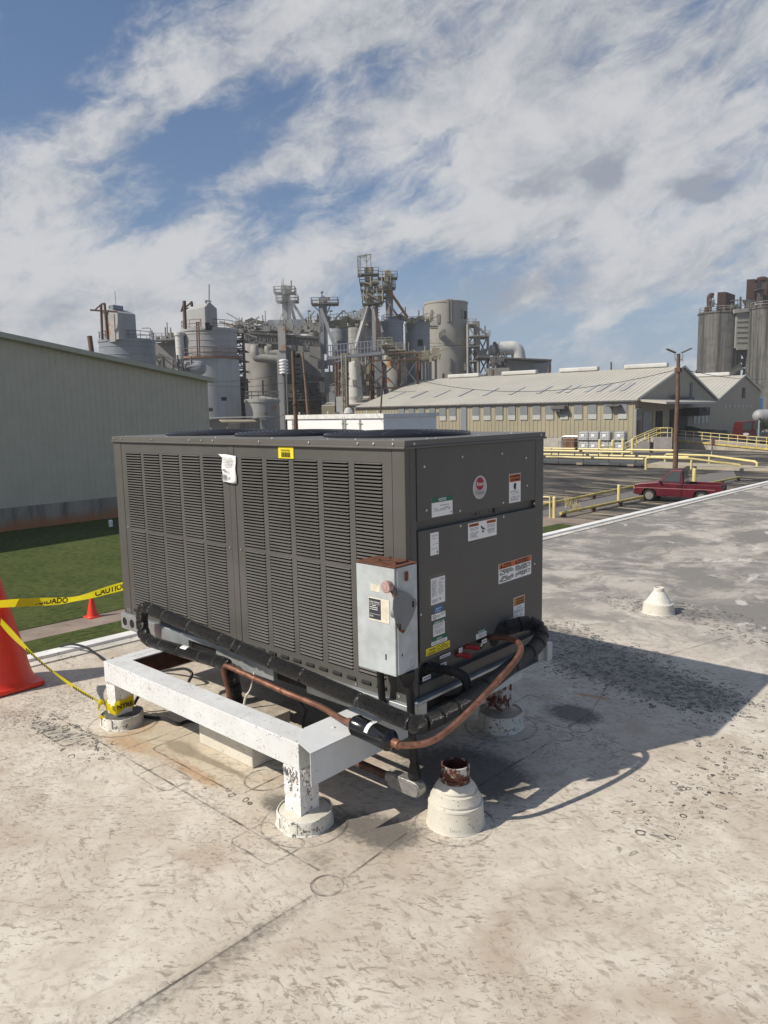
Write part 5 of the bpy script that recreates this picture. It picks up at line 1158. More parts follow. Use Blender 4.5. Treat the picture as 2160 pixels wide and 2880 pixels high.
# translucent wall panels, each its own pane
kx = [1782-30, 1710, 1667, 1627, 1587.5, 1547, 1510, 1474, 1440, 1405, 1371, 1339, 1274, 1246, 1216, 1186, 1158, 1130]
for i, px in enumerate(kx):
    s_ = side(px, C1, e1)
    zt_, zb2 = ZE-.15, ZE-2.15
    q = MB(); q.obox(W(s_,-.10,(zt_+zb2)/2+.3), e1*.52, e2*.02, Vector((0,0,(zt_-zb2)/2-.3))); wn = q.build('translucent_panel', m_pale, bw)
    q = MB(); q.obox(W(s_,-.10,zb2+.28), e1*.52, e2*.021, Vector((0,0,.3))); q.build('lower_pane', m_lowpane, wn)
s_ = side(1305, C1, e1); q = MB(); q.obox(W(s_,-.10,-.1), e1*.45, e2*.03, Vector((0,0,2.6))); q.build('downpipe_panel', m_plantB, bw)
for k in range(4):                              # faded panels on the gable
    b_ = 22.6+1.9*k; q = MB(); q.obox(W(-.085,b_,ZE-2.6), e2*.5, e1*.02, Vector((0,0,.7))); q.build('translucent_panel', M('dull_panel', (.46,.46,.43), .5) if k == 0 else bpy.data.materials['dull_panel'], bw)
for k in range(7):
    b_ = 38.0+2.7*k; q = MB(); q.obox(W(-.085,b_,ZE-1.0), e2*.55, e1*.02, Vector((0,0,.16))); q.build('translucent_panel', bpy.data.materials['dull_panel'], bw)
q = MB(); q.obox(W(-.1,wp1+4.0,ZR1-3.0), e2*.55, e1*.05, Vector((0,0,.9)))
for k in range(9): q.obox(W(-.16,wp1+4.0,ZR1-3.75+.19*k), e2*.5, e1*.03, Vector((0,0,.02)), 1)
q.build('gable_vent', [m_plantD, m_trimL], bw)
q = MB(); q.obox(W(-.12,wp2,ZR2-2.9), e2*.8, e1*.06, Vector((0,0,.85))); q.build('gable_vent', M('dark_louvre', (.05,.035,.03), .7), bw)
for px in (1306, 1461, 1627, 1814):             # ridge vents
    s_ = side(px, W(0,wp1,0), e1); q = MB(); q.obox(W(s_,wp1,ZR1+.28), e1*2.9, e2*.45, Vector((0,0,.28))); q.build('ridge_vent', m_plantw, bw, bevel=.12)
s_ = side(1998, W(0,wp2,0), e1); q = MB(); q.obox(W(s_,wp2,ZR2+.3), e1*2.9, e2*.45, Vector((0,0,.3))); q.build('ridge_vent', m_plantw, bw, bevel=.12)
for px, w_ in ((1578,.9), (1732,.75)):
    s_ = side(px, C1, e1); q = MB(); q.obox(W(s_,-.55,ZE-.72 if px == 1578 else ZE-.62), e1*w_, e2*.45, Vector((0,0,.22 if px == 1578 else .1)))
    if px == 1578: q.obox(W(s_+.25,-.6,ZE-1.05), e1*.5, e2*.25, Vector((0,0,.14)))
    q.build('wall_light_box', m_plantD, bw, bevel=.05)
for px in (1580, 1660, 1730, 1760): 
    s_ = side(px, W(0,5,0), e1); q = MB(); q.add([W(s_,4.2,zg(4.2)+.09),W(s_+.6,4.2,zg(4.2)+.09),W(s_+.6,8.2,zg(8.2)+.09),W(s_,8.2,zg(8.2)+.09)], [(0,1,2,3)]); q.build('roof_light', m_rooflt, bw, fixn=False)
for k in range(9):
    s_ = 6+4.1*k; q = MB(); q.add([W(s_,4.2,zg(4.2)+.092),W(s_+.6,4.2,zg(4.2)+.092),W(s_+.6,8.2,zg(8.2)+.092),W(s_,8.2,zg(8.2)+.092)], [(0,1,2,3)]); q.build('roof_light', m_rooflt, bw, fixn=False)
# dock front on the gable: canopy, doors, pipes
ga = lambda px: side(px, C1, e2)
def gable_box(b0, b1, z0, z1, out, mat, name, dep=.05):
    q = MB(); q.obox(W(-out,(b0+b1)/2,(z0+z1)/2), e2*((b1-b0)/2), e1*dep, Vector((0,0,(z1-z0)/2))); return q.build(name, mat, bw)
DZ = -1.75
zz = lambda px, py: bp(px, py, 86+.78*ga(px)).z
gable_box(ga(1792), ga(1800), DZ, zz(1796,1182), .1, m_door, 'door')
gable_box(ga(1807), ga(1832), DZ, zz(1820,1157), .1, M('grey_roller_door', (.30,.31,.32), .5, .2), 'roller_door')
gable_box(ga(1833), ga(1838), DZ, zz(1835,1157), .14, m_yeldirty, 'door_jamb')
gable_box(ga(1844), ga(1861), DZ, zz(1852,1156), .1, m_dark, 'dock_opening')
gable_box(ga(1861), ga(1866), DZ, zz(1863,1175), .14, m_yeldirty, 'door_jamb')
gable_box(ga(1884), ga(1932), DZ, zz(1905,1150), .1, m_dark, 'dock_opening')
gable_box(ga(1791.5), ga(1802), zz(1796,1162)-.0, zz(1796,1162)+.22, .1, m_pale, 'small_vent'); gable_box(ga(1791.5), ga(1802), zz(1796,1172), zz(1796,1172)+.22, .1, m_pale, 'small_vent')
q = MB(); b0, b1 = ga(1789), ga(1944); zc0 = zz(1862,1128)
q.add([W(-.05,b0,zc0+.25),W(-.05,b1,zc0+.25),W(-3.4,b1-.5,zc0-.15),W(-3.4,b0,zc0-.15),W(-.05,b0,zc0),W(-.05,b1,zc0),W(-3.4,b1-.5,zc0-.4),W(-3.4,b0,zc0-.4)], [(0,1,2,3),(4,7,6,5),(3,2,6,7),(2,1,5,6),(0,3,7,4)]); q.build('canopy', m_roofW, bw)
q = MB(); q.tube(spline([W(-.5,ga(1879),zz(1880,1124)), W(-.5,ga(1880),zz(1880,1116)), W(-.5,ga(1884),zz(1884,1113)), W(-.5,ga(1890),zz(1890,1118)), W(-.5,ga(1915),zz(1915,1119)), W(-.5,ga(1936),zz(1936,1119)), W(-.5,ga(1937),zz(1937,1128))], 5), .17, 8); q.build('exhaust_pipe', m_plantD, bw)
q = MB(); q.obox(W(-1.2,(ga(1918)+ga(1950))/2,zz(1934,1158)), e2*((ga(1950)-ga(1918))/2), e1*1.0, Vector((0,0,.55))); q.ball(W(-2.25,ga(1938),zz(1934,1153)), .3, 8, 6, 1); q.build('dock_shelter', [m_dark, m_pale], bw)
q = MB(); q.tube([W(-.2,-.3,ZBW), W(-.2,-.3,zz(1787,1152)), W(-.2,1.4,zz(1800,1149))], .14, 8); q.build('downpipe', m_galv, bw)
# ================================================================== DOCK, STAIRS, RAMP
c3 = lambda x, y: (1780+x/4.366, 1020+y/4.366)
d0, d1_ = G(*c3(262,1042)), G(*c3(1760,1103))
zt0, zt1 = bp(*c3(265,922), Zof(d0)).z, bp(*c3(1760,1066), Zof(d1_)).z
dk = thing('loading_dock', tuple(d0), 'concrete loading ramp with stained side and yellow railing in front of the warehouse', 'loading dock')
bk = e2*7.0
q = MB(); q.add([d0, d1_, d1_+bk, d0+bk, Vector((d0.x,d0.y,zt0)), Vector((d1_.x,d1_.y,zt1)), Vector((d1_.x,d1_.y,zt1))+bk, Vector((d0.x,d0.y,zt0))+bk], [(0,3,2,1),(4,5,6,7),(0,1,5,4),(1,2,6,5),(2,3,7,6),(3,0,4,7)])
q.build('ramp', M('stained_dock_concrete', (.36,.32,.26), .9, 0, .2, 1, streak=.7, scol=(.13,.115,.10)), dk)
n_ = (d1_-d0).cross(Vector((0,0,1))).normalized(); n_ = n_ if n_.dot(CAM-d0) > 0 else -n_
q = MB(); q.bar(Vector((d0.x,d0.y,zt0-.05))+n_*.06, Vector((d1_.x,d1_.y,zt1-.05))+n_*.06, .11, .2); q.build('yellow_edge', m_yeldirty, dk)
def railing(mb, pts, h, npost, r=.03, rails=(1.0,.5)):
    for i in range(len(pts)-1):
        a, b_ = Vector(pts[i]), Vector(pts[i+1])
        for f in rails: mb.cyl(a+Vector((0,0,h*f)), b_+Vector((0,0,h*f)), r, seg=6)
        n = npost if isinstance(npost, int) else npost[i]
        for k in range(n+1): p = a.lerp(b_, k/n); mb.cyl(p, p+Vector((0,0,h)), r, seg=6)
q = MB(); railing(q, [Vector((d0.x,d0.y,zt0)), Vector((d1_.x,d1_.y,zt1))], 1.15, 14, .04, (1,.66,.33)); q.build('railing', m_yel, dk)
# concrete stair up to the door
s0, s1 = G(*c3(40,1105)), G(*c3(215,1085))
sx_ = (rh*.97-fh*.1).normalized(); sy_ = (fh*.97+rh*.1).normalized()
stt = thing('concrete_stair', tuple(s0), 'small concrete stair with yellow handrails at the warehouse corner', 'stairs')
q = MB(); ns = 8; tz = DZ-.02; p0 = s0-rh*2.2
for k in range(ns):
    h0 = (tz-GZ)*(k+1)/ns; a = s0+sx_*(.35*k-1.2); q.obox(a+sy_*.9+Vector((0,0,h0/2)), sx_*.185, sy_*.9, Vector((0,0,h0/2)))
a = s0+sx_*(.35*ns+.1); q.obox(a+sy_*.9+Vector((0,0,(tz-GZ)/2)), sx_*.95, sy_*.905, Vector((0,0,(tz-GZ)/2))); q.build('steps', m_conc, stt)
q = MB()
for o_ in (0, 1.75):
    A2 = s0+sx_*(-1.3)+sy_*o_; B2 = s0+sx_*(.35*ns-.2)+sy_*o_+Vector((0,0,tz-GZ)); C2 = s0+sx_*(.35*ns+1.0)+sy_*o_+Vector((0,0,tz-GZ))
    railing(q, [A2, B2, C2], 1.05, [3,1], .04)
q.build('handrail', m_yel, stt)
# ================================================================== INTERMEDIATE BULK CONTAINERS
def tote(loc):
    t = thing('bulk_container', loc, '', 'container', 'white caged bulk containers stacked by the warehouse')
    x, y, z = loc
    def ob(mb, c_, a, b_, h, mi=0): mb.obox(Vector((x,y,z))+rh_*c_[0]+fh_*c_[1]+Vector((0,0,c_[2])), rh_*a, fh_*b_, Vector((0,0,h)), mi)
    rh_, fh_ = e1*-1, e2
    q = MB(); ob(q, (0,.5,.10), .6, .5, .03); [ob(q, (dx_,.5,.04), .07, .5, .04) for dx_ in (-.52,0,.52)]; q.build('pallet', m_dark, t)
    q = MB(); ob(q, (0,.5,.63), .56, .46, .49); q.build('tank', m_tote, t, bevel=.08)
    q = MB()
    for k in range(7): ob(q, (-.6+.2*k,-.0,.64), .010, .010, .5); ob(q, (-.6+.2*k,1.0,.64), .010, .010, .5)
    for k in range(1,5): ob(q, (-.6,.2*k,.64), .014, .014, .5); ob(q, (.6,.2*k,.64), .014, .014, .5)
    for k in range(6):
        for yy in (-.0, 1.0): ob(q, (0,yy,.16+.195*k), .61, .016, .016)
        for xx in (-.6,.6): ob(q, (xx,.5,.16+.195*k), .016, .5, .016)
    q.build('cage', m_cage, t)
    q = MB(); ob(q, (-.05,-.025,.70), .2, .006, .16); q.build('label_plate', m_paper, t)
    return t
names = ['white caged container, {} in the {} row of the stack']
ords = ['leftmost', 'second from left', 'third from left', 'fourth from left', 'rightmost']
first = None
zt_b = GZ+.02
bx_ = [1643, 1671, 1699, 1727, 1750]; tx_ = [1641, 1670, 1702, 1743]
for row, xs_, zz_ in ((0, bx_, zt_b), (1, tx_, zt_b+1.19)):
    for i, px in enumerate(xs_):
        s_ = side(px, W(0,-2.6,0), e1); p = W(s_, -2.6-(.3 if row == 0 and i == 4 else 0), zz_)
        lb = 'white caged container, %s in %s row of the stack by the warehouse' % ((ords if row == 0 else ['leftmost','second','third','rightmost'])[i], 'bottom' if row == 0 else 'top')
        if first is None: first = tote(tuple(p)); first['label'] = lb
        else: dup(first, p, lb)
# low yellow guards before the totes
for i, (px, py, pt, lb) in enumerate(((c3(0,0)[0],1,1,''),)): pass
c2_ = lambda x, y: (1580+x/4.366, 1180+y/4.366)
for x_, yb, yt_, lb in ((465,400,250,'yellow post in front of the left half of the container stack'), (625,410,258,'yellow post in front of the middle of the container stack'), (748,412,245,'yellow post at the right end of the container stack'), (865,408,240,'yellow post beside the concrete stair')):
    px, py = c2_(x_, yb); Zq = 81; a = bp(px, py, Zq); top = bp(px, c2_(0,yt_)[1], Zq)
    t = thing('bollard', (a.x,a.y,GZ), lb, 'bollard', 'yellow steel bollards'); q = MB(); q.cyl((a.x,a.y,GZ), (a.x,a.y,top.z), .17, seg=12); q.lathe((a.x,a.y,top.z), [(.17,0),(.1,.08),(.0001,.1)], 12, cap=False); q.build('post', m_yel, t)
a, b_ = bp(*c2_(470,330), 80.5), bp(*c2_(620,330), 80.5)
q = MB(); q.cyl((a.x,a.y,a.z), (b_.x,b_.y,a.z), .06, seg=6); q.cyl((a.x,a.y,a.z), (b_.x,b_.y,GZ+.1), .05, seg=6); q.cyl((b_.x,b_.y,a.z), (a.x,a.y,GZ+.1), .05, seg=6); q.cyl((a.x,a.y,a.z), (a.x,a.y,GZ), .05, seg=6); q.cyl((b_.x,b_.y,a.z), (b_.x,b_.y,GZ), .05, seg=6)
tag(q.build('cross_braced_guard', m_yel, origin=(a.x,a.y,GZ)), 'yellow cross-braced pipe guard before the container stack', 'guard rail')
s_ = side(1606, W(0,-1.5,0), e1); p = W(s_,-1.6,GZ); t = thing('rusty_tank', tuple(p), 'rusty brown box tank with a bent pipe left of the container stack', 'tank')
q = MB(); q.obox(p+Vector((0,0,.75)), e1*.75, e2*.5, Vector((0,0,.75))); q.build('body', M('rusty_tank_steel', (.16,.075,.045), .8, 0, .4, 1.5, streak=.5), t, bevel=.05); q = MB(); q.tube(spline([p+e1*1.1, p+e1*1.1+Vector((0,0,1.3)), p+e1*.8+Vector((0,0,1.7)), p-e1*1.0+Vector((0,0,1.7))], 6), .12, 8); q.build('bent_pipe', m_galv, t)
a, b_ = bp(*c2_(-40,272), 80), bp(*c2_(200,280), 80); q = MB(); railing(q, [Vector((a.x,a.y,GZ)), Vector((b_.x,b_.y,GZ))], a.z-GZ, 3, .035, (1,.55)); tag(q.build('pipe_fence', m_planty, origin=(a.x,a.y,GZ)), 'dull yellow pipe fence along the warehouse foot', 'railing')
# ================================================================== TRUCK SCALE
k0, k1 = G(1529-120, 1302.5), G(*c4(1108,133))
su = (k1-k0).normalized(); sn = su.cross(Vector((0,0,1))); sn = sn if sn.dot(fh) > 0 else -sn
sw = 3.4; hd_ = bp(c4(1108,0)[0], c4(0,95)[1], Zof(k1)).z-GZ
ts = thing('truck_scale', tuple(k1), 'long dark steel truck scale with double yellow pipe rails across the lot', 'weighbridge')
Ls = (k1-k0).length
q = MB(); mid_ = (k0+k1)/2+sn*sw/2; q.obox(mid_+Vector((0,0,.12+(hd_-.12)/2)), su*Ls/2, sn*sw/2, Vector((0,0,(hd_-.12)/2))); 
for k in range(int(Ls/1.9)): p = k1-su*(k*1.9+.3); q.obox(p-sn*.04+Vector((0,0,.12+(hd_-.12)/2)), su*.05, sn*.05, Vector((0,0,(hd_-.12)/2)))
q.build('deck', M('scale_deck_steel', (.075,.08,.085), .6, .2, .2, .8), ts)
q = MB()
for k in range(int(Ls/4.6)+1): p = k1-su*(k*4.6+1.2)-sn*.08; q.obox(p+Vector((0,0,hd_*.6)), su*.28, sn*.03, Vector((0,0,hd_*.3)))
q.build('hatch_cover', m_planty, ts)
q = MB()
for o_ in (.0, sw):
    k = 0; x_ = .2
    while x_+.3 < Ls:
        p = k1-su*(x_+.6)+sn*o_
        q = MB(); q.cyl(p+Vector((0,0,hd_*.4)), p+Vector((0,0,hd_+1.0)), .05, seg=6); q.build('rail_post', m_plantD, ts); x_ += 2.35
seg_ = 4.6
for o_, hs in ((-.07,(.42,.98)), (sw+.07,(.42,.98))):
    for j, h in enumerate(hs):
        x_ = .12+(1.1 if j else 0); 
        if o_ > 1: x_ -= 2.6
        while x_+.4 < Ls:
            x2 = min(Ls, x_+seg_-.3); q = MB(); q.cyl(k1-su*x_+sn*o_+Vector((0,0,hd_+h)), k1-su*x2+sn*o_+Vector((0,0,hd_+h)), .085, seg=8); q.build('yellow_rail', m_yel, ts); x_ += seg_
text_mesh('METTLER TOLEDO', .2, tuple(k1+su*side(1700, k1, su)-sn*.06+Vector((0,0,hd_*.5))), tuple(su), (0,0,1), m_galv, ts, width=1.0, bold=.0)
# approach slab with its tan side wall and bent guard rails
rt = thing('scale_ramp', tuple(k1), 'concrete approach ramp with a tan side wall at the end of the truck scale', 'ramp')
r0, r1 = G(*c3(150,1312)), G(*c3(1560,1350)); 
zr0 = GZ+hd_-.02
q = MB(); q.add([k1+su*.1, k1+su*17, k1+su*17+sn*sw, k1+su*.1+sn*sw, (k1+su*.1)+Vector((0,0,hd_)), k1+su*17+Vector((0,0,.03)), k1+su*17+sn*sw+Vector((0,0,.03)), k1+su*.1+sn*sw+Vector((0,0,hd_))], [(4,5,6,7),(0,1,5,4),(2,3,7,6),(3,0,4,7),(1,2,6,5)]); q.build('slab', M('ramp_concrete', (.40,.35,.27), .9, 0, .15, .8, streak=.4), rt)
def bent_rail(pts3, Z0, label):
    # first and last points are feet on the yard
    t = thing('guard_rail', (0,0,0), label, 'guard rail', 'bent yellow guard rails on the scale ramp')
    return t
for pts, lb in (([(160,1312),(160,1180),(185,1165),(720,1182),(1300,1255),(1325,1270),(1325,1312)], 'bent yellow guard rail on the near side of the scale ramp'), ([(395,1215),(397,1140),(415,1125),(940,1142),(1500,1215),(1525,1232),(1525,1300)], 'bent yellow guard rail on the far side of the scale ramp')):
    f0, f1 = G(*c3(*pts[0])), G(*c3(*pts[-1])); Za, Zb_ = Zof(f0), Zof(f1); x0_, x1_ = pts[0][0], pts[-1][0]
    P = [bp(*c3(x, y), Za+(Zb_-Za)*(x-x0_)/(x1_-x0_)) for x, y in pts]; P[0].z = GZ; P[-1].z = GZ
    t = thing('guard_rail', tuple(P[0]), lb, 'guard rail', 'bent yellow guard rails on the scale ramp')
    q = MB(); q.tube(P, .10, 10); q.build('rail', m_yel, t)
    q = MB(); m_ = P[3]; q.cyl(m_, (m_.x,m_.y,GZ), .09, seg=10); q.build('post', m_yel, t)
g = G(*c3(962,1150)); Zs = Zof(g); tp_ = bp(*c3(985,935), Zs); sg = thing('warning_sign', tuple(g), 'small maroon and grey sign on a leaning post before the loading ramp', 'sign')
q = MB(); q.cyl(g, tp_, .035, seg=6); q.build('post', m_plantw, sg)
q = MB(); c_ = bp(*c3(978,978), Zs); q.obox(c_-fh*.06, rh*.20, fh*.02, Vector((0,0,.33))); sb_ = q.build('panel', m_maroon, sg)
q = MB(); q.obox(c_-fh*.09+rh*-.15+Vector((0,0,.02)), rh*.06, fh*.008, Vector((0,0,.3)))
for k in range(3): q.obox(c_-fh*.09+rh*.05+Vector((0,0,.16-.13*k)), rh*.09, fh*.008, Vector((0,0,.018)))
q.build('panel_print', m_cage, sg); c_ = bp(*c3(972,1060), Zs); q = MB(); q.obox(c_-fh*.06, rh*.10, fh*.02, Vector((0,0,.22))); q.build('small_panel', m_plantB, sg)
# dark covered trailer behind the ramp rail, red yard truck and things at the right edge
p = bp(*c3(860,850), 98); dt = thing('covered_dumpster', (p.x,p.y,GZ), 'dark open-topped dumpster with a slumped tarp behind the ramp railing', 'dumpster')
z_ = bp(*c3(860,832), 98).z; q = MB(); q.obox(Vector((p.x,p.y,(GZ+1+z_)/2)), rh*3.4, fh*1.1, Vector((0,0,(z_-GZ-1)/2))); q.build('bin', m_plantD, dt)
q = MB(); q.prism([bp(*c3(690,830),97), bp(*c3(735,782),97), bp(*c3(870,822),97), bp(*c3(1020,822),97), bp(*c3(1020,845),97), bp(*c3(690,845),97)], fh*2.0); q.build('tarp', m_dark, dt)
yt_ = thing('yard_truck', tuple(G(2110,1268)), 'red yard truck cab parked behind the ramp railing at the right edge', 'truck')
Zt = 92; a = bp(2085,1225,Zt); b_ = bp(2133,1183,Zt)
q = MB(); q.prism([bp(2083,1238,Zt), bp(2083,1207,Zt), bp(2090,1186,Zt), bp(2126,1183,Zt), bp(2128,1238,Zt)], fh*2.2); q.build('cab', m_reddull, yt_, bevel=.08)
q = MB(); q.prism([p_-fh*.03 for p_ in (bp(2087,1211,Zt), bp(2093,1189,Zt), bp(2115,1187,Zt), bp(2113,1210,Zt))], fh*.05); q.build('windscreen', m_glass, yt_)
q = MB(); q.prism([p_-fh*.03 for p_ in (bp(2119,1208,Zt), bp(2120,1188,Zt), bp(2126,1187,Zt), bp(2126,1206,Zt))], fh*.05); q.build('side_window', m_glass, yt_)
q = MB(); c_ = bp(2098,1221,Zt); q.prism([c_-fh*.04+rh*.38*math.cos(k*PI/8)+Vector((0,0,.16*math.sin(k*PI/8))) for k in range(16)], fh*.03); q.build('oval_emblem', m_paper, yt_)
for px in (2110, 2150):
    c_ = bp(px,1243,Zt); q = MB(); q.cyl(c_-fh*.2, c_+fh*.2, .5, seg=16); q.build('wheel', m_tyre, yt_)
q = MB(); c_ = bp(2150,1232,Zt); q.obox(c_, rh*2.2, fh*.9, Vector((0,0,.22))); q.build('chassis', m_plantD, yt_)
q = MB(); c_ = bp(2134,1210,Zt); q.cyl(Vector((c_.x,c_.y,c_.z-1.3)), Vector((c_.x,c_.y,c_.z+1.2)), .12, seg=8); q.build('exhaust_stack', m_galv, yt_)
p = bp(2172,1170,112); q = MB(); q.cyl(p-rh*1.9, p+rh*4, 1.0, seg=20); q.ball(p-rh*1.9, 1.0, 16, 10); t = tag(q.build('white_tanker', m_plantA, origin=(p.x,p.y,GZ)), 'white cylindrical tank trailer at the right edge beyond the warehouse', 'tank trailer')
p = bp(2133,1132,135); z_ = p.z; q = MB(); q.lathe((p.x,p.y,0), [(.8,GZ),(.8,z_+.6),(.7,z_+.85),(.3,z_+.95),(.0001,z_+.96)], 16, cap=False); tag(q.build('blue_tank', m_ltblue, origin=(p.x,p.y,GZ)), 'light blue upright tank at the right edge before the concrete silos', 'tank')
def leaf_crown(c, rx, rz, n, s_, seed):
    q = MB(); rr = random.Random(seed)
    for k in range(n):
        d_ = Vector((rr.gauss(0,1), rr.gauss(0,1), rr.gauss(0,1))).normalized()*(rr.random()**.4); p = Vector(c)+Vector((d_.x*rx, d_.y*rx, d_.z*rz))*(.8+.3*math.sin(d_.x*5+seed))
        u = Vector((rr.gauss(0,1), rr.gauss(0,1), rr.gauss(0,1))).normalized(); v = u.orthogonal().normalized(); q.add([p-u*s_, p+v*s_*.6, p+u*s_, p-v*s_*.6], [(0,1,2,3)])
    return q
p = bp(2152,1195,100); t = thing('shrub', (p.x,p.y,GZ), 'dark leafy shrub behind the red yard truck', 'shrub'); leaf_crown((p.x,p.y,p.z), 1.3, 1.0, 900, .12, 4).build('crown', m_leaf, t, fixn=False); q = MB(); q.cyl((p.x,p.y,GZ), (p.x,p.y,p.z), .1, .05, 8); q.build('trunk', m_wood, t)
# ================================================================== RED PICKUP
fw = G(1826, 1409); hdg = (-rh*.83+fh*.558).normalized(); lft = Vector((0,0,1)).cross(hdg)
pk = thing('pickup_truck', (0,0,0), 'old dark red single-cab pickup parked below the roof edge', 'pickup truck')
WB = 2.65; org = fw - lft*.70 - hdg*1.30
def T(x, y, z): p = org+hdg*x+lft*y; return Vector((p.x, p.y, GZ+(z if z < .36 else .36+(z-.36)*1.09)))
pk.location = T(0,0,0); OFF[pk.name] = T(0,0,0)
def arch(cx, r_, z0, a0=0, n=9): return [(cx+r_*math.cos(PI*k/n), max(z0, .31+r_*math.sin(PI*k/n))) for k in range(n+1)]
zf = .30; hw = .82
fa, ra = 1.30, 1.30-WB
front = [(-.38,zf),(-.38,.95),(.88,.985),(1.15,.96),(1.75,.90),(2.06,.845),(2.10,.80),(2.11,.52),(2.06,.36),(fa+.43,.34)]+arch(fa,.40,zf)[0:]+[(fa-.43,zf)]
def tri_prism(poly, y0, y1): 
    q = MB(); q.prism([T(x,y0,z) for x, z in poly], lft*(y1-y0)); return q
tri_prism(front, -hw, hw).build('body', m_red, pk, bevel=.035)
rear = [(-2.28,.42),(-2.26,.93),(-.40,.945),(-.40,zf),(ra+.43,zf)]+arch(ra,.40,zf)+[(ra-.43,.36)]
bd_ = MB()
for y0 in (-hw, hw-.05): bd_.prism([T(x,y0,z) for x, z in rear], lft*.05)
bd_.prism([T(-2.27,-hw+.05,.42),T(-2.27,hw-.05,.42),T(-2.25,hw-.05,.93),T(-2.25,-hw+.05,.93)], hdg*.05)
bd_.prism([T(-.45,-hw+.05,.5),T(-.45,hw-.05,.5),T(-.45,hw-.05,.93),T(-.45,-hw+.05,.93)], hdg*.04)
bd_.build('bed', m_red, pk, bevel=.012)
q = MB(); q.prism([T(-2.2,-hw+.06,.55),T(-2.2,hw-.06,.55),T(-.5,hw-.06,.55),T(-.5,-hw+.06,.55)], (0,0,.03)); q.build('bed_floor', m_dark, pk)
q = MB(); bt_, tpw = .78, .66
cab = [T(.88,-bt_,.97),T(.88,bt_,.97),T(-.42,bt_,.94),T(-.42,-bt_,.94),T(.22,-tpw,1.575),T(.22,tpw,1.575),T(-.34,tpw,1.605),T(-.34,-tpw,1.605)]
q.add(cab, [(0,3,2,1),(4,5,6,7),(0,1,5,4),(1,2,6,5),(2,3,7,6),(3,0,4,7)]); q.build('cab', m_red, pk, bevel=.03)
q = MB(); q.prism([T(.20,-tpw+.02,1.59),T(.20,tpw-.02,1.59),T(-.33,tpw-.02,1.62),T(-.33,-tpw+.02,1.62)], (0,0,.012)); q.build('roof_panel', M('dark_roof_paint', (.05,.012,.016), .4), pk)
def lerp4(A, B, C_, D_, u, v): return A.lerp(B, u).lerp(D_.lerp(C_, u), v)
def pane(A, B, C_, D_, m_u, m_v, nm, off):
    q = MB(); q.prism([lerp4(A,B,C_,D_,u,v)+off for u, v in ((m_u,m_v),(1-m_u,m_v),(1-m_u,1-m_v),(m_u,1-m_v))], off*.2); q.build(nm, m_glass, pk)
pane(cab[1],cab[2],cab[6],cab[5], .12,.12,'side_window', lft*.022); pane(cab[3],cab[0],cab[4],cab[7], .12,.12,'side_window', lft*-.022)
pane(cab[0],cab[1],cab[5],cab[4], .07,.08,'windscreen', (hdg+Vector((0,0,1))).normalized()*.022); pane(cab[2],cab[3],cab[7],cab[6], .08,.12,'rear_window', hdg*-.022)
q = MB(); q.prism([T(x,hw+.001,z) for x, z in ((.80,.36),(.82,.93),(-.34,.915),(-.34,.36))], lft*.012); dr = q.build('door', m_red, pk, bevel=.008); q = MB(); q.box((0,0,0),(0,0,0)) if False else q.obox(T(-.20,hw+.022,.80), hdg*.09, lft*.012, Vector((0,0,.022))); q.build('handle', m_dark, dr)
q = MB(); q.obox(T(.72,hw+.10,1.02), hdg*.05, lft*.09, Vector((0,0,.06))); q.build('mirror', m_dark, pk, bevel=.015)
q = MB(); q.obox(T(0,hw+.014,.70), hdg*2.0, lft*.004, Vector((0,0,.012))); q.build('side_stripe', M('pale_stripe', (.42,.22,.22), .5), pk)
for cx in (fa, ra):
    for s_ in (1, -1):
        w_ = MB(); w_.tube([T(cx,s_*.58,.315), T(cx,s_*.60,.315), T(cx,s_*.76,.315), T(cx,s_*.79,.315)], [.27,.315,.315,.28], 24); wh_ = w_.build('wheel', m_tyre, pk)
        w_ = MB(); w_.tube([T(cx,s_*.78,.315), T(cx,s_*.795,.315)], [.21,.20], 20); w_.tube([T(cx,s_*.79,.315), T(cx,s_*.81,.315)], [.075,.06], 12); w_.build('rim', m_rim, wh_)
        w_ = MB(); w_.tube([T(cx,s_*.50,.33), T(cx,s_*.575,.33)], [.38,.385], 20); w_.build('wheel_well', m_dark, pk)
for s_ in (1, -1):
    q = MB(); q.obox(T(2.105,s_*.58,.70), hdg*.012, lft*.14, Vector((0,0,.07))); q.build('headlight', m_glass, pk)
    q = MB(); q.obox(T(2.09,s_*.77,.70), hdg*.03, lft*.055, Vector((0,0,.07))); q.build('indicator', m_orange2, pk)
    q = MB(); q.obox(T(-2.285,s_*.74,.72), hdg*.008, lft*.06, Vector((0,0,.10))); q.build('tail_light', M('red_lens', (.3,.02,.015), .3) if s_ == 1 else bpy.data.materials['red_lens'], pk)
q = MB(); q.obox(T(2.14,0,.47), hdg*.05, lft*.80, Vector((0,0,.07))); q.build('front_bumper', m_plantD, pk, bevel=.02)
q = MB(); q.obox(T(-2.33,0,.42), hdg*.05, lft*.78, Vector((0,0,.06))); q.build('rear_bumper', m_dark, pk, bevel=.02)
text_mesh('NISSAN', .10, tuple(T(-2.285,0,.76)), tuple(-lft), (0,0,1), m_paper, pk, width=.45, bold=.01, lift=.006)
q = MB(); q.obox(T(0,0,.33), hdg*1.9, lft*.55, Vector((0,0,.06))); q.build('underbody', m_dark, pk)
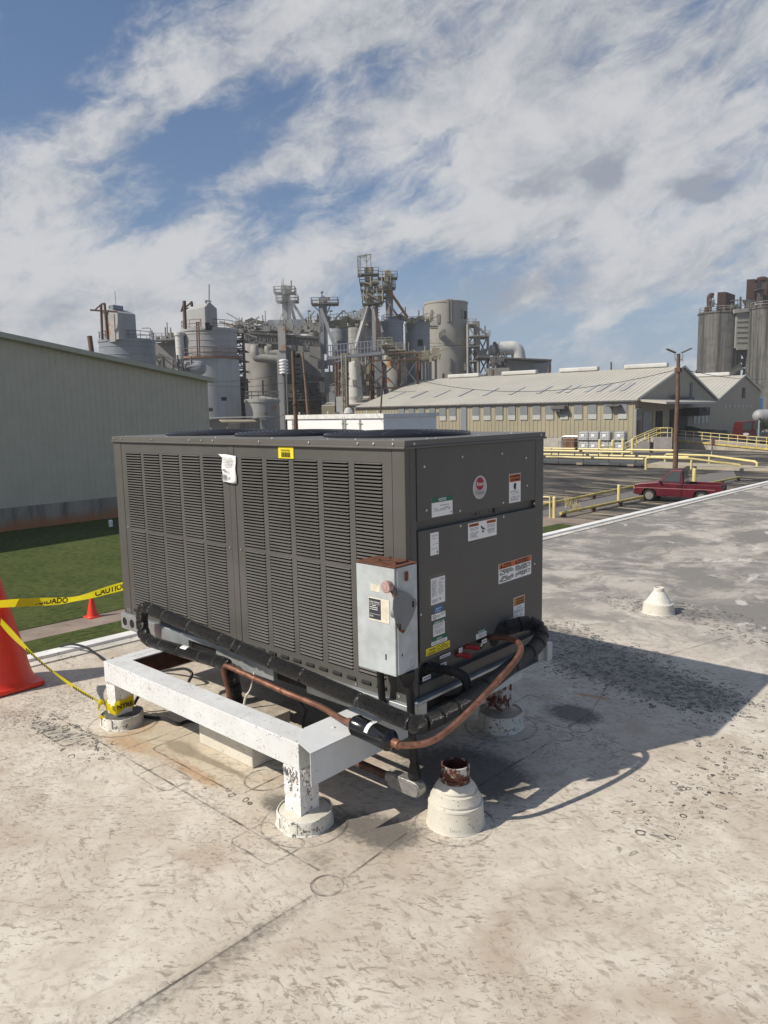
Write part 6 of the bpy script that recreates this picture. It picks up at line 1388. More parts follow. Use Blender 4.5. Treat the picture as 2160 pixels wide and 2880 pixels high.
#--NEXT--
# ================================================================== THE PLANT BEYOND (about 130-200 m away)
ZP = 165.0
def span(px0, px1, py, Z):                     # centre and radius of an upright cylinder seen between two columns
    c = bp((px0+px1)/2, py, Z); return Vector((c.x, c.y, 0)), (px1-px0)/2*Z/F*1.01, c.z
def ring_rail(mb, c, r, z, h=1.1, n=24, a0=0, a1=2*PI, t=.05):
    pts = [Vector((c.x+r*math.cos(a0+(a1-a0)*k/n), c.y+r*math.sin(a0+(a1-a0)*k/n), z)) for k in range(n+1)]
    for f in (.5, 1.0): mb.tube([p+Vector((0,0,h*f)) for p in pts], t, 4, False)
    for p in pts[::2]: mb.cyl(p, p+Vector((0,0,h)), t, seg=4)
def silo(name, px0, px1, pyt, Z, mat, label, group=None, cone_top=0.0, bands=0, zbase=GZ, rail=True, cat='silo', railmat=None, ledges=()):
    c, r, z = span(px0, px1, pyt, Z); t = thing(name, (c.x,c.y,zbase), label, cat, group)
    q = MB(); prof = [(r, zbase)]
    if bands:
        for k in range(1, bands): zz = zbase+(z-zbase)*k/bands; prof += [(r,zz-.06),(r*1.006+.03,zz-.03),(r*1.006+.03,zz+.03),(r,zz+.06)]
    prof += [(r,z-.5),(r+.12,z-.45),(r+.12,z-.05),(r+.02,z)]
    q.lathe(c, prof, 40, cap=False); q.lathe(c, [(r+.02,z),(r*.5,z+cone_top*.5),(.01,z+cone_top)], 40, cap=False); q.build('body', mat, t).data.set_sharp_from_angle(angle=.6)
    if rail: q = MB(); ring_rail(q, c, r*.98, z, 1.1, 28, t=.045); q.build('top_railing', railmat or m_plantD, t)
    for lz in ledges:
        zz = bp((px0+px1)/2, lz, Z).z; q = MB(); q.lathe(c, [(r,zz-.4),(r+.7,zz-.3),(r+.7,zz),(r,zz)], 40, cap=False); ring_rail(q, c, r+.65, zz, 1.05, 32, t=.045); q.build('ledge', railmat or m_plantC, t)
    return t, c, r, z
def boxf(mb, px0, px1, py0, py1, Z, dep, mi=0, zb=None):   # block facing the camera direction
    a, b_ = bp(px0, py1, Z), bp(px1, py0, Z); top = b_.z; low = a.z if zb is None else zb
    w_ = (b_-a).dot(rh); c = Vector((a.x,a.y,0))+rh*w_/2+fh*dep/2
    mb.obox(Vector((c.x,c.y,(top+low)/2)), rh*w_/2, fh*dep/2, Vector((0,0,(top-low)/2)), mi); return mb
def twoface(mb, pl, pn, pr, pyt, pyb, Z, ang=.75, zb=None, mi=0, ang2=None):
    a2 = PI/2-ang if ang2 is None else ang2
    Cn = bp(pn, pyt, Z); dl = -rh*math.cos(ang)+fh*math.sin(ang); d2 = rh*math.cos(a2)+fh*math.sin(a2)
    a, b_ = side(pl, Cn, dl), side(pr, Cn, d2); low = bp(pn, pyb, Z).z if zb is None else zb
    P = [Cn, Cn+d2*b_, Cn+d2*b_+dl*a, Cn+dl*a]; P = [Vector((p.x,p.y,low)) for p in P]+[Vector((p.x,p.y,Cn.z)) for p in P]
    mb.add(P, [(0,3,2,1),(4,5,6,7),(0,1,5,4),(1,2,6,5),(2,3,7,6),(3,0,4,7)], mi); return Cn, dl, a, d2, b_
def lattice(mb, C4, z0, z1, n, w_=.22, brace=.14, mi=0):
    for c in C4: mb.bar((c.x,c.y,z0), (c.x,c.y,z1), w_, w_, mi)
    for k in range(n+1):
        z = z0+(z1-z0)*k/n
        for i in range(len(C4)): mb.bar((C4[i].x,C4[i].y,z), (C4[(i+1)%len(C4)].x,C4[(i+1)%len(C4)].y,z), brace, brace, mi)
        if k < n:
            zz = z0+(z1-z0)*(k+1)/n
            for i in range(len(C4)):
                a, b_ = C4[i], C4[(i+1)%len(C4)]
                if k % 2: a, b_ = b_, a
                mb.bar((a.x,a.y,z), (b_.x,b_.y,zz), brace*.8, brace*.8, mi)
def platform(mb, px0, px1, py, Z, dep=3.0, h=1.1, rail=True, th=.18):
    a, b_ = bp(px0, py, Z), bp(px1, py, Z); z = (a.z+b_.z)/2
    P = [Vector((p.x,p.y,z)) for p in (a-fh*dep/2, b_-fh*dep/2, b_+fh*dep/2, a+fh*dep/2)]
    mb.obox((P[0]+P[2])/2, (P[1]-P[0])/2, (P[3]-P[0])/2, Vector((0,0,th/2)))
    if rail: railing(mb, P+[P[0]], h, [max(2,int((P[1]-P[0]).length/1.5)),2,max(2,int((P[1]-P[0]).length/1.5)),2], .05)
    return P
def beam(mb, px0, py0, px1, py1, Z, w_, Z2=None, mi=0): mb.bar(bp(px0,py0,Z), bp(px1,py1,Z2 or Z), w_, w_, mi)
def clutter(mb, px0, px1, py0, py1, Z, n, seed, s0=.3, s1=1.2, mi=0):
    rr = random.Random(seed)
    for k in range(n):
        p = bp(rr.uniform(px0,px1), rr.uniform(py0,py1), Z+rr.uniform(-2,2)); kind = rr.random()
        if kind < .45: mb.obox(p, rh*rr.uniform(s0,s1)/2, fh*rr.uniform(s0,s1)/2, Vector((0,0,rr.uniform(s0,s1)/2)), mi)
        elif kind < .8: mb.bar(p, p+rh*rr.uniform(-3,3)+Vector((0,0,rr.uniform(-1,1.5))), rr.uniform(.1,.25), None, mi)
        else: mb.bar(p, p+Vector((0,0,rr.uniform(.8,2.6))), rr.uniform(.08,.2), None, mi)
    return mb
# ---- silo with hoist house, far left
t, c, r, z = silo('silo', 284, 430, 957, 118, m_plantB, 'blue grey steel silo at the far left with a gabled hoist house on top', 'industrial silos', bands=14)
q = MB(); Cn, dl, a_, d2, b_ = twoface(q, 307, 330, 397, 878, 954, 113, .55)
ap = Vector((Cn.x,Cn.y,Cn.z)); q.add([Cn, Cn+dl*a_, Cn+dl*a_+d2*b_, Cn+d2*b_, Cn+dl*a_*.5+Vector((0,0,.7)), Cn+dl*a_*.5+d2*b_+Vector((0,0,.7))], [(0,1,4),(3,5,2),(0,4,5,3),(1,2,5,4)]); q.build('hoist_house', m_plantA, t)
q = MB(); q.obox(Cn+dl*a_*.5-d2*.05-Vector((0,0,2.2)), dl*a_*.28, d2*.06, Vector((0,0,2.0))); q.build('rusty_doorway', m_plantor, t)
q = MB(); p = Cn+dl*a_*.5+d2*b_*.35+Vector((0,0,.9)); q.obox(p, d2*b_*.28, dl*.5, Vector((0,0,.3))); q.cyl(p, p+Vector((0,0,2.4)), .05, seg=6); q.build('roof_monitor', m_plantB, t)
q = MB()
beam(q, 284, 856, 288, 955, 112, .28); beam(q, 294, 853, 303, 954, 114, .28); beam(q, 254, 872, 330, 877, 112, .24); beam(q, 284, 856, 295, 853, 112, .2); beam(q, 284, 857, 266, 873, 112, .16); beam(q, 287,880,300,880,112,.16)
q.build('hoist_gantry', m_plantrust, t)
q = MB(); 
for k in range(9): q.tube([bp(421+2*math.cos(a), 926+k*16, 112) if False else bp(423, 930+k*3, 112), bp(430, 930+k*3, 112)], .04, 4)
q.tube(spline([bp(400,923,113), bp(421,923,112), bp(424,930,112), bp(428,935,112), bp(429,957,112)], 5), .08, 6); q.build('ladder_cage', m_plantB, t)
# ---- clad block between the silos
q = MB(); boxf(q, 430, 494, 963, 1180, 130, 8, zb=GZ); clutter(q, 434, 490, 945, 962, 128, 14, 3); boxf(q, 456, 492, 945, 960, 131, 3); platform(q, 432, 492, 958, 129, 3)
t = thing('clad_block', tuple(bp(460,1180,130)), 'dusty sheet-clad block between the two hoist-house silos', 'industrial building'); q.build('wall', m_plantC, t)
q = MB(); lattice(q, [bp(x,1000,127+d) for x, d in ((432,0),(457,0),(457,3),(432,3))], GZ, bp(440,1000,127).z, 6); q.build('scaffold', m_plantD, t)
# ---- two-tier silo with hoist house
t, c, r, z = silo('silo', 514, 660, 928, 112, m_plantA, 'tall pale two-tier silo with streaked lower half and a gabled hoist house', 'industrial silos', bands=20, ledges=(1006,), railmat=M('rusty_rail', (.22,.13,.10), .8, 0, .3, 1))
q = MB(); q.lathe(c, [(r+.25,GZ),(r+.25,bp(590,1010,112).z)], 40, cap=False); q.build('lower_tier', M('streaked_silo', (.38,.39,.40), .6, .1, .1, .2, streak=.7, scol=(.22,.215,.21)), t)
q = MB(); Cn, dl, a_, d2, b_ = twoface(q, 527, 575.5, 623, 864, 924, 107.5, .75)
q.add([Cn, Cn+dl*a_, Cn+dl*a_+d2*b_, Cn+d2*b_, Cn+d2*b_*.45+Vector((0,0,.75)), Cn+dl*a_+d2*b_*.45+Vector((0,0,.75))], [(0,3,4),(1,5,2),(0,4,5,1),(3,2,5,4)]); q.build('hoist_house', m_plantA, t)
q = MB(); q.obox(Cn+d2*b_*.16-Vector((0,0,2.6)), d2*.35, dl*.08, Vector((0,0,.5))); q.obox(Cn+d2*b_*.5-Vector((0,0,2.75)), d2*.25, dl*.08, Vector((0,0,.3))); q.obox(Cn+dl*a_*.72-Vector((0,0,3.0)), dl*.25, d2*.08, Vector((0,0,.4))); q.build('window', m_dark, t)
q = MB(); beam(q, 588, 800, 588, 850, 108, .12); beam(q, 578,846,594,848,108,.25); beam(q,578,846,580,853,108,.2); q.build('mast', m_plantB, t)
q = MB(); beam(q, 518, 846, 521, 925, 106, .35); beam(q, 508, 876, 541, 848, 106, .18); beam(q, 538,848,540,862,106,.28); beam(q,508,876,530,866,106,.16); beam(q, 518,848,509,876,106,.14); q.build('davit', m_plantrust, t)
q = MB()
for x_ in (552.5, 559): beam(q, x_, 905, x_+3, 1005, 105.6, .12)
for k in range(22): beam(q, 552.5+k*.14, 907+k*4.5, 560+k*.14, 907+k*4.5, 105.6, .08)
q.build('ladder', m_plantrust, t)
q = MB(); p = bp(630,1122,105.4); q.obox(p, rh*.32, fh*.3, Vector((0,0,.25))); p = bp(588,1152,105.6); q.obox(p, rh*.45, fh*.3, Vector((0,0,.25))); q.build('window', m_dark, t)
t, c, r, z = silo('slim_silo', 492, 516, 935, 109, m_plantw, 'slim white riveted cylinder hugging the two-tier silo', 'industrial silos', bands=16, rail=False)
q = MB(); a, b_ = bp(505,1035,104), bp(560,1035,104); q.cyl(a, b_, 1.0, seg=18); q.ball(b_, 1.0, 14, 8); t = thing('horizontal_tank', tuple(a), 'small horizontal tank with dark fittings above the warehouse roof end', 'tank'); q.build('body', m_plantB, t)
q = MB(); clutter(q, 490, 545, 1015, 1050, 102.5, 22, 8, .2, .8); beam(q,486,1012,486,1040,102,.2); beam(q,486,1012,515,1012,102,.2); beam(q,514,1012,514,1042,102,.2); q.build('fittings', m_plantD, t)
# ---- dark stair tower between silo and hall
q = MB(); C4 = [bp(x,1000,115+d) for x, d in ((663,0),(686,0),(686,4),(663,4))]; zt = bp(675,915,115).z; lattice(q, C4, GZ, zt, 12, .3, .2)
for k in range(12):
    z = GZ+(zt-GZ)*(k+.5)/12; q.obox((C4[0]+C4[2])/2+Vector((0,0,z-C4[0].z)), rh*1.1, fh*2, Vector((0,0,.08)))
t = thing('stair_tower', (C4[0].x,C4[0].y,GZ), 'dark steel stair tower squeezed between the two-tier silo and the grey hall', 'stair tower'); q.build('frame', m_plantD, t)
q = MB(); q.obox((C4[0]+C4[2])/2+Vector((0,0,(GZ+zt)/2-4-C4[0].z)), rh*1.05, fh*.3, Vector((0,0,(zt-GZ)/2-4))); q.build('backing', M('sooty_steel', (.06,.058,.055), .8, 0, .3, .5), t)
q = MB(); clutter(q, 662, 694, 905, 940, 116, 26, 21, .2, .7)
for k in range(5): q.tube(spline([bp(664+k*3,915+k*4,115), bp(676+k*3,900+k*3,115), bp(688+k*2,915+k*4,115)], 5), .1, 5)
q.build('pipework', m_plantC, t)
# ---- grey hall with conveyor trestle and pipes
hall = thing('grey_hall', tuple(bp(760,1180,135)), 'large dusty grey hall with a conveyor trestle and fat pipes along its top', 'industrial building')
q = MB(); c, r, z = span(686, 800, 955, 140); q.lathe(c, [(r,GZ),(r,z-12),(r+.1,z-12),(r+.1,z-11.2),(r,z-11.2),(r,z),(.01,z+.5)], 40, cap=False); q.build('round_wall', m_plantC, hall)
q = MB(); boxf(q, 790, 900, 960, 1180, 143, 10, zb=GZ); q.build('wall', m_plantC, hall)
q = MB(); boxf(q, 755, 862, 930, 960, 150, 6, zb=20); q.build('rear_block', m_plantB, hall)
q = MB(); q.prism([bp(688,936,131), bp(897,951,131), bp(897,970,131), bp(688,961,131)], fh*3.5); q.build('conveyor_trestle', m_plantC, hall)
q = MB()
for k in range(20): px = 690+k*10.6; beam(q, px, 938+k*.72, px, 961+k*.45, 130.8, .16)
beam(q, 686,935,900,950,130.7,.35); beam(q,686,962,900,970,130.7,.4)
for k in range(5): boxf(q, 700+k*42, 706+k*42, 951+k*3, 957+k*3, 130.4, .5)
q.build('trestle_ribs', m_plantD, hall)
q = MB()
for px in (711, 749): boxf(q, px, px+14, 962, 975, 130.5, 3)
boxf(q, 820, 832, 970, 985, 130.5, 3); boxf(q, 852, 866, 972, 986, 130.5, 3)
q.tube(spline([bp(716,975,130.5), bp(716,990,130), bp(722,1005,130), bp(740,1008,130), bp(770,1010,130), bp(795,1012,130)], 6), .72, 14)
q.tube(spline([bp(755,975,130.5), bp(754,985,130.5), bp(760,993,130.5), bp(785,995,130.5)], 6), .65, 14); q.build('fat_pipe', m_plantC, hall)
q = MB(); clutter(q, 690, 900, 918, 936, 134, 50, 5, .3, 1.3); clutter(q, 700, 760, 905, 930, 134, 22, 6, .3, 1.0); platform(q, 690, 800, 932, 134, 3); platform(q, 800, 905, 930, 136, 3); q.build('roof_equipment', m_plantC, hall)
q = MB(); beam(q, 690,903,742,907,133,.45); beam(q, 690,903,709,896,133,.25); beam(q,709,896,742,907,133,.2); beam(q,709,897,709,925,133,.3); beam(q,700,925,706,905,133,.2); boxf(q,720,740,915,936,133,2); q.build('jib_crane', m_plantD, hall)
q = MB(); boxf(q, 783, 801, 917, 986, 129, 1.2); q.build('rusty_column', m_plantor, hall); q = MB(); boxf(q, 785, 803, 986, 1180, 129.2, 1.0, zb=GZ); q.build('column_base', m_plantA, hall)
q = MB(); p = bp(799, 1053, 127); zt = bp(799,1010,127).z; zb1 = p.z; prof = []
for k in range(5): zz = zb1+(zt-zb1)*k/5; h = (zt-zb1)/5; prof += [(.42,zz),(.72,zz+h*.2),(.76,zz+h*.45),(.72,zz+h*.72),(.42,zz+h*.9)]
q.lathe((p.x,p.y,0), prof+[(.01,zt)], 20, cap=False); rs_ = thing('ribbed_stack', (p.x,p.y,GZ), 'white ribbed stack like stacked rings on a dark post', 'vent stack'); q.build('rings', m_white3, rs_)
q = MB(); q.cyl((p.x,p.y,GZ), (p.x,p.y,zb1), .28, seg=10); q.build('post', m_plantD, rs_)
# ---- low flat building and awning, tank with rust
lo = thing('low_building', tuple(bp(640,1200,80)), 'low flat-roofed building with a pale roof and awning below the two-tier silo', 'building')
q = MB(); boxf(q, 560, 700, 1178, 1210, 90, 8, zb=GZ); q.build('wall', m_plantC, lo); q = MB(); boxf(q, 556, 724, 1172, 1177, 88.5, 14); q.build('roof', m_plantA, lo)
q = MB(); q.prism([bp(616,1183,84), bp(712,1183,84), bp(722,1187,82), bp(626,1188,82)], (0,0,.12)); [beam(q, x_, 1186, x_, 1215, 83, .1) for x_ in (640, 682, 718)]; q.build('awning', m_planty, lo)
q = MB(); boxf(q, 640, 675, 1190, 1215, 85, 3, zb=GZ); q.build('doorway', m_plantD, lo)
t, c, r, z = silo('storage_tank', 691, 784, 1123, 108, M('rust_streaked_tank', (.30,.295,.28), .6, .05, .12, .3, blot=.30, bcol=(.26,.15,.09), bscale=.45, streak=.3), 'squat grey tank with rust patches and a railing on its roof', 'storage tanks', cone_top=.5, cat='tank')
# ---- steaming bucket elevator
def tower(name, px, hw_, pyt, pyb, Z, label, mat, plats, group='bucket elevator towers', head=None):
    t = thing(name, tuple(bp(px, pyb, Z)), label, 'elevator tower', group)
    q = MB(); boxf(q, px-hw_, px-hw_*.1, pyt, pyb, Z, 1.2); boxf(q, px+hw_*.15, px+hw_, pyt, pyb, Z+.2, 1.0); q.build('shaft', mat, t)
    q = MB()
    for (a, b_, y) in plats: platform(q, a, b_, y, Z+.6, 3.0, 1.15)
    if plats: q.build('platforms', m_plantD, t)
    return t
t = tower('bucket_elevator', 805, 9, 806, 935, 150, 'pale bucket elevator tower with two platforms and drifting steam', m_plantA, [(773,831,826),(779,838.5,850)])
q = MB(); boxf(q, 790, 816, 803, 822, 150, 2); clutter(q, 785,825,806,824,150,10,4,.3,.9); q.build('head', m_plantC, t)
q = MB(); beam(q, 823,852,860,911,150,.55); beam(q, 817,852,832,912,151,.4); beam(q,814,850,816,930,151,.4); beam(q,795,880,782,912,150,.15); beam(q, 830,826,830,850,150,.12); q.build('spouts', m_plantA, t)
# ---- steel-blue elevator
t = tower('bucket_elevator', 909, 9, 838, 995, 147, 'steel-blue bucket elevator with one broad platform', m_plantB, [(877,951,857)])
q = MB(); q.prism([bp(900,850,146.8), bp(901,836,146.8), bp(907,830,146.8), bp(914,834,146.8), bp(918,850,146.8)], fh*1.6); beam(q,905,822,905,832,147,.15); q.ball(bp(905,822,147), .3, 8, 6); q.build('head', m_plantB, t)
q = MB(); beam(q, 914,842,928,838,147,.4); clutter(q, 890,935,845,856,147,8,12,.3,.8); q.build('drive', m_planty, t)
q = MB(); beam(q, 902,868,945,984,145.5,.6); beam(q, 928,862,918,885,147,.25); beam(q, 880,858,902,880,147,.2); q.build('spout', m_plantA, t)
q = MB(); lattice(q, [bp(x,1000,148+d) for x, d in ((868,0),(902,0),(902,4),(868,4))], GZ, bp(880,996,148).z, 5, .28, .22); q.build('lattice_base', m_plantB, t)
# ---- row of steel silos with the walkway on top
for i, (a, b_, y, Z, mt, lb) in enumerate(((933,978,917,158,m_plantB,'ribbed grey silo behind the steel-blue elevator'), (979,1031,915,168,m_plantC,'dark shaded silo in the middle of the row'), (1030,1078,905,152,m_plantA,'pale ribbed silo behind the tallest tower'), (1074,1133,904,148,m_plantB,'broad blue grey silo right of the tallest tower'), (1140,1207,910,152,m_plantB,'rightmost blue grey silo of the row with a small hatch'), (862,900,925,160,m_plantC,'dusty silo behind the steel-blue lattice'))):
    t, c, r, z = silo('silo', a, b_, y, Z, mt, lb, 'industrial silos', bands=18, cone_top=.8, rail=i in (3,4))
    if i == 4: q = MB(); p = bp(1182,964,Z-r*.98); q.obox(p, rh*.5, fh*.3, Vector((0,0,.6))); q.build('hatch', m_dark, t)
wk = thing('silo_walkway', tuple(bp(950,900,155)), 'cluttered railed conveyor walkway running along the silo tops', 'walkway')
q = MB(); beam(q, 860,915,1035,893,150,.5); beam(q,860,919,1035,898,150,.25)
a, b_ = bp(860,913,150), bp(1035,891,150); railing(q, [a, b_], 1.3, 22, .05); q.build('deck', m_plantC, wk)
q = MB(); clutter(q, 862,1035,893,918,151,60,31,.4,1.5); clutter(q, 1090,1210,893,908,150,36,33,.3,1.3); q.build('conveyor_drives', m_planty, wk)
q = MB()
for x_ in (868, 929, 963, 994): p = bp(x_, 900, 150); q.cyl(p, p+Vector((0,0,1.6)), .06, seg=5); q.obox(p+rh*.2+Vector((0,0,1.7)), rh*.3, fh*.15, Vector((0,0,.12)))
q.build('lamps', m_plantD, wk)
# ---- tallest tower and its twin
t = tower('bucket_elevator', 1038, 10, 752, 905, 145, 'tallest tower, ochre-stained, with stacked platforms and an open frame on top', m_plantC, [(1007,1065,774),(1012,1066,799),(1015,1090,818),(1018,1089,838),(1020,1075,858)])
q = MB(); boxf(q,1028,1050,752,772,144.5,2.2); clutter(q,1020,1080,790,860,144,46,41,.2,.8); q.build('machinery', m_planty, t)
q = MB(); C4 = [bp(x,760,144+d) for x, d in ((1006,0),(1014,0),(1014,2),(1006,2))]; lattice(q, C4, bp(1007,774,144).z, bp(1007,722,144).z, 5, .12, .09)
for px in (1030, 1042): beam(q, px, 716, px+1, 752, 144, .14)
beam(q, 1006,721,1044,715,144,.2); beam(q,1012,726,1030,720,144,.12); beam(q,1020,720,1030,738,144,.1); beam(q,1042,722,1030,740,144,.1); beam(q,1029,712,1029,720,144,.1); q.build('top_frame', m_plantC, t)
q = MB()
for (a, b_) in (((1034,862),(1000,980)), ((1034,862),(990,895)), ((1045,862),(1075,935)), ((1050,862),(1062,930)), ((1030,862),(1018,900))): beam(q, a[0],a[1],b_[0],b_[1],144.5,.6)
boxf(q, 1048, 1056, 860, 985, 144.2, 1.0); q.build('raking_legs', m_plantA, t)
q = MB(); boxf(q, 1058, 1063, 850, 990, 144, .8); [beam(q, 1057,870+k*9,1067,870+k*9,143.5,.15) for k in range(13)]; q.build('rusty_ladder', m_plantrust, t)
t = tower('bucket_elevator', 1095, 9.5, 770, 902, 150, 'second tallest tower with an ochre head and a long orange brace', m_plantA, [(1063,1117,784),(1075,1112,812)])
q = MB(); q.prism([bp(1082,778,149.5), bp(1083,765,149.5), bp(1091,758,149.5), bp(1099,761,149.5), bp(1103,778,149.5)], fh*2); clutter(q,1075,1105,786,815,149,16,44,.3,1.2); q.build('head', m_planty, t)
q = MB(); beam(q,1093,815,1147,894,149,.5); q.build('orange_brace', M('orange_steel', (.34,.17,.06), .7, 0, .2, 1), t)
q = MB(); beam(q,1084,840,1118,888,149.5,.4); beam(q,1075,815,1062,850,149.5,.35); beam(q,1108,770,1108,815,150,.12); q.build('braces', m_plantA, t)
# ---- rust-brown frame with tanks, catwalk and ladder tower
fr_ = thing('braced_steel_frame', tuple(bp(1080,1150,122)), 'rust-brown braced steel frame around stained process tanks', 'steel frame')
q = MB()
cols = (945, 976, 1042, 1122.5, 1173)
for px in cols: beam(q, px, 992, px+1, 1160, 122, .36); beam(q, px+8, 994, px+8, 1160, 128, .3)
for (a, b_) in (((945,1008),(1042,1000)), ((1042,1000),(1122,993)), ((1122,993),(1190,994)), ((1042,1015),(1122,1012)), ((1042,1092),(1142,1090)), ((1122,1012),(1173,1010)), ((945,1058),(976,1058)), ((945,1088),(976,1088))): beam(q, a[0],a[1],b_[0],b_[1],121.8,.26)
q.build('columns', m_plantrust, fr_)
q = MB()
for (a, b_) in (((1044,1085),(1120,1018)), ((1044,1020),(1118,1090)), ((1125,1018),(1172,1075)), ((1125,1085),(1172,1015)), ((930,1008),(945,1026)), ((1030,1003),(1042,1022)), ((965,1018),(985,1003))): beam(q, a[0],a[1],b_[0],b_[1],121.5,.2)
q.build('cross_braces', m_plantD, fr_)
q = MB(); c, r, z = span(1074, 1142, 1013, 126); q.lathe(c, [(r*.55,GZ),(r*.6,GZ+6),(r,GZ+9.5),(r,z),(.01,z+1)], 30, cap=False); q.build('stained_tank', m_plantor, fr_)
q = MB(); c, r, z = span(977, 1017, 1020, 126); q.lathe(c, [(r*.25,GZ+1),(r,GZ+7),(r,z-6),(r*1.06,z-5.9),(r*1.06,z-5.4),(r*.8,z),(.01,z+.3)], 26, cap=False); q.build('pale_tank', m_plantw, fr_)
q = MB(); c, r, z = span(1082, 1100, 965, 126); q.lathe(c, [(r*1.4,bp(1090,1013,126).z),(r,z),(.01,z)], 20, cap=False); q.build('hopper', m_plantA, fr_)
q = MB(); platform(q, 1063,1104,972,124,3.5); platform(q,1090,1140,987,124,3.5); platform(q,1120,1230,1012,124,4); clutter(q, 1090,1235,985,1015,124,50,51,.3,1.3); clutter(q,975,1045,1020,1080,127,50,52,.3,1.4); boxf(q,1188,1206,985,1010,124,2); q.build('upper_deck', m_planty, fr_)
q = MB(); [boxf(q, x_, x_+5, 1012, 1085, 125, 1, zb=GZ) for x_ in (1190,1200,1208,1224)]; q.build('pipe_columns', m_plantC, fr_)
for a in ((1175,1215,1015,1180,140,6), (925,960,1085,1110,132,4), (1060,1073,1012,1130,124,2)): q = MB(); boxf(q, *a, zb=GZ); q.build('clad_box', m_plantB, fr_)
cw = thing('catwalk', tuple(bp(990,1000,120)), 'blue grey catwalk bridge in front of the silo row', 'walkway')
q = MB(); a, b_ = bp(921,1008,120), bp(1073,993,120); q.bar(a, b_, .7, .45); railing(q, [a, b_], 2.0, 16, .07, (1,.5)); beam(q,945,1018,985,1002,119.5,.2); q.build('bridge', m_plantB, cw)
lt = thing('ladder_tower', tuple(bp(968,1130,118)), 'yellowish caged ladder tower below the catwalk', 'ladder')
q = MB(); lattice(q, [bp(x,1050,118+d) for x, d in ((962,0),(974,0),(974,1.2),(962,1.2))], GZ, bp(968,995,118).z, 16, .16, .1); q.build('frame', m_planty, lt)
q = MB(); boxf(q, 946, 970, 1115, 1150, 119, 3, zb=GZ); tag(q.build('pale_cabin', m_plantw, origin=bp(958,1150,119)), 'pale cabin at the foot of the yellowish ladder tower', 'cabin')
# filler: dim structures low in the plant
q = MB(); boxf(q, 800, 945, 1095, 1180, 150, 5, zb=GZ); clutter(q, 800, 945, 1060, 1140, 140, 70, 61, .5, 2.5); platform(q, 800, 950, 1125, 138, 4); platform(q, 815, 870, 1100, 138, 3); lattice(q, [bp(x,1100,137+d) for x, d in ((835,0),(868,0),(868,4),(835,4))], GZ, bp(850,1080,137).z, 3, .25, .18)
tag(q.build('process_structure', m_plantD, origin=bp(870,1180,145)), 'dim low process structure behind the wooden poles', 'industrial structure')
q = MB(); clutter(q, 905, 1060, 1000, 1100, 134, 80, 71, .4, 2.0); clutter(q, 905,1060,1060,1130,134,40,72,.5,2.5)
tag(q.build('pipe_rack', m_plantC, origin=bp(980,1150,134)), 'tangle of grey pipes behind the rust-brown frame', 'pipe rack')
# ---- low gabled sheds left of the warehouse
def shed(px0, px1, pye, pyr, Z, label):
    t = thing('gabled_shed', tuple(bp(px0,1165,Z)), label, 'shed', 'low gabled sheds'); a, b_ = bp(px0,pye,Z), bp(px1,pye,Z); zr = bp(px1,pyr,Z+12).z; zw = a.z; d_ = (b_-a); d_.z = 0
    q = MB(); q.add([Vector((p.x,p.y,z)) for p, z in ((a,GZ),(b_,GZ),(b_,zw),(a,zw),(a+fh*24,GZ),(b_+fh*24,GZ),(b_+fh*24,zw),(a+fh*24,zw))], [(0,1,2,3),(1,5,6,2),(4,0,3,7)]); q.build('wall', m_cladW, t)
    ra_ = a+d_*.55+fh*12; rb_ = b_+d_*.3+fh*12
    q = MB(); q.add([a, b_, Vector((rb_.x,rb_.y,zr)), Vector((ra_.x,ra_.y,zr)), a+fh*24, b_+fh*24], [(0,1,2,3),(3,2,5,4),(0,3,4)]); q.build('roof', m_roofW, t, fixn=False)
    return t
shed(904, 966, 1141, 1115, 128, 'low beige shed with a hipped roof end at the left of the group'); shed(966, 1058, 1141, 1110, 122, 'low beige shed joined to the end of the long warehouse')
# ---- taupe two-tier silo and its lattice, duct and block
t, c, r, z = silo('great_silo', 1195, 1312.5, 852, 172, m_plantE, 'largest taupe two-tier silo standing apart at the right of the plant', 'industrial silos', rail=False, ledges=(974,), railmat=m_plantE)
q = MB(); zl = bp(1250,974,172).z; q.lathe(c, [(r+.9,GZ),(r+.9,zl-.5),(r,zl-.2)], 40, cap=False); q.build('lower_tier', m_plantE, t)
def on_silo(px0, px1, py0, py1, out, nm, mat, par, Zc=172):
    p0, p1 = bp(px0,py0,Zc), bp(px1,py1,Zc); x0, x1 = (p0-c).dot(rh), (p1-c).dot(rh); f0 = -math.sqrt(max(.1, r*r-((x0+x1)/2)**2)); q = MB()
    q.obox(Vector((c.x,c.y,(p0.z+p1.z)/2))+rh*(x0+x1)/2+fh*(f0-out), rh*abs(x1-x0)/2, fh*.25, Vector((0,0,abs(p0.z-p1.z)/2))); return q.build(nm, mat, par)
on_silo(1251,1268,851,913,-.1,'recess',M('taupe_recess', (.23,.225,.2), .7),t); on_silo(1254,1256,851,913,.15,'recess_rail',m_plantE,t); on_silo(1262,1264,851,913,.15,'recess_rail',m_plantE,t)
on_silo(1224,1233,891,915,.05,'panel',M('mauve_panel', (.27,.23,.22), .7),t); on_silo(1290,1297,876,902,.0,'panel',bpy.data.materials['taupe_recess'],t); on_silo(1302,1308,880,901,.2,'window',m_dark,t); on_silo(1209,1214,878,905,.05,'panel',bpy.data.materials['taupe_recess'],t)
r += .9; on_silo(1256,1261,1012,1045,.0,'panel',bpy.data.materials['taupe_recess'],t); on_silo(1297,1304,1012,1045,.1,'panel',bpy.data.materials['taupe_recess'],t); r -= .9
q = MB(); a, b_ = bp(1207,918,164), bp(1232,915,164); platform(q, 1207,1232,918,165,3); beam(q,1207,924,1232,924,165,.2); q.build('side_platform', m_plantC, t)
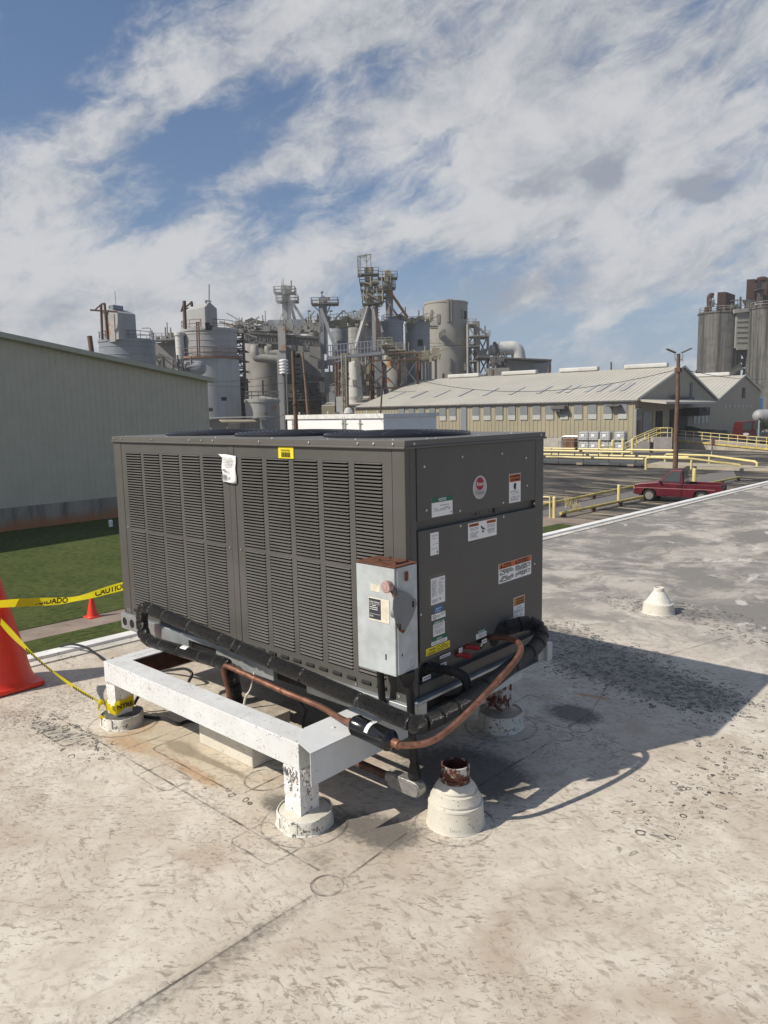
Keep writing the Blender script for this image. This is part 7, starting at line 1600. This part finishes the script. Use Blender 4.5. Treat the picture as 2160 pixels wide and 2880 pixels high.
lt = thing('lattice_tower', tuple(bp(1345,1060,165)), 'grey open lattice tower with a tall flue right of the taupe silo', 'lattice tower')
q = MB(); zt0, zt1 = bp(1320,912,165).z, bp(1370,945,165).z; C4 = [bp(x,1000,165+d) for x, d in ((1316,0),(1345,0),(1345,6),(1316,6))]; lattice(q, C4, GZ, zt0, 6, .45, .35)
C4 = [bp(x,1000,165+d) for x, d in ((1346,0),(1372,0),(1372,6),(1346,6))]; lattice(q, C4, GZ, zt1, 5, .45, .35); beam(q, 1330,908,1372,944,165,.5)
platform(q, 1314,1335,915,166,5); platform(q,1345,1374,948,166,5); [platform(q, 1316,1345,y,166,5,rail=False) for y in (948,976)]; q.build('frame', m_plantC, lt)
q = MB(); c_, r_, z_ = span(1332,1348.5,904,170); q.lathe(c_, [(r_,GZ),(r_,z_),(.01,z_)], 18, cap=False); q.build('flue', m_plantA, lt)
q = MB(); beam(q,1364,916,1364,942,166,.2); q.build('mast', m_plantD, lt)
du = thing('white_duct', tuple(bp(1420,1000,168)), 'fat chalk-white bent duct arching over the grey block', 'duct')
q = MB(); q.tube(spline([bp(1345,1000,168), bp(1380,988,168), bp(1400,982,168), bp(1430,979,168), bp(1446,980,168), bp(1456,990,168), bp(1460,1012,168)], 8), [.9]*9+[1.25]*8+[1.5]*32, 20); q.build('bend', m_plantw, du)
q = MB(); q.cyl(bp(1392,984,168), bp(1398,982.5,168), 1.75, seg=18); q.build('flange', m_plantD, du); q = MB(); [beam(q, x_, 990, x_, 1005, 168, .2) for x_ in (1418,1424,1440)]; q.build('supports', m_plantC, du)
gb = thing('grey_block', tuple(bp(1460,1050,160)), 'plain grey block building with a sloped dark roof edge behind the warehouse ridge', 'industrial building')
q = MB(); twoface(q, 1395, 1425, 1549, 1009, 1050, 163, .9, zb=GZ); q.build('wall', m_plantB, gb); q = MB(); q.prism([bp(1345,1001,160), bp(1553,1010.5,160), bp(1553,1014,160), bp(1345,1005,160)], fh*9); q.build('roof_edge', m_plantD, gb)
q = MB(); boxf(q, 1374, 1432, 1034, 1070, 156, 4, zb=GZ); q.build('annex', m_plantC, gb); q = MB(); clutter(q, 1374,1425,1005,1040,160,30,81,.4,1.6); q.build('pipework', m_plantD, gb)
for px, py, lb in ((1247,1050,'rusty stub pipe left of the group behind the ridge'), (1386,1040,'rusty stub pipe in front of the pale annex'), (1543,1030,'rusty stub pipe at the right end of the grey block')):
    q = MB(); p = bp(px,py,140); q.cyl((p.x,p.y,GZ), p, .25, seg=8); tag(q.build('stub_pipe', m_plantrust, origin=(p.x,p.y,GZ)), lb, 'pipe', 'rusty stub pipes')
# ---- stained concrete silos with rust-brown collectors, right edge
ZS = 190
cs = thing('concrete_silos', tuple(bp(2060,1100,ZS)), 'pair of dark-stained concrete silos with a pale panel wall between them', 'concrete silos')
cA, rA, zA = span(1971, 2076, 880, ZS+4); cB, rB, zB = span(2112, 2222, 866, ZS-2)
q = MB(); q.lathe(cA, [(rA,GZ),(rA,zA-.4),(rA+.25,zA-.35),(rA+.25,zA),(.01,zA)], 44, cap=False); q.build('left_cylinder', m_csilo, cs)
q = MB(); q.lathe(cB, [(rB,GZ),(rB,zB-.4),(rB+.25,zB-.35),(rB+.25,zB),(.01,zB)], 44, cap=False); q.build('right_cylinder', m_csilo, cs)
q = MB(); boxf(q, 2068, 2119, 875, 979, ZS-1.2, 6); q.build('panel_wall', m_cpan, cs)
q = MB(); [beam(q, 2072,875+k*14.5,2116,872+k*15,ZS-1.3,.2) for k in range(8)]; beam(q, 2064,876,2119,870,ZS-1.4,.9); beam(q,2072,980,2112,979,ZS-1.4,.7); q.build('panel_joints', m_plantC, cs)
q = MB(); boxf(q, 2060, 2086, 979, 1070, ZS+12, 3, zb=GZ); q.build('rear_wall', m_csilo, cs)
q = MB(); p = bp(2097,982,ZS+5); z2 = bp(2097,1005,ZS+5).z; q.lathe((p.x,p.y,0), [(1.9,p.z),(.5,z2),(.45,z2-1),(.01,z2-1)], 4, cap=False, smooth=False); q.build('hopper', m_brown, cs)
q = MB(); clutter(q, 2088,2108,1010,1035,ZS+5,18,91,.3,1.2); platform(q, 2080,2110,1038,ZS+5,4); q.tube(spline([bp(2095,1038,ZS+4), bp(2095,1048,ZS+4), bp(2090,1060,ZS+4)], 5), .5, 8)
a, b_ = bp(2046,1062,ZS-8), bp(2082,1036,ZS-2); q.bar(a, b_, 1.2, .3); railing(q, [a, b_], 1.3, 10, .08); q.build('stair_and_valves', m_plantD, cs)
q = MB(); ring_rail(q, cA, rA*.97, zA, 1.2, 36, t=.07); ring_rail(q, cB, rB*.97, zB, 1.2, 36, t=.07); q.build('top_railing', m_plantC, cs)
d1c = thing('dust_collector', tuple(bp(2030,875,ZS)), 'square rust-brown dust collector on the left concrete silo', 'dust collector', 'rust-brown dust collectors')
def ribbed_box(mb, pl, pn, pr, pyt, pyb, Z, ang): 
    Cn, dl, a, d2, b_ = twoface(mb, pl, pn, pr, pyt, pyb, Z, ang, ang2=.85); h = Cn.z-bp(pn,pyb,Z).z
    for k in range(9): mb.obox(Cn+dl*a*(k+.5)/9-d2*.08-Vector((0,0,h/2)), dl*.12, d2*.08, Vector((0,0,h/2)))
    for k in range(5): mb.obox(Cn+d2*b_*(k+.5)/5-dl*.08-Vector((0,0,h/2)), d2*.12, dl*.08, Vector((0,0,h/2)))
q = MB(); ribbed_box(q, 2006, 2042, 2054, 821, 875, ZS+1, .22); q.build('casing', m_brown, d1c)
q = MB(); q.tube(spline([bp(2006,831,ZS+2), bp(1999,831,ZS+2), bp(1995,838,ZS+2), bp(1995,860,ZS+2), bp(1994,876,ZS+2)], 6), .62, 12); q.cyl(bp(1984,873,ZS+2), bp(1994,873,ZS+2), .9, seg=12); q.build('duct', m_brown, d1c)
q = MB(); clutter(q, 1997,2006,843,862,ZS+1.5,10,95,.3,1.0); q.build('fittings', m_plantD, d1c)
d2c = thing('dust_collector', tuple(bp(2110,868,ZS)), 'taller rust-brown dust collector with a tapered hopper on the right concrete silo', 'dust collector', 'rust-brown dust collectors')
q = MB(); ribbed_box(q, 2085, 2124, 2134, 785, 843, ZS, .22); q.build('casing', m_brown, d2c)
q = MB(); Cn = bp(2124,843,ZS); T4 = [bp(2085,843,ZS), bp(2124,843,ZS), bp(2133,843,ZS+3), bp(2094,843,ZS+3)]; B4 = [bp(2098,868,ZS+1), bp(2112,868,ZS+1), bp(2114,868,ZS+2), bp(2100,868,ZS+2)]; q.add(T4+B4, [(0,1,5,4),(1,2,6,5),(2,3,7,6),(3,0,4,7)]); q.build('hopper', m_plantor, d2c, fixn=False)
q = MB(); q.tube(spline([bp(2132,789,ZS+1), bp(2144,786,ZS+1), bp(2153,788,ZS+1), bp(2156,797,ZS+1), bp(2154,830,ZS+1), bp(2151,862,ZS+1)], 6), .75, 12); boxf(q, 2155, 2175, 806, 864, ZS, 3); [beam(q, x_, 835, x_, 870, ZS, .35) for x_ in (2083,2130)]; q.build('duct', m_brown, d2c)
q = MB(); platform(q, 2125,2148,815,ZS-1,3,1.4); [beam(q, 2132+k*4, 820, 2132+k*4, 868, ZS-1, .15) for k in range(4)]; [beam(q, 2132, 825+k*8, 2146, 825+k*8, ZS-1, .15) for k in range(5)]; clutter(q, 2055,2150,858,872,ZS,26,97,.3,1.4); beam(q,2054,846,2085,843,ZS,.25); q.build('ladder_and_platform', m_plantD, d2c)
# ---- steam drifting off the elevator head
def steam():
    mt = bpy.data.materials.new('steam'); mt.use_nodes = True; nt = mt.node_tree; nt.nodes.clear()
    out = nt.nodes.new('ShaderNodeOutputMaterial'); pv = nt.nodes.new('ShaderNodeVolumePrincipled'); pv.inputs['Color'].default_value = (.95,.95,.95,1); pv.inputs['Anisotropy'].default_value = .2
    v = nt.nodes.new('ShaderNodeTexCoord').outputs['Generated']; x, y, z = sep(nt, v)
    nz = noise(nt, v, 3.2, 5, .6, .3); rr_ = (((x-.5)*(x-.5)+(y-.5)*(y-.5)+(z-.5)*(z-.5)*.8).sqrt())
    d_ = ((nz-.42)*2.2).clamp()*(1.0-rr_.step(.18,.5))*.75
    nt.links.new(d_.v, pv.inputs['Density']); nt.links.new(pv.outputs[0], out.inputs['Volume'])
    p = bp(796,868,147); q = MB(); q.lathe((p.x,p.y,p.z), [(.01,-6.0),(2.2,-5.2),(2.9,-2.5),(3.3,0),(3.3,3),(2.4,5.4),(.01,6.2)], 16, cap=False)
    tag(q.build('steam', mt, origin=p), 'faint white steam drifting around the pale elevator tower', 'steam', kind='stuff')
steam()
def haze():
    mt = bpy.data.materials.new('haze'); mt.use_nodes = True; nt = mt.node_tree; nt.nodes.clear()
    out = nt.nodes.new('ShaderNodeOutputMaterial'); pv = nt.nodes.new('ShaderNodeVolumePrincipled'); pv.inputs['Color'].default_value = (.93,.95,.98,1); pv.inputs['Density'].default_value = .00042
    nt.links.new(pv.outputs[0], out.inputs['Volume'])
    q = MB(); q.box((-420,-60,GZ-1.2), (260,420,60)); o = q.build('haze', mt); struct(o, 'stuff')
haze()
for o in bpy.data.objects:                       # keep folded edges crisp on every smooth mesh
    if o.type == 'MESH' and any(p.use_smooth for p in o.data.polygons[:400]): o.data.set_sharp_from_angle(angle=math.radians(38))
